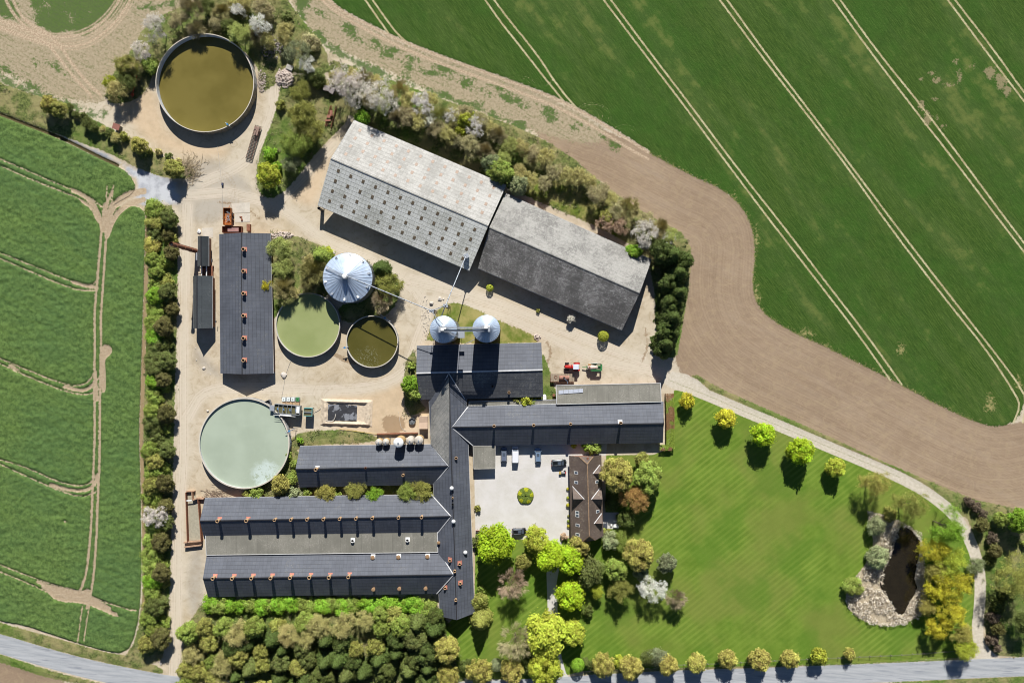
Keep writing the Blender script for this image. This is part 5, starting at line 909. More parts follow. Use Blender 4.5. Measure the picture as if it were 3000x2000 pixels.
for (x, y, r, c_, k, st, lb) in ((1055, 620, 112, 'bright', 'maple', (1, 1.2), 'brightest lime green tree at the southwest corner of the courtyard'), (1345, 590, 84, 'yellowgreen', 'dense', (1, 1.25), 'yellow green tree just east of the black car parked at the courtyard edge'), (1440, 700, 95, 'bright', 'maple', (1, 1.1), 'bright lime tree over the top of the drive'), (1572, 720, 84, 'bright', 'maple', (1, 1.1), 'lime green tree east of the drive, south of the farmhouse gravel'), (1642, 625, 72, 'gold', 'dense', (1, 1), 'olive brown tree at the south gable of the farmhouse'), (1250, 735, 58, 'olive', 'dense', (1, 1), 'small dull olive tree west of the drive behind the reddish bare tree'), (1575, 965, 86, 'bright', 'maple', (1, 1.1), 'lone round lime tree on the east side of the drive halfway down'), (1720, 810, 88, 'darkolive', 'pillow', (1, 1.25), 'dark olive evergreen east of the lime trees'), (1895, 790, 80, 'green', 'dense', (1, 1), 'mid green tree between the dark evergreen and the big gold tree'), (1920, 915, 74, 'olive', 'bud', (1, 1), 'hazy grey olive tree in front of the mid green tree'), (2050, 680, 105, 'gold', 'dense', (1, 1.1), 'big gold olive tree in the middle of the garden edge'), (2060, 805, 58, 'sage', 'dense', (1, 1), 'small grey green tree below the big gold tree'), (2240, 745, 68, 'grey', 'dense', (1, 1), 'pale olive tree at the eastern edge of the garden trees'), (1410, 1240, 122, 'yellowgreen', 'maple', (1, 1.2), 'largest yellow green tree beside the lower drive'), (1592, 1220, 76, 'yellowgreen', 'maple', (1, 1.1), 'yellow green tree on the east side of the lower drive'), (1765, 935, 42, 'yellowgreen', 'bud', (1, 1), 'small feathery yellow green tree under the dark evergreen'), (1925, 590, 40, 'green', 'bud', (1, 1.5), 'narrow green tree between the farmhouse and the big gold tree'), (1350, 1360, 50, 'darkolive', 'shrub', (1, 1), 'dark olive shrub under the largest yellow green tree'),
    (1900, 130, 112, 'gold', 'dense', (1, 1.1), 'large olive gold tree against the east side of the farmhouse'), (2110, 150, 100, 'green', 'dense', (1, 1.15), 'large green olive tree northeast of the farmhouse'), (2072, 30, 52, 'olive', 'dense', (1, 1), 'small olive tree behind the two large farmhouse trees')):
    plant(k, *R4(x, y), r/2.351, c_, lb, 'garden_tree', 'tree', GT, stretch=st)
for (x, y, r, c_, k, lb, n_) in ((1175, 880, 95, 'red', 'bare', 'leafless reddish brown tree on the garden lawn', 'bare_tree'), (1200, 1275, 112, 'bareolive', 'bare', 'largest leafless olive grey tree on the lower garden lawn', 'bare_tree'), (2300, 985, 62, 'barebrown', 'bare', 'small leafless brown tree at the edge of the big lawn', 'bare_tree'), (2145, 905, 88, 'white', 'blossom', 'white flowering tree by the small leafless tree at the big lawn edge', 'blossom_tree'), (2020, 300, 86, 'orange', 'bud', 'rusty orange budding tree beside the farmhouse trees', 'budding_tree'),
    (950, 1010, 60, 'olive', 'shrub', 'dark olive tree against the south end of the spine barn', 'tree'), (955, 1150, 74, 'olive', 'cone', 'bushy conifer at the southeast corner of the spine barn', 'conifer'), (930, 600, 38, 'darkolive', 'shrub', 'dark shrub against the spine barn east wall beside the brightest lime tree', 'bush'), (1865, 590, 60, 'sage', 'shrub', 'grey green shrub at the southeast corner of the farmhouse', 'bush'), (1830, 530, 26, 'olive', 'pillow', 'small olive shrub by the garden furniture', 'bush'), (1533, 560, 24, 'red', 'pillow', 'reddish clipped shrub at the top of the drive', 'bush'), (938, 365, 24, 'olive', 'shrub', 'small shrub against the spine barn on the west side of the courtyard', 'bush'), (965, 925, 30, 'green', 'shrub', 'light green shrub on the spine barn east wall', 'bush'), (1700, 1075, 40, 'dark', 'shrub', 'dark low shrub in the shade east of the lime trees', 'bush'), (1960, 430, 60, 'dark', 'shrub', 'dark yew in the shade of the orange budding tree', 'bush'), (1870, 330, 58, 'dark', 'shrub', 'dark yew between the farmhouse and the orange budding tree', 'bush'),
    (1600, -65, 20, 'yellowgreen', 'shrub', 'small yellow shrub north of the farmhouse', 'bush'), (1690, -62, 34, 'spring', 'shrub', 'leafy green shrub at the north gable of the farmhouse', 'bush')):
    plant(k, *R4(x, y), r/2.351, c_, lb, n_, 'bush' if n_ == 'bush' else 'tree')
# east hedge and trees
for (x, y, r, c_, k, lb, n_) in ((1960, 320, 38, 'brown', 'shrub', 'brown leafless bush at the north end of the eastern hedgerow', 'bush'), (2010, 360, 40, 'brown', 'shrub', 'second brown leafless bush of the eastern hedgerow', 'bush'), (2060, 410, 34, 'brown', 'shrub', 'third brown bush of the eastern hedgerow', 'bush'), (2050, 480, 56, 'yew', 'dense', 'dark round evergreen below the brown bushes', 'bush'), (2120, 570, 46, 'brown', 'shrub', 'brown bush below the dark round evergreen', 'bush'), (2140, 660, 50, 'yew', 'dense', 'second dark evergreen in the eastern hedgerow', 'bush'), (2110, 720, 40, 'dark', 'shrub', 'dark shrub at the kerb of the gravel track bend', 'bush'),
    (2290, 450, 92, 'spring', 'dense', 'fresh green tree at the right edge above the olive tree', 'tree'), (2180, 440, 52, 'green', 'dense', 'small green tree between the hedgerow and the fresh green tree', 'tree'), (2245, 850, 145, 'olive', 'bud', 'huge half bare olive tree on the east side of the gravel track', 'tree'), (2345, 610, 30, 'green', 'shrub', 'small green bush at the right edge', 'bush'), (2160, 1040, 56, 'dark', 'shrub', 'dark mass of shrub south of the huge olive tree', 'bush'), (2130, 1120, 50, 'brown', 'shrub', 'brown shrub above the southern evergreen', 'bush'), (2160, 1195, 50, 'yew', 'dense', 'southernmost dark evergreen of the eastern hedgerow', 'bush'), (2120, 1270, 42, 'brown', 'shrub', 'brown shrub below the southernmost evergreen', 'bush'), (2155, 1325, 34, 'brown', 'shrub', 'brown shrub at the road end of the eastern hedgerow', 'bush'), (2335, 1150, 85, 'darkolive', 'bud', 'dark sparse tree at the right edge above the road', 'tree'), (2200, 960, 60, 'dark', 'shrub', 'dark shrub under the huge olive tree', 'bush')):
    plant(k, *R5(x+(14 if r < 60 else 30), y), r/2.351*.92, c_, lb, n_, n_, 'eastern hedgerow shrubs' if n_ == 'bush' else None)
# the long hedge between the rape field and the gravel road
HG = 'hedge bushes between the green field and the gravel road'
ord_ = ['first', 'second', 'third', 'fourth', 'fifth', 'sixth', 'seventh', 'eighth', 'ninth', 'tenth', 'eleventh', 'twelfth', 'thirteenth', 'fourteenth', 'fifteenth', 'sixteenth', 'seventeenth', 'eighteenth', 'nineteenth', 'twentieth', 'twenty-first', 'twenty-second', 'twenty-third', 'twenty-fourth', 'twenty-fifth', 'twenty-sixth', 'twenty-seventh', 'twenty-eighth', 'twenty-ninth', 'thirtieth', 'thirty-first', 'thirty-second', 'thirty-third', 'thirty-fourth', 'thirty-fifth', 'thirty-sixth', 'thirty-seventh', 'thirty-eighth', 'thirty-ninth', 'fortieth']
dk = [(495.5, 640, 24), (502, 740, 20), (489, 855, 24), (478.5, 957, 26), (489, 1058, 25), (477, 1112, 22), (489, 1212, 25), (483, 1414, 25), (470, 1588, 25), (472, 1678, 25), (452, 1778, 26), (470, 1870, 28), (492, 688, 16), (505, 905, 18), (490, 1320, 22), (487, 1480, 20), (488, 1530, 20)]
for i, (u, v, r) in enumerate(sorted(dk, key=lambda q: q[1])): plant('dense', u, v, r*1.12, 'yew' if i % 3 else 'darkolive', ord_[i]+' dark evergreen from the north in the long roadside hedge', 'yew_bush', 'bush', HG, hk=.8)
rg = random.Random(3); gl = []; v = 612
while v < 1900:
    gl.append((452+rg.uniform(-7, 9)-(v-600)*.012, v)); v += rg.uniform(30, 44)
for i, (u, v) in enumerate(gl): plant(rg.choice(['shrub', 'shrub', 'dense']), u, v, rg.uniform(22, 30), rg.choice(['green', 'spring', 'green', 'olive', 'darkolive']) if not 700 < v < 760 else 'gold', ord_[i]+' leafy green bush from the north on the field side of the long hedge', 'hedge_bush', 'bush', HG, hk=.75)
gl = []; v = 700
while v < 1850:
    gl.append((492+rg.uniform(-6, 8)-(v-600)*.014, v)); v += rg.uniform(44, 66)
for i, (u, v) in enumerate(gl): plant('shrub', u, v, rg.uniform(15, 21), rg.choice(['green', 'darkolive', 'olive', 'dark']), ord_[i]+' low scrubby bush from the north on the road side of the long hedge', 'hedge_bush', 'bush', HG, hk=.7)
plant('blossom', 455, 1507, 32, 'pink', 'pale pink blossom tree standing in the long roadside hedge', 'blossom_tree', 'tree', hk=.9)
# dark conifer row east of the second barn
for i, (x, y, r, c_) in enumerate(((1520, 578, 22, 'conifer'), (1545, 588, 22, 'yew'), (1566, 600, 20, 'yew'), (1560, 628, 22, 'conifer'), (1540, 650, 20, 'yew'), (1558, 672, 21, 'conifer'), (1545, 700, 20, 'yew'), (1545, 730, 22, 'conifer'), (1535, 760, 21, 'yew'), (1530, 790, 20, 'conifer'), (1522, 806, 15, 'conifer'))):
    plant('cone' if i % 2 else 'dense', *DD(x, y), r*1.62, 'conifer', ord_[i]+' dark conifer from the north in the row east of the grey barn', 'conifer', 'tree', 'dark conifer row', hk=1.15)
# blossom trees of the wooded belt
for i, (x, y, r, c_, lb) in enumerate(((362, 64, 32, 'pink', 'pink white blossom tree northwest of the largest tank'), (322, 118, 20, 'pink', 'small blossom tree west of the largest tank'), (600, 60, 24, 'white', 'blossom tree north east of the largest tank'), (547, 28, 16, 'white', 'small white blossom tree at the top edge above the tank'), (797, 190, 38, 'pink', 'big blossom tree north of the big barn, westernmost of its row'), (822, 220, 28, 'pink', 'blossom tree tucked under the westernmost big one'), (868, 222, 40, 'pink', 'broad blossom tree second in the row above the big barn'), (972, 240, 25, 'white', 'blossom tree in the middle of the row above the big barn'), (985, 275, 18, 'white', 'small blossom tree below the middle one above the big barn'), (1038, 268, 20, 'white', 'narrow white blossom tree above the big barn'), (1095, 292, 22, 'white', 'last white blossom tree of the row above the big barn'), (680, 122, 28, 'grey', 'pale leafed blossom tree by the rubble heap'), (706, 150, 20, 'white', 'blossom tree just east of the rubble heap'), (1480, 540, 30, 'pink', 'blossom tree at the northeast corner of the grey barn'), (1424, 520, 18, 'red', 'brownish blossom tree north of the grey barn'), (1532, 546, 16, 'white', 'small blossom tree above the dark conifer row'), (1390, 515, 18, 'red', 'faded blossom bush north of the grey barn'))):
    plant('blossom', *DD(x, y), r*1.2755, c_, lb, 'blossom_tree', 'tree', 'blossom trees of the wooded belt', hk=1.1)
# a little scrub along the north edge of the ditch strip
rg = random.Random(31); spots = along([(160, 250), (230, 300), (300, 322), (360, 350), (420, 372)], 17, 5, rg)
for i, (x, y) in enumerate(spots): plant(rg.choice(['shrub', 'bud', 'shrub']), *DD(x, y), rg.uniform(8, 14), rg.choice(['olive', 'darkolive', 'belt', 'darkolive']), RANK('low scrub bush, %s from the west along the north edge of the ditch strip', x, [s[0] for s in spots]), 'scrub_bush', 'bush', 'scrub of the ditch strip')
# infill of the wooded belt, one tree at a time
rg = random.Random(11); spots = along([(770, 170), (860, 190), (1000, 250), (1120, 300), (1220, 345), (1320, 410), (1410, 470), (1500, 520), (1570, 560)], 27, 14, rg)+along([(840, 230), (960, 285), (1080, 330), (1180, 385), (1280, 440)], 30, 10, rg)
for i, (x, y) in enumerate(spots): plant(rg.choice(['bud', 'bud', 'bare', 'bud']), *DD(x, y), rg.uniform(19, 29), rg.choice(['belt', 'belt', 'beltg', 'beltb', 'belt', 'beltb', 'beltg']), RANK('budding olive brown tree, %s from the west in the wooded belt behind the barns', x, [s[0] for s in spots]), 'budding_tree', 'tree', 'budding trees of the wooded belt', hk=1.0)
for (x, y, r, c_, lb) in ((1150, 395, 30, 'green', 'leafy green tree between the big barn and the belt'), (1190, 425, 24, 'sage', 'grey green tree at the corner where the two barns meet'), (1130, 375, 24, 'sage', 'sage tree touching the big barn roof'), (832, 272, 18, 'spring', 'vivid green bush behind the top corner of the big barn'), (1455, 580, 20, 'spring', 'vivid green tree overhanging the grey barn roof'), (1395, 500, 20, 'olive', 'olive bush north of the grey barn'), (1070, 275, 22, 'yellowgreen', 'yellow green tree between two white blossom trees'), (1060, 300, 16, 'yellowgreen', 'slim yellow green tree beside the last blossom trees')):
    plant('dense', *DD(x, y), r*1.2755, c_, lb, 'tree', 'tree', 'leafy trees behind the barns')
spots = along([(300, 150), (290, 200), (265, 220)], 16, 8, rg)+along([(400, 40), (470, 20), (560, 15), (640, 40), (690, 90), (720, 130)], 26, 14, rg)+along([(440, 60), (520, 55), (600, 90), (640, 110)], 28, 8, rg)
for i, (x, y) in enumerate(spots): plant(rg.choice(['bud', 'bud', 'bare', 'shrub']), *DD(x, y), rg.uniform(17, 32), rg.choice(['belt', 'beltg', 'belt', 'darkolive', 'beltg', 'beltb']), RANK('budding olive tree, %s from the west in the scrub round the largest tank', x, [s[0] for s in spots]), 'budding_tree', 'tree', 'scrub trees round the largest tank')
for (x, y, r, c_, k, lb) in ((617, 402, 29, 'yellowgreen', 'dense', 'bright yellow green tree alone at the north fork of the yard'), (619, 355, 17, 'spring', 'shrub', 'green bush just north of the bright fork tree'), (635, 385, 14, 'spring', 'shrub', 'small green bush beside the bright fork tree'), (680, 330, 30, 'green', 'bud', 'loose green bush in the scrub west of the big barn'), (700, 265, 30, 'olive', 'bud', 'olive scrub tree west of the rusty harrow'), (715, 300, 26, 'olive', 'bud', 'olive scrub tree nearest the big barn corner'), (690, 210, 22, 'olive', 'bud', 'small scrub tree under the rubble heap'), (725, 180, 20, 'darkolive', 'shrub', 'dark bush beside the wooden sheds in the scrub'), (645, 240, 12, 'olive', 'shrub', 'little bush on the track west of the scrub'), (670, 370, 22, 'grey', 'bud', 'greyish scrub bush near the lone fork tree'),
        (112, 240, 20, 'gold', 'dense', 'yellow brown bush on the grass ditch strip in the far northwest'), (135, 252, 20, 'olive', 'dense', 'second yellow brown bush on the grass ditch strip'), (320, 335, 20, 'gold', 'dense', 'yellow brown bush near the east end of the ditch strip'), (398, 388, 22, 'olive', 'dense', 'olive bush at the tip of the ditch strip beside the brushwood heap'), (290, 152, 22, 'olive', 'bud', 'olive bush at the west edge of the tank scrub'), (255, 190, 14, 'yellowgreen', 'bud', 'yellow green bush above the orange plough'), (345, 150, 20, 'green', 'shrub', 'green bush against the tank west rim')):
    plant(k, *DD(x, y), r*1.2755, c_, lb, 'bush', 'bush')
# shed side thicket, between the tanks
spots = along([(640, 570), (650, 640), (640, 690), (700, 660), (730, 610), (700, 590)], 28, 8, rg)
for i, (x, y) in enumerate(spots): plant(rg.choice(['bud', 'shrub', 'bare', 'bud']), *DD(x, y), rg.uniform(20, 32), rg.choice(['belt', 'belt', 'darkolive', 'beltg']), RANK('olive thicket tree, %s from the north between the long shed and widest silo', y, [s[1] for s in spots]), 'thicket_tree', 'tree', 'thicket beside the long shed')
for (x, y, r, c_, k, lb) in ((611, 656, 13, 'yellow', 'bud', 'bright yellow bush leaning on the long shed roof'), (735, 590, 24, 'green', 'cone', 'green conifer at the west side of the widest silo'), (720, 625, 27, 'olive', 'bare', 'leafless olive tree touching the widest silo'), (750, 578, 14, 'yellowgreen', 'shrub', 'yellow green shrub north west of the widest silo'), (873, 618, 20, 'conifer', 'cone', 'dark conifer at the east side of the widest silo'), (893, 655, 26, 'olive', 'bud', 'hazy olive tree southeast of the widest silo'), (880, 690, 22, 'barebrown', 'bare', 'leafless brown tree under the grain pipe'), (942, 882, 22, 'spring', 'dense', 'yellow green evergreen at the west wall of the grain hall'), (950, 900, 20, 'green', 'dense', 'green evergreen at the southwest corner of the grain hall'), (946, 840, 9, 'green', 'shrub', 'little bush on the west wall of the grain hall'), (1125, 661, 8, 'yellowgreen', 'topiary', 'small round yellow bush south of the grey barn, western one'), (1386, 772, 12, 'yellowgreen', 'topiary', 'small round yellow green bush by the southeast corner of the grey barn'), (1236, 713, 5, 'olive', 'shrub', 'tiny shrub in the shade edge south of the grey barn'), (1312, 730, 8, 'pink', 'bud', 'little pale twiggy shrub in the shade south of the grey barn'), (1208, 920, 17, 'yellowgreen', 'shrub', 'yellow green climber bush over the roof between the hall and the eastern wing'), (1188, 922, 14, 'olive', 'shrub', 'olive climber bush over the roof between the hall and the eastern wing'), (1226, 922, 12, 'green', 'shrub', 'green climber bush between the hall and the eastern wing'), (1365, 1030, 17, 'green', 'shrub', 'leafy bush against the eastern wing by the farmhouse')):
    plant(k, *DD(x, y), r*1.2755, c_, lb, 'bush' if k in ('shrub', 'topiary') else 'tree', 'bush' if k in ('shrub', 'topiary') else 'tree')
# bushes of the alley and round the mint tank
for i, (x, y, r, c_, k) in enumerate(((645, 1112, 30, 'gold', 'dense'), (590, 1133, 24, 'green', 'shrub'), (568, 1136, 17, 'olive', 'shrub'), (672, 1098, 22, 'green', 'shrub'), (676, 1134, 24, 'sage', 'shrub'), (705, 1130, 15, 'green', 'shrub'), (748, 1132, 26, 'gold', 'bud'), (817, 1123, 27, 'olive', 'bud'), (860, 1136, 22, 'spring', 'bud'), (935, 1130, 28, 'green', 'bud'), (968, 1126, 30, 'olive', 'bud'), (775, 1140, 15, 'green', 'shrub'), (662, 1045, 14, 'green', 'shrub'), (678, 1065, 16, 'green', 'shrub'), (690, 1010, 12, 'spring', 'shrub'))):
    plant(k, *DD(x, y), r*1.2755*.76, c_, ['round gold bush southeast of the mint green tank', 'dark green bush between the mint green tank and the wing roof', 'small olive bush at the south rim of the mint green tank', 'green bush at the west gable of the feed silo wing', 'grey green bush at the west end of the alley', 'small green bush near the west end of the alley', 'gold bush in the west half of the alley', 'olive bush in the middle of the alley', 'fresh green bush right of the alley middle', 'green bush in the east half of the alley', 'olive bush at the east end of the alley', 'small green bush between two gold ones in the alley', 'green bush on the east rim of the mint green tank', 'green bush southeast of the mint green tank by the gable', 'green bush north of the feed silo wing west end'][i], 'bush', 'bush', 'bushes in the alley between the wings', hk=.8)
# bright green row south of wing 3
rg = random.Random(21); x = 482; i = 0
while x < 985:
    plant('shrub', *DD(x, 1390+rg.uniform(-3, 3)), rg.uniform(22, 28), 'spring' if rg.random() < .8 else 'green', ord_[i]+' bush from the west in the bright green row along the southernmost wing', 'laurel_bush', 'bush', 'bright green bush row', hk=.7); x += rg.uniform(20, 27); i += 1
# the wood in the south west
rg = random.Random(5); W_ = []
def ok(x, y, d): return all(math.hypot(x-a, y-b) > d for a, b, *_ in W_)
tries = 0
while len(W_) < 78 and tries < 6000:
    tries += 1; x, y = rg.uniform(425, 1015), rg.uniform(1412, 1600)
    lim = 1440-(x-450)*.05 if x < 800 else 1400
    if y < lim or (x > 985 and y > 1480 and x > 1000): continue
    if ok(x, y, 27): W_.append((x, y))
for i, (x, y) in enumerate(W_):
    west = x < 520; top = y < 1462
    if west: k, c_ = rg.choice([('dense', 'olive'), ('bud', 'belt'), ('dense', 'olive'), ('dense', 'green')])
    elif top and x < 930: k, c_ = rg.choice([('dense', 'green'), ('shrub', 'spring'), ('shrub', 'olive'), ('bud', 'belt')])
    else: k, c_ = rg.choice([('cone', 'conifer'), ('dense', 'dark'), ('cone', 'darkolive'), ('cone', 'conifer'), ('dense', 'conifer'), ('dense', 'olive') if rg.random() < .5 else ('cone', 'dark'), ('dense', 'darkolive')])
    if abs(x-600) < 26 and y > 1490: k, c_ = 'dense', 'olive'
    plant(k, *DD(x, y), rg.uniform(24, 36), c_, ['tree in the wood south of the farm, dark conifer or olive broadleaf'], 'wood_tree', 'tree', 'trees of the dark wood', hk=1.0) if False else plant(k, *DD(x, y), rg.uniform(24, 35), c_, ('dark conifer' if k == 'cone' else {'belt': 'pale olive budding tree', 'gold': 'gold green broadleaf tree', 'olive': 'olive broadleaf tree', 'green': 'mid green broadleaf tree', 'spring': 'fresh green bushy tree', 'sage': 'grey green tree', 'dark': 'very dark round evergreen', 'conifer': 'dark round evergreen', 'darkolive': 'dark olive evergreen'}[c_])+RANK(', %s from the west in the ', x, [a_ for a_, b_ in W_ if band(b_) == band(y)])+band(y)+' of the southern wood', 'conifer' if k == 'cone' else 'woodland_tree', 'tree', ('conifers' if k == 'cone' else c_+' trees')+' of the southern wood', hk=1.05)
# hedge clipped square by the eastern wing, two-tone
def hedge_box(label, pts, w, h, cols):
    root = None; C = []; Nn = []; T = []; rng = np.random.default_rng(4)
    P = [at(*p) for p in pts]; L = 0
    for a, b in zip(P[:-1], P[1:]):
        d = (b-a); n = int(d.length*w*240); s = rng.random(n); o_ = (rng.random(n)-.5)*w; z = np.where(rng.random(n) < .5, h, rng.random(n)*h); z = z+rng.normal(size=n)*.05; nn = d.normalized().cross(Vector((0, 0, 1)))
        side = z < h*.93; o_ = np.where(side, np.sign(o_)*w/2, o_); C.append(np.stack([a.x+d.x*s+nn.x*o_, a.y+d.y*s+nn.y*o_, z], 1)); Nn.append(np.where(side[:, None], np.stack([nn.x*np.sign(o_), nn.y*np.sign(o_), 0*z], 1), np.array([[0, 0, 1.]]))+rng.normal(size=(n, 3))*.4); T.append(np.clip(.5+.2*rng.normal(size=n), 0, 1))
    C, Nn, T = map(np.concatenate, (C, Nn, T)); v, f = quads(C, Nn, .12, rng); return v, f, T
t = NT('two_tone_hedge', .7, .2); n = t.noise(t.geo(), .35, 2, .3); HEDGE = t.col(t.mix(t.step(n, .49, .53), (.22, .3, .04, 1), (.27, .15, .07, 1)))
v, f, T = hedge_box('', [(1959, 1152), (1961, 1215), (1961, 1312)], 2.3, 1.6, 0); tag(link(bpy.data.objects.new('clipped_hedge', np_mesh('hedge', v, f, [HEDGE]))), 'clipped hedge mottled green and copper along the east gable of the eastern wing', 'hedge')
v, f, T = hedge_box('', [(1930, 1310), (1965, 1310)], 1.5, 1.5, 0); tag(link(bpy.data.objects.new('clipped_hedge', np_mesh('hedge', v, f, [HEDGE]))), 'short return of clipped hedge at the southeast corner of the eastern wing', 'hedge')
# round flower bed in the courtyard
fb = thing('flower_bed', 'round clipped topiary bed in alternating dark and lime green in the middle of the courtyard', 'flower bed', at(1539.5, 1452, .4)); rng = np.random.default_rng(9); c0 = at(1539.5, 1452, .8)
for nm, lime in (('dark_foliage', 0), ('lime_foliage', 1)):
    C = []
    k = 9000; r = np.sqrt(rng.random(k))*2.35; a_ = rng.random(k)*6.283; l_ = (np.sin(a_*5+.6) > .1) & (r > 1.3); sel = l_ == bool(lime); r, a_ = r[sel], a_[sel]; z = .75*np.sqrt(np.clip(1-(r/2.5)**4, 0, 1))+.1*np.sin(a_*5)+.04*rng.normal(size=len(r)) - (r < .3)*.4
    C = np.stack([r*np.cos(a_), r*np.sin(a_), z], 1); vv, ff = quads(C, np.stack([.5*np.cos(a_)*(r/2.3)**3, .5*np.sin(a_)*(r/2.3)**3, 1+0*r], 1)+rng.normal(size=(len(r), 3))*.35, .085, rng); o = bpy.data.objects.new(nm, np_mesh(nm, vv, ff, [LEAF], tone=np.clip(.5+.2*rng.normal(size=len(r)), 0, 1))); COL.objects.link(o); o.parent = fb; o.location = (0, 0, .0-.4); o.color = (.5, .52, .03, 1) if lime else (.2, .27, .05, 1)
m = MB(); m.lathe((fb.location.x, fb.location.y, 0), [(2.45, 0), (2.45, .12), (2.3, .14), (.02, .3)], 40); m.build('soil', plain('bed_soil', (.1, .075, .05)), fb)
for i, (x, y, r, c_) in enumerate(((1437, 742, 12, 'yellow'), (1440, 870, 13, 'yellowgreen'), (1440, 975, 16, 'yellow'), (1447, 1130, 10, 'olive'), (1447, 1205, 13, 'green'), (1447, 1275, 13, 'yellow'))):
    plant('topiary', 1370+x/4.9, 1280+y/4.9, r/4.9*1.6, c_, ['yellow', 'pale green', 'large yellow', 'tiny olive', 'green', 'last yellow'][i]+' low plant, '+ord_[i]+' from the north along the farmhouse front wall', 'low_shrub', 'shrub', 'plants along the farmhouse front')
# --- stuff nobody could count: undergrowth, reeds
def inside(pts, n, rng):
    P = pw(pts); x0, y0 = P.min(0); x1, y1 = P.max(0); out = []
    x = rng.uniform(x0, x1, n*4); y = rng.uniform(y0, y1, n*4); ins = np.zeros(len(x), bool)
    for i in range(len(P)):
        A_, B_ = P[i], P[(i+1) % len(P)]
        if A_[1] != B_[1]: ins ^= ((A_[1] > y) != (B_[1] > y)) & (x < (B_[0]-A_[0])*(y-A_[1])/(B_[1]-A_[1])+A_[0])
    return x[ins][:n], y[ins][:n]
rng = np.random.default_rng(17); C = []; S = []; TT = []
for k, dens, hh in (('ditch', .5, .5), ('tankwood', 1.0, .9), ('mid', .9, .9), ('belt', .9, 1.0), ('shedside', .9, .8), ('siloside', .8, .8), ('hedge', .8, .8), ('pitside', .7, .4), ('wood', 1.0, 1.2), ('alley', 1.2, .8), ('hallside', 1.0, .7), ('east', .35, .5), ('behindhall', 1.0, .6)):
    P = pw(ROUGH[k]); ar = abs(np.sum(P[:, 0]*np.roll(P[:, 1], 1)-P[:, 1]*np.roll(P[:, 0], 1)))/2; nt = int(ar*.4*dens); x, y = inside(ROUGH[k], nt, rng)
    for a_, b_ in zip(x, y):
        q = int(rng.integers(10, 34)); r = rng.uniform(.25, .9); e = rng.normal(size=(q, 3)); e[:, 2] = np.abs(e[:, 2]); C.append(np.array([a_, b_, .05])+e*np.array([r, r, r*.7*hh])*.6); TT.append(np.full(q, rng.random()))
C = np.concatenate(C); TT = np.concatenate(TT); v, f = quads(C, rng.normal(size=C.shape)+np.array([0, .2, 1.2]), .13, rng)
t = NT('undergrowth_leaves', .8, .1); tn = t.attr('tone'); c = t.mix(t.step(tn, .2, .6), (.1, .13, .045, 1), (.22, .24, .09, 1)); c = t.mix(t.step(tn, .6, .9), c, (.33, .29, .16, 1)); UND = t.col(c)
tag(link(bpy.data.objects.new('undergrowth', np_mesh('undergrowth', v, f, [UND], tone=TT))), 'tangled low undergrowth and dry grass on the rough ground', 'undergrowth', kind='stuff')
x, y = inside(REED, 9000, rng); pwd = chaikin(pw(POND), True, 2); ins = np.zeros(len(x), bool)
for i in range(len(pwd)):
    A_, B_ = pwd[i], pwd[(i+1) % len(pwd)]
    if A_[1] != B_[1]: ins ^= ((A_[1] > y) != (B_[1] > y)) & (x < (B_[0]-A_[0])*(y-A_[1])/(B_[1]-A_[1])+A_[0])
x, y = x[~ins], y[~ins]; dn = vnoise(1.6, 31, x, y) > .33; x, y = x[dn], y[dn]; k = len(x); C = np.stack([x, y, .2+.9*rng.random(k)], 1); v, f = quads(C, rng.normal(size=(k, 3))+np.array([0, 0, .7]), .4, rng, .24)
t = NT('dry_reeds', .8, .1); c = t.mix(t.attr('tone'), (.36, .3, .21, 1), (.88, .8, .68, 1)); tag(link(bpy.data.objects.new('reeds', np_mesh('reeds', v, f, [t.col(c)], tone=rng.random(k)))), 'trampled pale dry reeds round the pond', 'reeds', kind='stuff')
print('plants', NT_['n'])
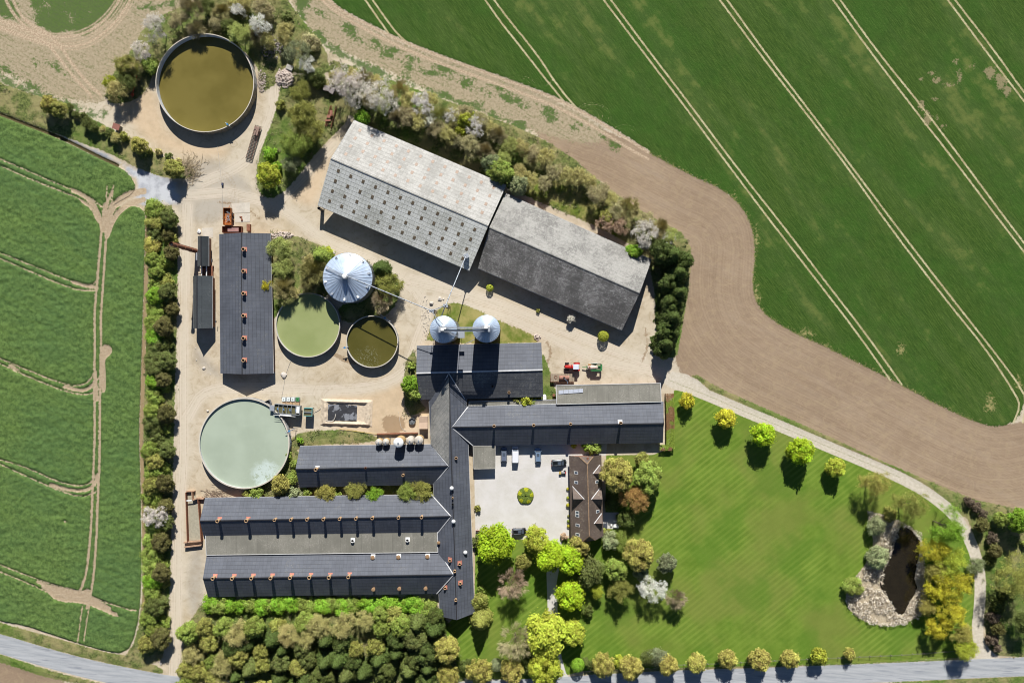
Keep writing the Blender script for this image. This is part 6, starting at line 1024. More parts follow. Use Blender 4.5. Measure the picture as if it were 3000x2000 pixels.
# ------------------------------------------------------------------ vehicles, machines and small things
def paint(name, rgb, metal=.3, rough=.28):
    t = NT(name, rough, .5, metal); t.b.inputs['Coat Weight'].default_value = .5; n = t.noise(t.obj(), 2, 4); return t.col(t.mix(t.math('MULTIPLY', n, .3), rgb, tuple(v*.75+.02 for v in rgb[:3])+(1,)))
REDL = plain('tail_lamp_red', (.4, .02, .02), .3, .5); CHROME = plain('lamp_glass', (.6, .62, .65), .15, .6)
def car(label, u, v, ang, L, Wd_, H, col, van=False, name='parked_car', cat='car'):
    p = at(u, v, H*.6); root = thing(name, label, cat, (p.x, p.y, 0), ang, 'cars parked in the courtyard'); hw = Wd_/2
    def sec(x, w, zb, zt, b=.12): return [Vector((x, -w+b*.3, zb)), Vector((x, -w, zb+.25)), Vector((x, -w, zt-.16)), Vector((x, -w+b, zt)), Vector((x, w-b, zt)), Vector((x, w, zt-.16)), Vector((x, w, zb+.25)), Vector((x, w-b*.3, zb))]
    l = L/2; m = MB(); bz = H*.56
    prof = [(-l, .80, .42, bz*.82), (-l+.12, .94, .3, bz*.97), (-l+.5, 1, .22, bz), (-.3*L, 1, .2, bz+.03), (0, 1, .2, bz+.02), (.2*L, 1, .2, bz), (.3*L, .99, .2, bz*.97), (l-.35, .93, .24, bz*.84), (l-.1, .82, .3, bz*.72), (l, .66, .4, bz*.6)]
    m.loft([sec(x, hw*w, zb, zt) for x, w, zb, zt in prof]); o = m.build('body', col, root, world=False, smooth=True); o.data.polygons.foreach_set('use_smooth', [True]*len(o.data.polygons)); b_ = o.modifiers.new('subsurf', 'SUBSURF'); b_.levels = b_.render_levels = 1
    rx0, rx1 = (-l+.25, .17*L) if not van else (-l+.1, .2*L); fx = .31*L if not van else .33*L; bx = -l+.06 if not van else -l+.04; g = []
    def cs(x, w, z): return [Vector((x, -w, z)), Vector((x, w, z))]
    zr = H; wr, wb = hw*.74, hw*.93
    if van: wr = hw*.86
    base = [Vector((fx, -wb*.9, bz-.05)), Vector((fx, wb*.9, bz-.05)), Vector((bx, wb*.93, bz-.05)), Vector((bx, -wb*.93, bz-.05))]; top = [Vector((rx1, -wr*.93, zr-.06)), Vector((rx1, wr*.93, zr-.06)), Vector((rx0+.2, wr*.94, zr-.08)), Vector((rx0+.2, -wr*.94, zr-.08))]
    m = MB(); m.faces(base+top, [(0, 1, 5, 4), (1, 2, 6, 5), (2, 3, 7, 6), (3, 0, 4, 7), (4, 5, 6, 7)]); m.build('windows', GLASSM if not van else col, root, world=False, bevel=.05)
    if van: m = MB(); m.faces([base[0]+Vector((.02, .1, .08)), base[1]+Vector((.02, -.1, .08)), top[1]+Vector((.03, -.08, -.04)), top[0]+Vector((.03, .08, -.04))], [(0, 1, 2, 3)]); m.build('windscreen', GLASSM, root, world=False)
    m = MB(); a_ = [Vector((rx1-.02, -wr*.92)).to_3d(), Vector((rx1-.02, wr*.92)).to_3d(), Vector((rx0+.15, wr*.95)).to_3d(), Vector((rx0+.15, -wr*.95)).to_3d()]
    m.faces([q+Vector((0, 0, zr-.07)) for q in a_]+[q*.98+Vector((0, 0, zr)) for q in a_], [(0, 1, 5, 4), (1, 2, 6, 5), (2, 3, 7, 6), (3, 0, 4, 7), (4, 5, 6, 7)]); m.build('roof', col, root, world=False, bevel=.04)
    if not van:
        m = MB(); m.box((.02*L, 0, zr+.012), (.22*L, wr*1.1, .02)); m.build('sunroof', GLASSM, root, world=False)
        for s in (-1, 1): m = MB(); m.bar((-l*.75, s*wr*.86, zr+.06), (.12*L, s*wr*.86, zr+.06), .05); m.build('roof_rail', STEEL, root, world=False)
        for s in (-1, 1): m = MB(); m.bar((fx-.05, s*wb*.86, bz), (rx1, s*wr*.93, zr-.05), .07); m.bar((bx+.1, s*wb*.9, bz), (rx0+.2, s*wr*.94, zr-.06), .12); m.bar((-.02*L, s*wb*.93, bz), (-.02*L, s*wr*.96, zr-.06), .07); m.build('pillar', col, root, world=False)
    for x in (-l+.82, l-.85):
        for s in (-1, 1):
            m = MB(); m.tube((x, s*(hw-.2), .33), (x, s*(hw+.01), .33), .33, n=18); w = m.build('wheel', BLACK, root, world=False); m = MB(); m.tube((x, s*(hw-.02), .33), (x, s*(hw+.025), .33), .2, n=12); m.build('rim', STEEL, w, world=False)
    for s in (-1, 1):
        m = MB(); m.box((fx-.25, s*(hw+.1), bz+.1), (.16, .22, .14)); m.build('mirror', col, root, world=False, bevel=.03)
        m = MB(); m.box((l-.14, s*hw*.62, bz*.66), (.2, .34, .14), s*-.35); m.build('headlight', CHROME, root, world=False, bevel=.03)
        m = MB(); m.box((-l+.06, s*hw*.74, bz*.86), (.12, .24, .2)); m.build('tail_light', REDL, root, world=False)
    m = MB(); m.box((l-.01, 0, .42), (.06, .5, .12)); m.build('number_plate', WHITEP, root, world=False)
    return root
zc = lambda x, y: (1370+x/4.9, 1280+y/4.9); N_ = math.pi/2
car('dark slate blue car with a glass sunroof, parked nose in beside the white van', *zc(521, 250), N_, 4.4, 1.85, 1.5, paint('slate_blue_paint', (.17, .2, .28, 1)))
car('white van parked nose in between two blue grey cars', *zc(684, 250), N_, 5.1, 2.0, 2.0, paint('white_van_paint', (.75, .76, .8, 1), 0), van=True, name='parked_van', cat='van')
car('steel blue car parked alone nose in under the eastern wing eave', *zc(1010, 258), N_+.04, 4.4, 1.8, 1.5, paint('steel_blue_paint', (.2, .3, .44, 1)))
car('black estate car with silver roof rails by the farmhouse corner', *zc(1312, 370), .04, 4.5, 1.85, 1.5, paint('black_paint', (.012, .014, .014, 1)))
car('black hatchback parked at the south edge of the courtyard beside the lawn', *zc(741, 1352), .05, 4.3, 1.8, 1.45, paint('black_paint_glossy', (.012, .012, .014, 1)))
# garden tractor / small quad by the house
q = thing('quad_bike', 'small quad bike with a yellow front rack by the farmhouse wall', 'quad bike', at(*zc(1362, 505)), math.pi); m = MB(); m.box((0, 0, .6), (1.3, .5, .35)); m.box((-.2, 0, .85), (.7, .36, .15)); m.build('body', plain('grey_plastic', (.3, .3, .3)), q, world=False, bevel=.06)
for x in (-.62, .62):
    for s in (-1, 1): m = MB(); m.tube((x, s*.38, .3), (x, s*.62, .3), .3, n=14); m.build('wheel', BLACK, q, world=False)
m = MB(); m.box((.75, 0, .8), (.6, .8, .1)); m.build('rack', plain('yellow_paint', (.5, .36, .1)), q, world=False); m = MB(); m.bar((.3, -.4, 1.1), (.3, .4, 1.1), .05); m.build('handlebar', DSTEEL, q, world=False); m = MB(); m.box((-.85, 0, .7), (.2, .7, .15)); m.build('mudguard', REDL, q, world=False)
# tractor
zt3 = lambda x, y: (1540+x/5.227, 1030+y/5.227); RP = paint('tractor_red', (.55, .025, .015, 1), 0, .4)
p = at(*zt3(715, 230), 1.4); tr = thing('tractor', 'bright red tractor with a white cab roof hitched to the green sprayer', 'tractor', (p.x, p.y, 0), math.pi)
m = MB(); m.loft([[Vector((x, s*w, z)) for s, z in ((-1, zb), (-1, zt_-.15), (-.6, zt_), (.6, zt_), (1, zt_-.15), (1, zb))] for x, w, zb, zt_ in ((-.2, .55, .8, 1.95), (.8, .5, .8, 1.9), (1.8, .45, .8, 1.75), (2.25, .36, .85, 1.5))]); m.build('bonnet', RP, tr, world=False, bevel=.04)
m = MB(); m.box((.4, 0, .85), (4.0, .5, .5)); m.build('chassis', DSTEEL, tr, world=False)
m = MB(); m.faces([Vector(v_) for v_ in ((-1.7, -.8, 1.2), (-.1, -.75, 1.2), (-.1, .75, 1.2), (-1.7, .8, 1.2), (-1.55, -.68, 2.65), (-.3, -.62, 2.65), (-.3, .62, 2.65), (-1.55, .68, 2.65))], [(0, 1, 5, 4), (1, 2, 6, 5), (2, 3, 7, 6), (3, 0, 4, 7), (4, 5, 6, 7), (0, 3, 2, 1)]); m.build('cab', GLASSM, tr, world=False)
m = MB(); m.box((-.95, 0, 2.75), (1.65, 1.5, .2)); m.build('cab_roof', plain('pale_blue_white_paint', (.62, .66, .74), .4, .4, var=.08), tr, world=False, bevel=.08)
for s in (-1, 1):
    m = MB(); m.tube((-1.3, s*.75, .85), (-1.3, s*1.25, .85), .85, n=22); w = m.build('rear_wheel', BLACK, tr, world=False); m = MB(); m.tube((-1.3, s*1.2, .85), (-1.3, s*1.28, .85), .45, n=14); m.build('rim', RP, w, world=False)
    m = MB(); m.tube((1.5, s*.8, .6), (1.5, s*1.2, .6), .6, n=20); w = m.build('front_wheel', BLACK, tr, world=False); m = MB(); m.tube((1.5, s*1.15, .6), (1.5, s*1.23, .6), .3, n=12); m.build('rim', RP, w, world=False)
    m = MB(); m.loft([[Vector((-1.3+math.cos(t_)*r_, s*y_, .85+math.sin(t_)*r_)) for y_, r_ in ((.72, .95), (1.2, .95), (1.2, 1.0), (.72, 1.0))] for t_ in (.3, .8, 1.3, 1.8, 2.3, 2.8)]); m.build('mudguard', RP, tr, world=False)
m = MB(); m.tube((.3, -.62, 1.4), (.3, -.62, 2.7), .07, n=8); m.build('exhaust', DSTEEL, tr, world=False)
# sprayer
GRN = paint('implement_green', (.04, .2, .06, 1), 0, .5); p = at(*zt3(1045, 238), 1.5); sp = thing('sprayer', 'green trailed crop sprayer with a pale tank hitched behind the red tractor', 'sprayer', (p.x, p.y, 0), 0)
m = MB(); m.box((.1, 0, .9), (4.4, .9, .25)); m.bar((-2.0, 0, .9), (-3.3, 0, .7), .2); m.build('frame', GRN, sp, world=False)
m = MB(); m.loft([[Vector((x, math.cos(t_)*w, 1.6+math.sin(t_)*w*.85)) for t_ in np.linspace(0, 6.283, 13)[:-1]] for x, w in ((-1.9, .35), (-1.6, .65), (-.8, .75), (.2, .6), (.9, .42), (1.2, .2))]); m.build('tank', plain('pale_pink_tank', (.66, .5, .42), .5, .4, var=.2, sc=2), sp, world=False, smooth=True); m = MB(); m.tube((-1.3, 0, 2.2), (-1.3, 0, 2.35), .25, n=14); m.build('lid', RUST, sp, world=False)
for s in (-1, 1):
    m = MB()
    for k in range(3): m.box((.6, s*(.75+.16*k), 1.7+.12*k), (3.4-.3*k, .09, .3))
    for k in range(9): m.bar((-.9+k*.38, s*.7, 1.6), (-.7+k*.38, s*1.15, 2.0), .06)
    m.build('folded_boom', GRN, sp, world=False); m = MB(); m.tube((.3, s*.7, .65), (.3, s*1.05, .65), .65, n=20); m.build('wheel', BLACK, sp, world=False)
m = MB(); m.box((2.15, 0, 1.4), (.5, 1.7, .9)); m.bar((1.8, -1, 1.8), (2.3, 1, 1.9), .12); m.build('boom_rack', GRN, sp, world=False); m = MB(); m.bar((-1.5, 1.18, 2.1), (1.2, 1.2, 2.1), .1); m.build('boom_tip', WHITEP, sp, world=False); m = MB(); m.box((-1.3, .8, 1.9), (.8, .4, .5)); m.build('clean_water_tank', plain('orange_plastic', (.5, .25, .1)), sp, world=False)
# rusty tank trailer on deck
p = at(*zt3(565, 400), 1.2); rt = thing('rusty_trailer', 'flat timber trailer carrying a rusty round tank behind the lean-to', 'trailer', (p.x, p.y, 0), 0)
m = MB()
for i in range(14): m.box((-3.3+i*.5, 0, 1.0), (.47, 2.3, .08))
m.build('deck', plain('dry_timber', (.32, .26, .19), var=.4, sc=2), rt, world=False); m = MB(); m.box((0, -1.12, .8), (6.9, .08, .8)); m.box((0, 1.12, .85), (6.9, .08, .35)); m.box((-3.45, 0, .85), (.08, 2.3, .6)); m.build('side_board', RUST, rt, world=False)
m = MB(); m.tube((-1.0, .05, 1.65), (1.9, .05, 1.65), .62, n=20); m.build('tank', plain('pink_rust', (.36, .19, .14), .8, .2, var=.35, sc=2), rt, world=False, smooth=False); m = MB(); m.box((.4, .05, 2.28), (.55, .55, .12)); m.build('hatch', BLACK, rt, world=False); m = MB()
for i in range(8): a0, a1 = i*.25, (i+1)*.25; m.tube((.5+.9*math.sin(a0), -.2-i*.18, 2.4+.1*math.sin(a0*3)), (.5+.9*math.sin(a1), -.2-(i+1)*.18, 2.4+.1*math.sin(a1*3)), .05, n=6)
m.build('hose', plain('blue_hose', (.25, .35, .5)), rt, world=False); m = MB(); m.lathe((-2.0, .2, 1.05), [(.42, 0), (.5, .06), (.42, .12), (.36, .06)], 20); m.build('spare_hoop', RUST, rt, world=False)
for x in (-1.5, 1.5):
    for s in (-1, 1): m = MB(); m.tube((x, s*.7, .42), (x, s*.98, .42), .42, n=16); m.build('wheel', BLACK, rt, world=False)
# tipper trailer with scrap and the skip by the long shed
zb1 = lambda x, y: (480+x/3.92, 580+y/3.92); p = at(*zb1(735, 215), 1.3); tp = thing('tipper_trailer', 'orange tipping trailer holding a tangle of scrap metal north of the long shed', 'trailer', (p.x, p.y, 0), 0)
def openbox(L, Wd_, z0, z1, mat, par, name='body', th=.08, fl=True):
    m = MB()
    for x, y, a_, b_ in ((-Wd_/2, 0, th, L), (Wd_/2, 0, th, L), (0, -L/2, Wd_-th, th), (0, L/2, Wd_-th, th)): m.box((x, y, (z0+z1)/2), (a_, b_, z1-z0))
    if fl: m.box((0, 0, z0+.05), (Wd_-th, L-th, .08))
    return m.build(name, mat, par, world=False)
openbox(4.9, 2.2, .8, 2.0, ORANGE, tp)
for s in (-1, 1):
    for y in (-.8, .55): m = MB(); m.tube((s*1.0, y, .55), (s*1.38, y, .55), .55, n=18); w = m.build('wheel', BLACK, tp, world=False); m = MB(); m.tube((s*1.36, y, .55), (s*1.42, y, .55), .25, n=12); m.build('rim', ORANGE, w, world=False)
m = MB(); m.bar((0, 2.4, .8), (.3, 3.3, .6), .14); m.build('drawbar', ORANGE, tp, world=False); m = MB(); rg = random.Random(2)
for i in range(45): x, y = rg.uniform(-.1, .8)-.2, rg.uniform(-1.3, 1.2); m.bar((x, y, 1.0+rg.random()*.6), (x+rg.uniform(-.6, .6), y+rg.uniform(-.6, .6), 1.1+rg.random()*.7), .06)
tag(m.build('scrap_metal', STEEL), 'heap of silver scrap rods lying in the orange tipping trailer', 'scrap').location = tp.location
p = at(*zb1(790, 365), .8); sk_ = thing('skip', 'rust red open skip against the north gable of the long shed', 'skip', (p.x, p.y, 0), math.pi/2); openbox(5.6, 1.8, .1, 1.5, RUST, sk_); m = MB(); m.box((0, -.3, 1.2), (1.2, 3.2, .05)); m.build('sheet', plain('pinkish_board', (.35, .2, .18)), sk_, world=False)
p = at(*zb1(920, 350), .5); m = MB(); m.box((p.x+1.5, p.y+.2, .6), (1.0, 2.0, 1.2)); tag(m.build('container', RUST), 'small rust coloured box at the east end of the skip', 'container')
def pads(label, pts, h=.06, mat=None, name='concrete_pad'):
    m = MB(); P = [at(*q) for q in pts]; T = [q+Vector((0, 0, h)) for q in P]; m.poly(T); n = len(P)
    for i in range(n): m.poly([P[i], P[(i+1) % n], T[(i+1) % n], T[i]])
    return tag(m.build(name, mat or LCONC), label, 'concrete pad')
pads('broad pale concrete slab north of the long shed beside the orange trailer', [zb1(*q) for q in ((775, 65), (990, 50), (990, 170), (800, 175))]); pads('second pale slab south of the broad one, iron scrap on it', [zb1(*q) for q in ((815, 182), (992, 178), (992, 275), (820, 280))], .07); pads('square concrete pad at the north end of the boiler house', [zb1(*q) for q in ((435, 345), (567, 340), (565, 455), (450, 440))])
m = MB(); p = at(*zb1(893, 235), .2); m.box(p, (.35, 1.2, .3)); m.box(p+Vector((-.3, .5, 0)), (.6, .25, .25)); m.box(p+Vector((.2, -.4, 0)), (.3, .5, .25)); tag(m.build('iron_scrap', RUST), 'small dark piece of machine scrap on the pale slab', 'scrap')
# container sets and separator by the mint tank
z2 = lambda x, y: (740+x/4.3556, 1120+y/4.3556)
TEAL = plain('teal_paint', (.12, .42, .42), .5, .4, var=.2, sc=2); CAGE = plain('white_plastic_tank', (.66, .7, .68), .5, .3, var=.1)
p = at(*z2(440, 345), 2.8); sp_ = thing('separator_platform', 'steel slurry separator basin divided into compartments at the northeast rim of the mint green tank', 'machine', (p.x, p.y, 0), -.09)
m = MB(); L, Wd_ = 7.4, 2.6
for x, y, a_, b_ in ((0, -Wd_/2, L, .12), (0, Wd_/2, L, .12), (-L/2, 0, .12, Wd_), (L/2, 0, .12, Wd_)): m.box((x, y, 2.0), (a_, b_, 1.8))
m.build('basin', plain('stained_steel', (.3, .32, .33), .6, .4, .3, .3), sp_, world=False)
for i in range(1, 6): m = MB(); m.box((-L/2+i*L/6, 0, 2.75), (.1, Wd_-.1, .2)); m.build('divider', STEEL, sp_, world=False)
m = MB(); m.box((0, 0, 2.35), (L-.2, Wd_-.2, .05)); m.build('sludge', plain('olive_sludge', (.13, .12, .06), .4, .5, var=.3), sp_, world=False)
for x in (-3.2, 0, 3.2):
    for s in (-1, 1): m = MB(); m.bar((x, s*1.1, 0), (x, s*1.1, 1.2), .18); m.build('leg', DSTEEL, sp_, world=False)
m = MB(); 
for dz in (0, .5): m.bar((-L/2, -Wd_/2-.5, 2.9+dz), (L/2-1, -Wd_/2-.5, 2.9+dz), .07)
m.box((-.3, -Wd_/2-.35, 2.75), (3.4, .5, .06)); m.build('walkway', WHITEP, sp_, world=False)
m = MB(); m.box((-L/2-.7, 0, 2.4), (1.3, 1.6, 1.0)); m.bar((-L/2-1.2, .8, 2.6), (-L/2-.9, -1.3, 2.4), .15); m.build('screen_box', STEEL, sp_, world=False, bevel=.05)
for i in range(4): m = MB(); m.tube((-2.8+i*1.8, .2, 2.9), (-2.6+i*1.8, -.3, 3.1), .14, n=8); m.build('pump', plain('pump_blue', (.08, .2, .4)) if i == 0 else bpy.data.materials['pump_blue'], sp_, world=False)
m = MB(); m.box((L/2-.5, .2, 3.0), (.9, 1.8, .3)); m.build('cover', WHITEP, sp_, world=False)
for i in range(4):
    p = at(*z2(398+i*58, 216), 1.1); t_ = thing('tank_container', ['westernmost white square liquid tank north of the separator', 'second white square liquid tank from the west', 'third white square liquid tank, beside the green one', 'dark green square tank at the east end of the row'][i], 'tank', (p.x, p.y, 0), -.03, 'row of square liquid tanks'); m = MB(); m.box((0, 0, .65), (1.0, 1.15, 1.05)); m.build('tank', CAGE if i < 3 else GRN, t_, world=False, bevel=.08)
    m = MB(); m.tube((.0, 0, 1.16), (0, 0, 1.24), .13, n=10); m.build('cap', BLACK, t_, world=False); m = MB()
    for z in (.25, .65, 1.1):
        for a_, b_ in (((-.55, -.62, z), (.55, -.62, z)), ((.55, -.62, z), (.55, .62, z)), ((.55, .62, z), (-.55, .62, z)), ((-.55, .62, z), (-.55, -.62, z))): m.bar(a_, b_, .04)
    m.build('cage', STEEL, t_, world=False)
p = at(*z2(495, 270), .4); m = MB()
for i in range(5): m.box((p.x-2+i*1.0, p.y, .5), (.92, 1.3, .9))
tag(m.build('timber_crate', plain('tan_timber', (.42, .28, .16), var=.3, sc=2)), 'row of tan timber boxes between the square tanks and the separator', 'crate')
p = at(*z2(705, 378), 3.0); tb = thing('teal_basin', 'open teal edged basin on legs east of the separator', 'tank', (p.x, p.y, 0), -.04); openbox(2.3, 2.3, 1.8, 3.0, TEAL, tb); m = MB(); m.box((0, 0, 2.7), (2.15, 2.15, .04)); m.build('sludge', bpy.data.materials['olive_sludge'], tb, world=False); m = MB(); m.bar((-1.1, .1, 3.0), (1.1, .1, 3.0), .1); m.bar((-1.1, -.1, 3.0), (1.1, -.1, 3.0), .1); m.build('crossbar', STEEL, tb, world=False)
for x in (-1, 1):
    for y in (-1, 1): m = MB(); m.bar((x, y, 0), (x, y, 1.8), .15); m.build('leg', DSTEEL, tb, world=False)
p = at(*z2(195, 258), 1.5); gb = thing('grey_bin', 'tilted grey bin on the rim of the mint green tank', 'bin', (p.x, p.y, .6), .4); openbox(1.3, 1.5, 0, 1.1, plain('grey_bin_plastic', (.2, .21, .23)), gb)
# sandbanked pit with a black liner
c0 = at(*z2(1185, 380)); pit = thing('lined_pit', 'rectangular pit with black plastic liner inside a sandy bank', 'pit', (c0.x, c0.y, 0), -.03); nX, nY = 100, 60; xs = np.linspace(-7.9, 7.9, nX); ys = np.linspace(-4.5, 4.5, nY); X_, Y_ = np.meshgrid(xs, ys); rad = np.maximum(np.abs(X_-.4)/6.3, np.abs(Y_+.1)/3.2); q_ = (np.abs(rad-1)/.13)
z_ = .75*np.exp(-q_**2)*(.7+.5*vnoise(1.1, 41, X_, Y_))+.12*(vnoise(.5, 42, X_, Y_)-.3)*np.exp(-(q_/1.6)**2)+.012; z_ = np.where(rad > 1.2+.06*vnoise(1.0, 47, X_, Y_), -.1, z_); ii = np.arange(nX*nY).reshape(nY, nX)
f = np.stack([ii[:-1, :-1], ii[:-1, 1:], ii[1:, 1:], ii[1:, :-1]], -1).reshape(-1, 4); o = bpy.data.objects.new('sand_bank', np_mesh('sand_bank', np.stack([X_, Y_, z_], -1).reshape(-1, 3), f, [plain('bank_sand', (.58, .48, .36), .95, .1, var=.25, sc=1.5, bump=.6)], smooth=True)); COL.objects.link(o); o.parent = pit
t = NT('black_liner', .35, .5); n = t.noise(t.obj(), .35, 5, .6); t.bump(t.noise(t.obj(), 1.5, 4), .6, .15); LIN = t.col(t.mix(t.step(n, .52, .58), (.045, .046, .05, 1), (.22, .23, .25, 1))); xs = np.linspace(-5.7, 3.4, 46); ys = np.linspace(-2.4, 2.2, 26); X_, Y_ = np.meshgrid(xs, ys); z_ = .2+.1*vnoise(.9, 43, X_, Y_)+.05*vnoise(.35, 44, X_, Y_); ii = np.arange(46*26).reshape(26, 46); f = np.stack([ii[:-1, :-1], ii[:-1, 1:], ii[1:, 1:], ii[1:, :-1]], -1).reshape(-1, 4)
o = bpy.data.objects.new('liner', np_mesh('liner', np.stack([X_, Y_, z_], -1).reshape(-1, 3), f, [LIN], smooth=True)); COL.objects.link(o); o.parent = pit
def hose(label, pts, r, mat, h=.12, name='hose'):
    P = [Vector((*q_, h)) for q_ in chaikin(pw(pts), False, 3)]; m = MB()
    for a_, b_ in zip(P[:-1], P[1:]): m.tube(a_, b_, r, n=6, caps=False)
    return tag(m.build(name, mat), label, 'hose')
HW = plain('dirty_white_hose', (.5, .47, .42)); hose('pale hose curving over the corner of the black liner', [z2(*q) for q in ((915, 460), (950, 490), (1020, 495), (1055, 460), (1065, 400))], .12, HW, .5); hose('thin pale pipe laid from the separator to the lined pit', [z2(*q) for q in ((790, 380), (860, 345), (885, 300))], .06, HW); hose('pale pipe crossing the sand east of the lined pit', [z2(*q) for q in ((1865, 370), (1880, 500), (1900, 590), (1960, 620))], .05, HW); hose('yellow hose along the grass south of the lined pit', [z2(*q) for q in ((1110, 590), (1300, 615), (1450, 640), (1590, 655))], .06, plain('yellow_hose', (.5, .36, .08)), .25)
hose('thin white hose running across the yard north of the long shed', [(652, 640), (652, 560), (645, 490), (636, 420), (628, 385)], .045, HW); hose('thin hose from the yellow green tank towards the separator', [(862, 1035), (838, 1090), (830, 1140), (825, 1165)], .045, HW)
m = MB(); p = at(652, 540, .3); m.box(p, (.5, .8, .5)); tag(m.build('pump_box', plain('blue_black_box', (.04, .05, .1))), 'small dark box on the hose in the middle of the yard fork', 'box')
# tan shed, round basin, retaining wall south of the hall
p = at(*z2(2180, 510), 2.2); ts = thing('tan_kiosk', 'small tan roofed kiosk against the west wall of the spine barn', 'kiosk', (p.x, p.y, 0)); m = MB(); m.box((0, .85, 2.25), (2.5, 1.9, .12), 0, Matrix.Rotation(.12, 3, 'X')); m.box((0, -.95, 2.25), (2.5, 1.8, .12), 0, Matrix.Rotation(-.12, 3, 'X')); m.build('roof', plain('tan_sheet', (.5, .37, .27), var=.1), ts, world=False); m = MB(); m.box((0, 0, 1.05), (2.3, 3.4, 2.1)); m.build('wall', CREAM, ts, world=False)
p = at(*z2(2035, 495), .8); rb = thing('round_basin', 'round dark galvanised basin in the shade beside the tan kiosk', 'basin', (p.x, p.y, 0)); m = MB(); m.lathe((0, 0, 0), [(1.0, 0), (1.0, .8), (.93, .8), (.93, .25), (.01, .24)], 32); m.build('basin', plain('dark_zinc', (.12, .13, .13)), rb, world=False)
for i in range(3): a_ = i*1.05; m = MB(); m.bar((math.cos(a_)*.95, math.sin(a_)*.95, .82), (-math.cos(a_)*.95, -math.sin(a_)*.95, .82), .05); m.build('spoke', STEEL, rb, world=False)
def wall_line(label, pts, h, w, mat, name='low_wall', cat='wall'):
    m = MB(); P = [at(*q) for q in pts]
    for a_, b_ in zip(P[:-1], P[1:]): m.bar(a_+Vector((0, 0, h/2)), b_+Vector((0, 0, h/2)), w, h)
    return tag(m.build(name, mat), label, cat)
wall_line('brown retaining wall north of the row of feed silos', [z2(1590, 655), z2(2115, 640)], .9, .3, RUST, 'retaining_wall')
m = MB(); p = at(*z2(1475, 435), .6); m.box(p-Vector((0, 0, .3)), (1.0, 1.0, .8)); tag(m.build('white_box', CREAM), 'cream square box on the sand east of the lined pit', 'box')
# loading ramp west of wing 2
PTAN = plain('rusty_tan_steel', (.42, .27, .18), .8, .2, var=.3, sc=2); zl = lambda x, y: (540+x/4.127, 1400+y/4.127); p0 = at(*zl(130, 500)); lr = thing('loading_ramp', 'sunken concrete loading ramp with rusty side walls west of the flat roofed building', 'ramp', (p0.x, p0.y, 0))
for nm, mt, pts, h, w in (('left_wall', RUST, [(25, 170), (45, 770)], 1.3, .18), ('right_wall', RUST, [(175, 250), (215, 760)], 1.6, .18), ('top_wall', PTAN, [(28, 158), (130, 155)], 1.0, .25), ('gate', PTAN, [(100, 165), (105, 265)], 1.2, .22), ('cross_wall', PTAN, [(105, 262), (165, 240), (240, 246)], 1.2, .3), ('trough_side', PTAN, [(0, 775), (212, 755)], 1.1, .3), ('trough_side', PTAN, [(5, 830), (212, 805)], 1.1, .3)):
    m = MB(); P = [at(*zl(*q), h*.5) for q in pts]
    for a_, b_ in zip(P[:-1], P[1:]): m.bar(Vector((a_.x, a_.y, h/2)), Vector((b_.x, b_.y, h/2)), w, h)
    m.build(nm.replace('left_', 'side_').replace('right_', 'side_').replace('top_', 'end_'), mt, lr)
m = MB(); P = [at(*zl(*q), .05) for q in ((45, 165), (120, 165), (165, 270), (205, 745), (60, 755))]; m.poly(P); m.build('floor', plain('ramp_concrete', (.36, .33, .25), .9, .2, var=.2), lr)
for q in ((55, 272), (110, 272)): pass
m = MB(); a_, b_ = at(*zl(28, 272), 1.1), at(*zl(105, 266), 1.1); m.bar(a_, b_, .35, .1); m.build('weigh_bar', WHITEP, lr)
# field machinery
zk = lambda x, y: (300+x/3.4083, 100+y/3.4083)
a_, b_ = at(*zk(1555, 930), .5), at(*zk(1465, 1235), .5); c_ = (a_+b_)/2; hr_ = thing('harrow', 'long dark iron field cultivator lying beside the track east of the largest tank', 'harrow', (c_.x, c_.y, 0), math.atan2((b_-a_).y, (b_-a_).x)); L = (b_-a_).length+.6; m = MB()
for y in (-.8, 0, .8): m.bar((-L/2, y, .6), (L/2, y, .6), .13)
m.build('frame', RUST, hr_, world=False); m = MB()
for i in range(24):
    x = -L/2+i*L/23; m.bar((x, -1.0, .7), (x, 1.0, .7), .1)
    for y in (-.95, -.4, .3, .95): m.bar((x, y, .7), (x+.12, y-.05, .02), .06)
m.build('tines', DSTEEL, hr_, world=False); m = MB(); m.box((-L/2+1.6, .1, .95), (2.6, 1.1, .3)); m.box((-L/2+.9, -.5, 1.0), (.8, .5, .5)); m.bar((-L/2+1, 0, 1), (-L/2+2.4, 0, 1.6), .14); m.build('headstock', plain('pale_rust', (.3, .2, .16), var=.5, sc=4), hr_, world=False)
a_, b_ = at(*zk(350, 420), .6), at(*zk(305, 600), .6); c_ = (a_+b_)/2; pl = thing('plough', 'orange red plough lying under the bushes west of the largest tank', 'plough', (c_.x, c_.y, 0), math.atan2((b_-a_).y, (b_-a_).x)); L = (b_-a_).length
OR2 = plain('plough_orange_red', (.5, .1, .05), .6, .3, var=.3, sc=3); m = MB(); m.bar((-L/2, 0, .9), (L/2, 0, .9), .18); m.build('beam', OR2, pl, world=False)
for i in range(6):
    x = -L/2+.4+i*L/6; m = MB(); m.faces([Vector((x, -.5, .2)), Vector((x+.5, -.1, .15)), Vector((x+.35, .2, .75)), Vector((x-.1, -.2, .85)), Vector((x+.05, -.55, .25)), Vector((x+.55, -.12, .2))], [(0, 1, 2, 3), (0, 4, 5, 1), (3, 2, 5, 4)]); m.bar((x, 0, .9), (x+.2, -.2, .4), .12); m.build('share', OR2, pl, world=False)
m = MB(); m.box((L/2+.2, 0, .8), (.7, .7, .5)); m.bar((L/2+.2, 0, .6), (L/2+1.2, 0, .4), .12); m.build('hitch', OR2, pl, world=False)
z9 = lambda x, y: (900+x/7.127, 200+y/7.127)
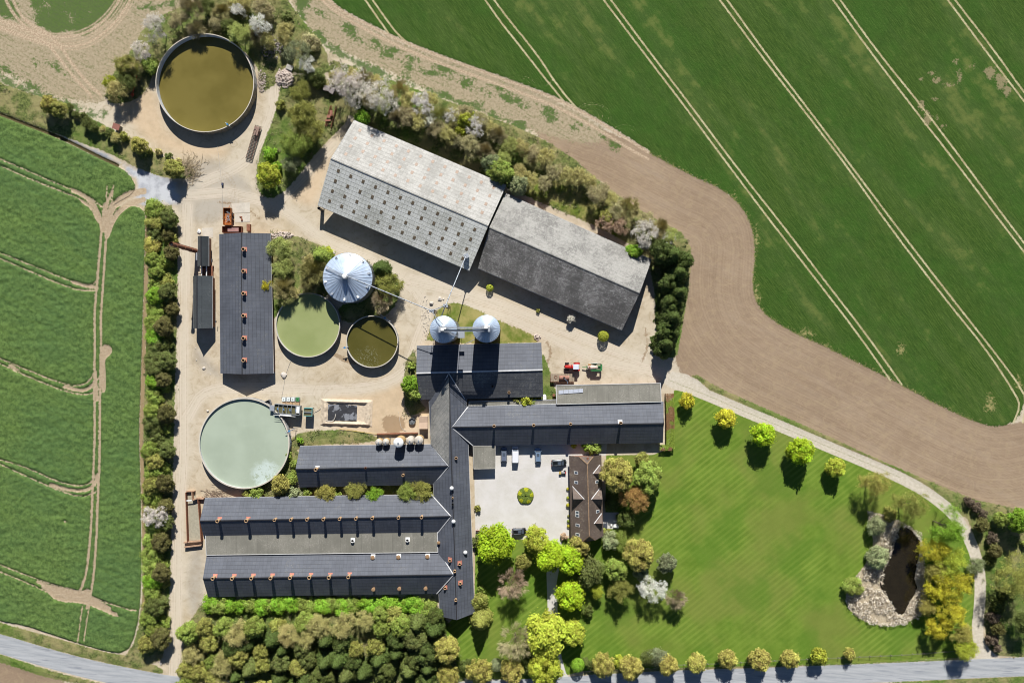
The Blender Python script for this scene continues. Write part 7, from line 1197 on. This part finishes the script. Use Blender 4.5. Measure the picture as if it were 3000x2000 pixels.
a_, b_ = at(*z9(540, 800), .5), at(*z9(430, 1220), .5); c_ = (a_+b_)/2; rh = thing('spike_harrow', 'rusty spiked roller with red sheet covers in the scrub by the big barn', 'harrow', (c_.x, c_.y, 0), math.atan2((b_-a_).y, (b_-a_).x)); L = 6.2; m = MB()
for y in (-.8, -.3, .9): m.bar((-L/2, y, .55), (L/2, y, .55), .12)
for i in range(26):
    x = -L/2+i*L/25
    for y in (-.9, -.5, .8, 1.1): m.bar((x, y, .75), (x, y+.08, .02), .07)
m.build('tines', RUST, rh, world=False)
for (x, y, w, h, rot) in ((-.9, .1, 1.7, .9, .3), (.2, -.4, .9, 1.1, .2), (1.4, -.3, .5, 1.7, .25)): m = MB(); m.box((x, y, .95), (w, h, .1), rot, Matrix.Rotation(.15, 3, 'X')); m.build('cover', plain('red_rust_sheet', (.3, .13, .09), var=.35, sc=2) if 'red_rust_sheet' not in bpy.data.materials else bpy.data.materials['red_rust_sheet'], rh, world=False)
for (x, y, w, l, rot, lb) in ((405, 418, 1.9, 1.5, -.15, 'grey timber hen house, larger of the two huts in the scrub'), (520, 470, 1.3, 1.7, -.55, 'smaller timber hut with a white framed top in the scrub')):
    p = at(*z9(x, y), 1.6); h_ = thing('timber_hut', lb, 'hut', (p.x, p.y, 0), rot); m = MB(); m.box((0, 0, .75), (w-.2, l-.2, 1.5)); m.build('wall', DWOOD, h_, world=False); m = MB()
    for i in range(7): m.box((0, -l/2+(i+.5)*l/7, 1.62), (w, l/7-.02, .07), 0)
    m.build('roof', plain('grey_boards', (.26, .23, .22), var=.3, sc=3) if 'grey_boards' not in bpy.data.materials else bpy.data.materials['grey_boards'], h_, world=False); m = MB(); m.box((-.0, -l/2+.06, .7), (.6, .08, 1.1)); m.build('door', WOOD, h_, world=False)
p = at(340, 371, 2.0); ph = thing('pump_house', 'tiny brick red roofed pump house on the grass strip southwest of the largest tank', 'hut', (p.x, p.y, 0), -.35); m = MB(); m.box((0, 0, .9), (1.6, 1.3, 1.8)); m.build('wall', DWOOD, ph, world=False); m = MB(); m.box((0, 0, 1.95), (2.1, 1.7, .12), 0, Matrix.Rotation(.1, 3, 'X')); m.build('roof', plain('red_sheet_roof', (.3, .13, .1), var=.15), ph, world=False)
# rubble, brushwood, stones
def rock(r, rg):
    import bmesh
    bm = bmesh.new(); bmesh.ops.create_icosphere(bm, subdivisions=2 if r > .25 else 1, radius=r); s = [rg.uniform(.7, 1.3), rg.uniform(.7, 1.3), rg.uniform(.5, .8)]
    ph_ = [rg.random()*6 for _ in range(3)]
    for v_ in bm.verts: k = 1+.2*math.sin(v_.co.x/r*3+ph_[0])*math.sin(v_.co.y/r*3+ph_[1])+rg.uniform(-.08, .08); v_.co = Vector((v_.co.x*s[0]*k, v_.co.y*s[1]*k, v_.co.z*s[2]*k))
    return bm
STONE = plain('field_stone', (.58, .53, .47), .9, .2, var=.3, sc=4, bump=.4); rg = random.Random(8)
def heap(label, pts_fn, n, r0, r1, mat, name, cat, hmax=1.0, size=(4, 3)):
    c_ = pts_fn; V_ = []; F_ = []; 
    for i in range(n):
        a_ = rg.random()*6.28; q = rg.random()**.6; x, y = c_.x+math.cos(a_)*q*size[0], c_.y+math.sin(a_)*q*size[1]; bm = rock(rg.uniform(r0, r1), rg); z = hmax*(1-q**1.5)*rg.random()+.1; k = len(V_)
        for v_ in bm.verts: v_.co += Vector((x, y, z))
        bm.verts.index_update(); V_ += [tuple(v_.co) for v_ in bm.verts]; F_ += [tuple(k+v_.index for v_ in f_.verts) for f_ in bm.faces]; bm.free()
    o = link(bpy.data.objects.new(name, np_mesh(name, V_, F_, [mat]))); tag(o, label, cat, kind='stuff'); return o
PALER = plain('pale_rubble', (.55, .46, .4), .9, .2, var=.35, sc=2)
heap('heap of pale broken stone rubble at the north end of the yard track', at(*zk(1815, 440), .4), 330, .14, .36, PALER, 'rubble_heap', 'rubble', 1.1, (2.6, 2.9)); heap('scattered pale rubble along the east wall of the largest tank', at(*zk(1590, 470), .2), 140, .1, .26, PALER, 'rubble', 'rubble', .4, (1.2, 3.6)); heap('loose bricks and stones in the shade north east of the largest tank', at(*zk(1690, 130), .2), 180, .1, .28, plain('dull_rubble', (.3, .26, .25), var=.35), 'rubble', 'rubble', .4, (3.2, 3.8)); heap('row of small stones edging the west side of the silo island', at(1247, 930, .1), 90, .06, .15, STONE, 'edging_stones', 'stones', .15, (1.2, 7)); heap('small heap of pale stones at the north corner of the hall', at(1574, 988, .1), 60, .1, .26, PALER, 'rubble', 'rubble', .4, (1.0, 1.0)); heap('pale stones along the north end of the thicket beside the long shed', at(825, 690, .1), 160, .12, .35, PALER, 'rubble', 'rubble', .4, (3.6, 1.1))
heap('dark heap of rubbish and rubble west of the largest tank', at(*zk(450, 270), .2), 120, .1, .3, plain('rubbish', (.2, .18, .19), var=.5), 'rubbish_heap', 'rubbish', .5, (1.6, 2.6))
m = MB(); p = at(*zk(475, 368), .5); m.box(p, (1.3, .8, .6), -.6); m.box(p+Vector((.2, 1.8, 0)), (.3, 1.9, .25), -.5); tag(m.build('scrap_sheet', CAGE), 'pale blue white plastic scrap beside the rubbish heap', 'scrap')
m = MB(); p = at(*zk(1870, 335), .5); m.box(p, (2.0, 1.4, .5), -.4); tag(m.build('concrete_block', CONC), 'broken grey concrete block on top of the rubble heap', 'concrete block')
m = MB(); c_ = at(552, 500, .8); rg = random.Random(4)
for i in range(260):
    a_ = rg.gauss(1.1, .6); x, y = rg.gauss(0, 1.5), rg.gauss(0, 2.1); l_ = rg.uniform(.8, 2.0); z = max(.1, 1.3-.35*math.hypot(x, y*.7))*rg.random(); m.bar((c_.x+x, c_.y+y, z), (c_.x+x+math.cos(a_)*l_, c_.y+y+math.sin(a_)*l_, z+rg.uniform(-.2, .5)), rg.uniform(.03, .09))
tag(m.build('brushwood_heap', plain('cut_branches', (.4, .32, .2), var=.4, sc=2)), 'heap of cut pale branches at the tip of the ditch strip', 'brushwood', kind='stuff')
m = MB(); c_ = at(624, 1452, .3)
for i in range(150): a_ = rg.gauss(-.35, .4); x, y = rg.gauss(0, 1.8), rg.gauss(0, 1.1); l_ = rg.uniform(.6, 1.8); m.bar((c_.x+x, c_.y+y, .1+.2*rg.random()), (c_.x+x+math.cos(a_)*l_, c_.y+y+math.sin(a_)*l_, .1+.3*rg.random()), .05)
tag(m.build('brushwood_heap', plain('dead_twigs', (.3, .22, .16), var=.4)), 'low pile of dead twigs south of the mint green tank', 'brushwood', kind='stuff')
for i, (u, v, r, lb) in enumerate(((584, 678, .55, 'large white rounded stone at the north end of the boiler house'), (598, 1078, .45, 'biggest of the stones on the west side of the long shed'), (576, 1054, .25, 'middle stone on the gravel west of the long shed'), (574, 1020, .2, 'northernmost small stone west of the long shed'), (618, 1095, .2, 'southernmost small stone west of the long shed'), (832, 1098, .7, 'big grey boulder alone south of the yellow green tank'), (770, 1140, .25, 'small white stone south of the long shed'), (609, 1203, .35, 'grey stone at the north rim of the mint green tank'), (472, 1941, .45, 'white stone at the corner of the gravel road and the asphalt road'), (976, 740, .6, 'boulder north of the widest silo'), (1264, 888, .6, 'larger boulder at the north tip of the silo island'), (1289, 875, .5, 'smaller boulder at the north tip of the silo island'), (1299, 876, .3, 'little stone beside the boulders of the silo island'))):
    bm = rock(r, rg); me = bpy.data.meshes.new('boulder'); bm.to_mesh(me); bm.free(); me.materials.append(STONE if i else WHITEP); o = link(bpy.data.objects.new('boulder', me)); o.location = at(u, v, 0)+Vector((0, 0, r*.3)); tag(o, lb, 'stone')
# garden furniture, terrace table, white boat-like tank, bench
zg = zc; p = at(*zg(2130, 1270), .7); tb_ = thing('garden_table', 'white garden table east of the farmhouse', 'table', (p.x, p.y, 0)); m = MB(); m.box((0, 0, .74), (1.5, .95, .06)); m.build('top', WHITEP, tb_, world=False)
for x in (-.6, .6):
    for y in (-.35, .35): m = MB(); m.bar((x, y, 0), (x, y, .72), .06); m.build('leg', WHITEP, tb_, world=False)
for i, (x, y, a_, w) in enumerate(((2125, 1210, 0, 1.4), (2066, 1262, 1.57, .6), (2190, 1262, -1.57, .6))):
    p = at(*zg(x, y), .6); cch = thing('garden_chair', ['white garden bench on the north side of the garden table', 'white garden chair on the west side of the table', 'white garden chair on the east side of the table'][i], 'chair' if i else 'bench', (p.x, p.y, 0), a_, 'white garden seats'); m = MB(); m.box((0, 0, .45), (w, .5, .05)); m.build('seat', WHITEP, cch, world=False); m = MB(); m.box((0, .25, .75), (w, .05, .5)); m.build('backrest', WHITEP, cch, world=False)
    for sx in (-1, 1):
        for sy in (-1, 1): m = MB(); m.bar((sx*(w/2-.05), sy*.2, 0), (sx*(w/2-.05), sy*.2, .45), .05); m.build('leg', WHITEP, cch, world=False)
p = at(*zg(1978, 1270), .4); m = MB(); m.box((p.x, p.y, .35), (1.1, 1.3, .5)); tag(m.build('covered_chest', plain('dark_cover', (.06, .07, .09))), 'dark covered chest on the terrace beside the farmhouse', 'chest')
p = at(*zg(145, 1345), .4); bn = thing('bench', 'terracotta coloured bench on the spine barn wall beside the brightest lime tree', 'bench', (p.x, p.y, 0)); m = MB(); m.box((0, 0, .45), (1.2, .4, .06)); m.build('seat', PINK, bn, world=False); m = MB(); m.box((0, .2, .7), (1.2, .05, .4)); m.build('backrest', PINK, bn, world=False)
for s in (-.5, .5): m = MB(); m.box((s, 0, .22), (.08, .35, .42)); m.build('leg', PINK, bn, world=False)
p = at(*zt3(290, 680), 1.2); bt = thing('white_tank', 'white rounded plastic tank standing between the hall and the lean-to', 'tank', (p.x, p.y, 0)); m = MB(); m.lathe((0, 0, 0), [(.5, 0), (.5, 1.2), (.4, 1.4), (.01, 1.45)], 18); m.box((0, -.7, .7), (1.0, 1.3, 1.4)); m.build('tank', WHITEP, bt, world=False, bevel=.05)
m = MB(); p = at(*zt3(432, 665), .6); m.lathe(p-Vector((0, 0, .6)), [(.4, 0), (.4, .8), (.01, .82)], 14); tag(m.build('rusty_drum', RUST), 'rusty round drum beside the lean-to wall', 'drum')
m = MB(); p = at(900+80/2.351, 1434/2.351, 4.0); m.tube(p-Vector((0, 0, 4.0)), p+Vector((0, 0, .2)), .4, .4, 14, caps=False); m.cm = 1; m.tube(p-Vector((0, 0, .6)), p, .33, n=14); tag(m.build('black_pipe_stack', [DSTEEL, BLACK]), 'short black upright pipe at the southwest corner of the big barn', 'pipe')
# roadside fence
def fence(label, pts, n):
    r = thing('wire_fence', label, 'fence', at(*pts[0])); P = [at(*q) for q in pts]; tot = sum((b-a).length for a, b in zip(P[:-1], P[1:]))
    for a_, b_ in zip(P[:-1], P[1:]):
        k = max(1, int(n*(b_-a_).length/tot))
        for i in range(k): q = a_.lerp(b_, i/k); m = MB(); m.bar(q, q+Vector((0, 0, 1.1)), .12); m.build('post', DWOOD, r)
        m = MB()
        for z in (.4, .75, 1.05): m.bar(a_+Vector((0, 0, z)), b_+Vector((0, 0, z)), .025)
        m.build('rail', DWOOD, r)
fence('low wooden roadside fence along the south edge of the big lawn', [(1930, 1945), (2040, 1943), (2300, 1930), (2640, 1915), (2800, 1903)], 30)
p = at(2808, 1900, 2.5); gp = thing('gate_post', 'dark timber post by the spindly tree at the mouth of the gravel track', 'post', at(2808, 1900)); m = MB(); m.bar(gp.location, gp.location+Vector((0, 0, 2.8)), .22); m.build('post', DWOOD, gp)
print('objects', len(bpy.data.objects))
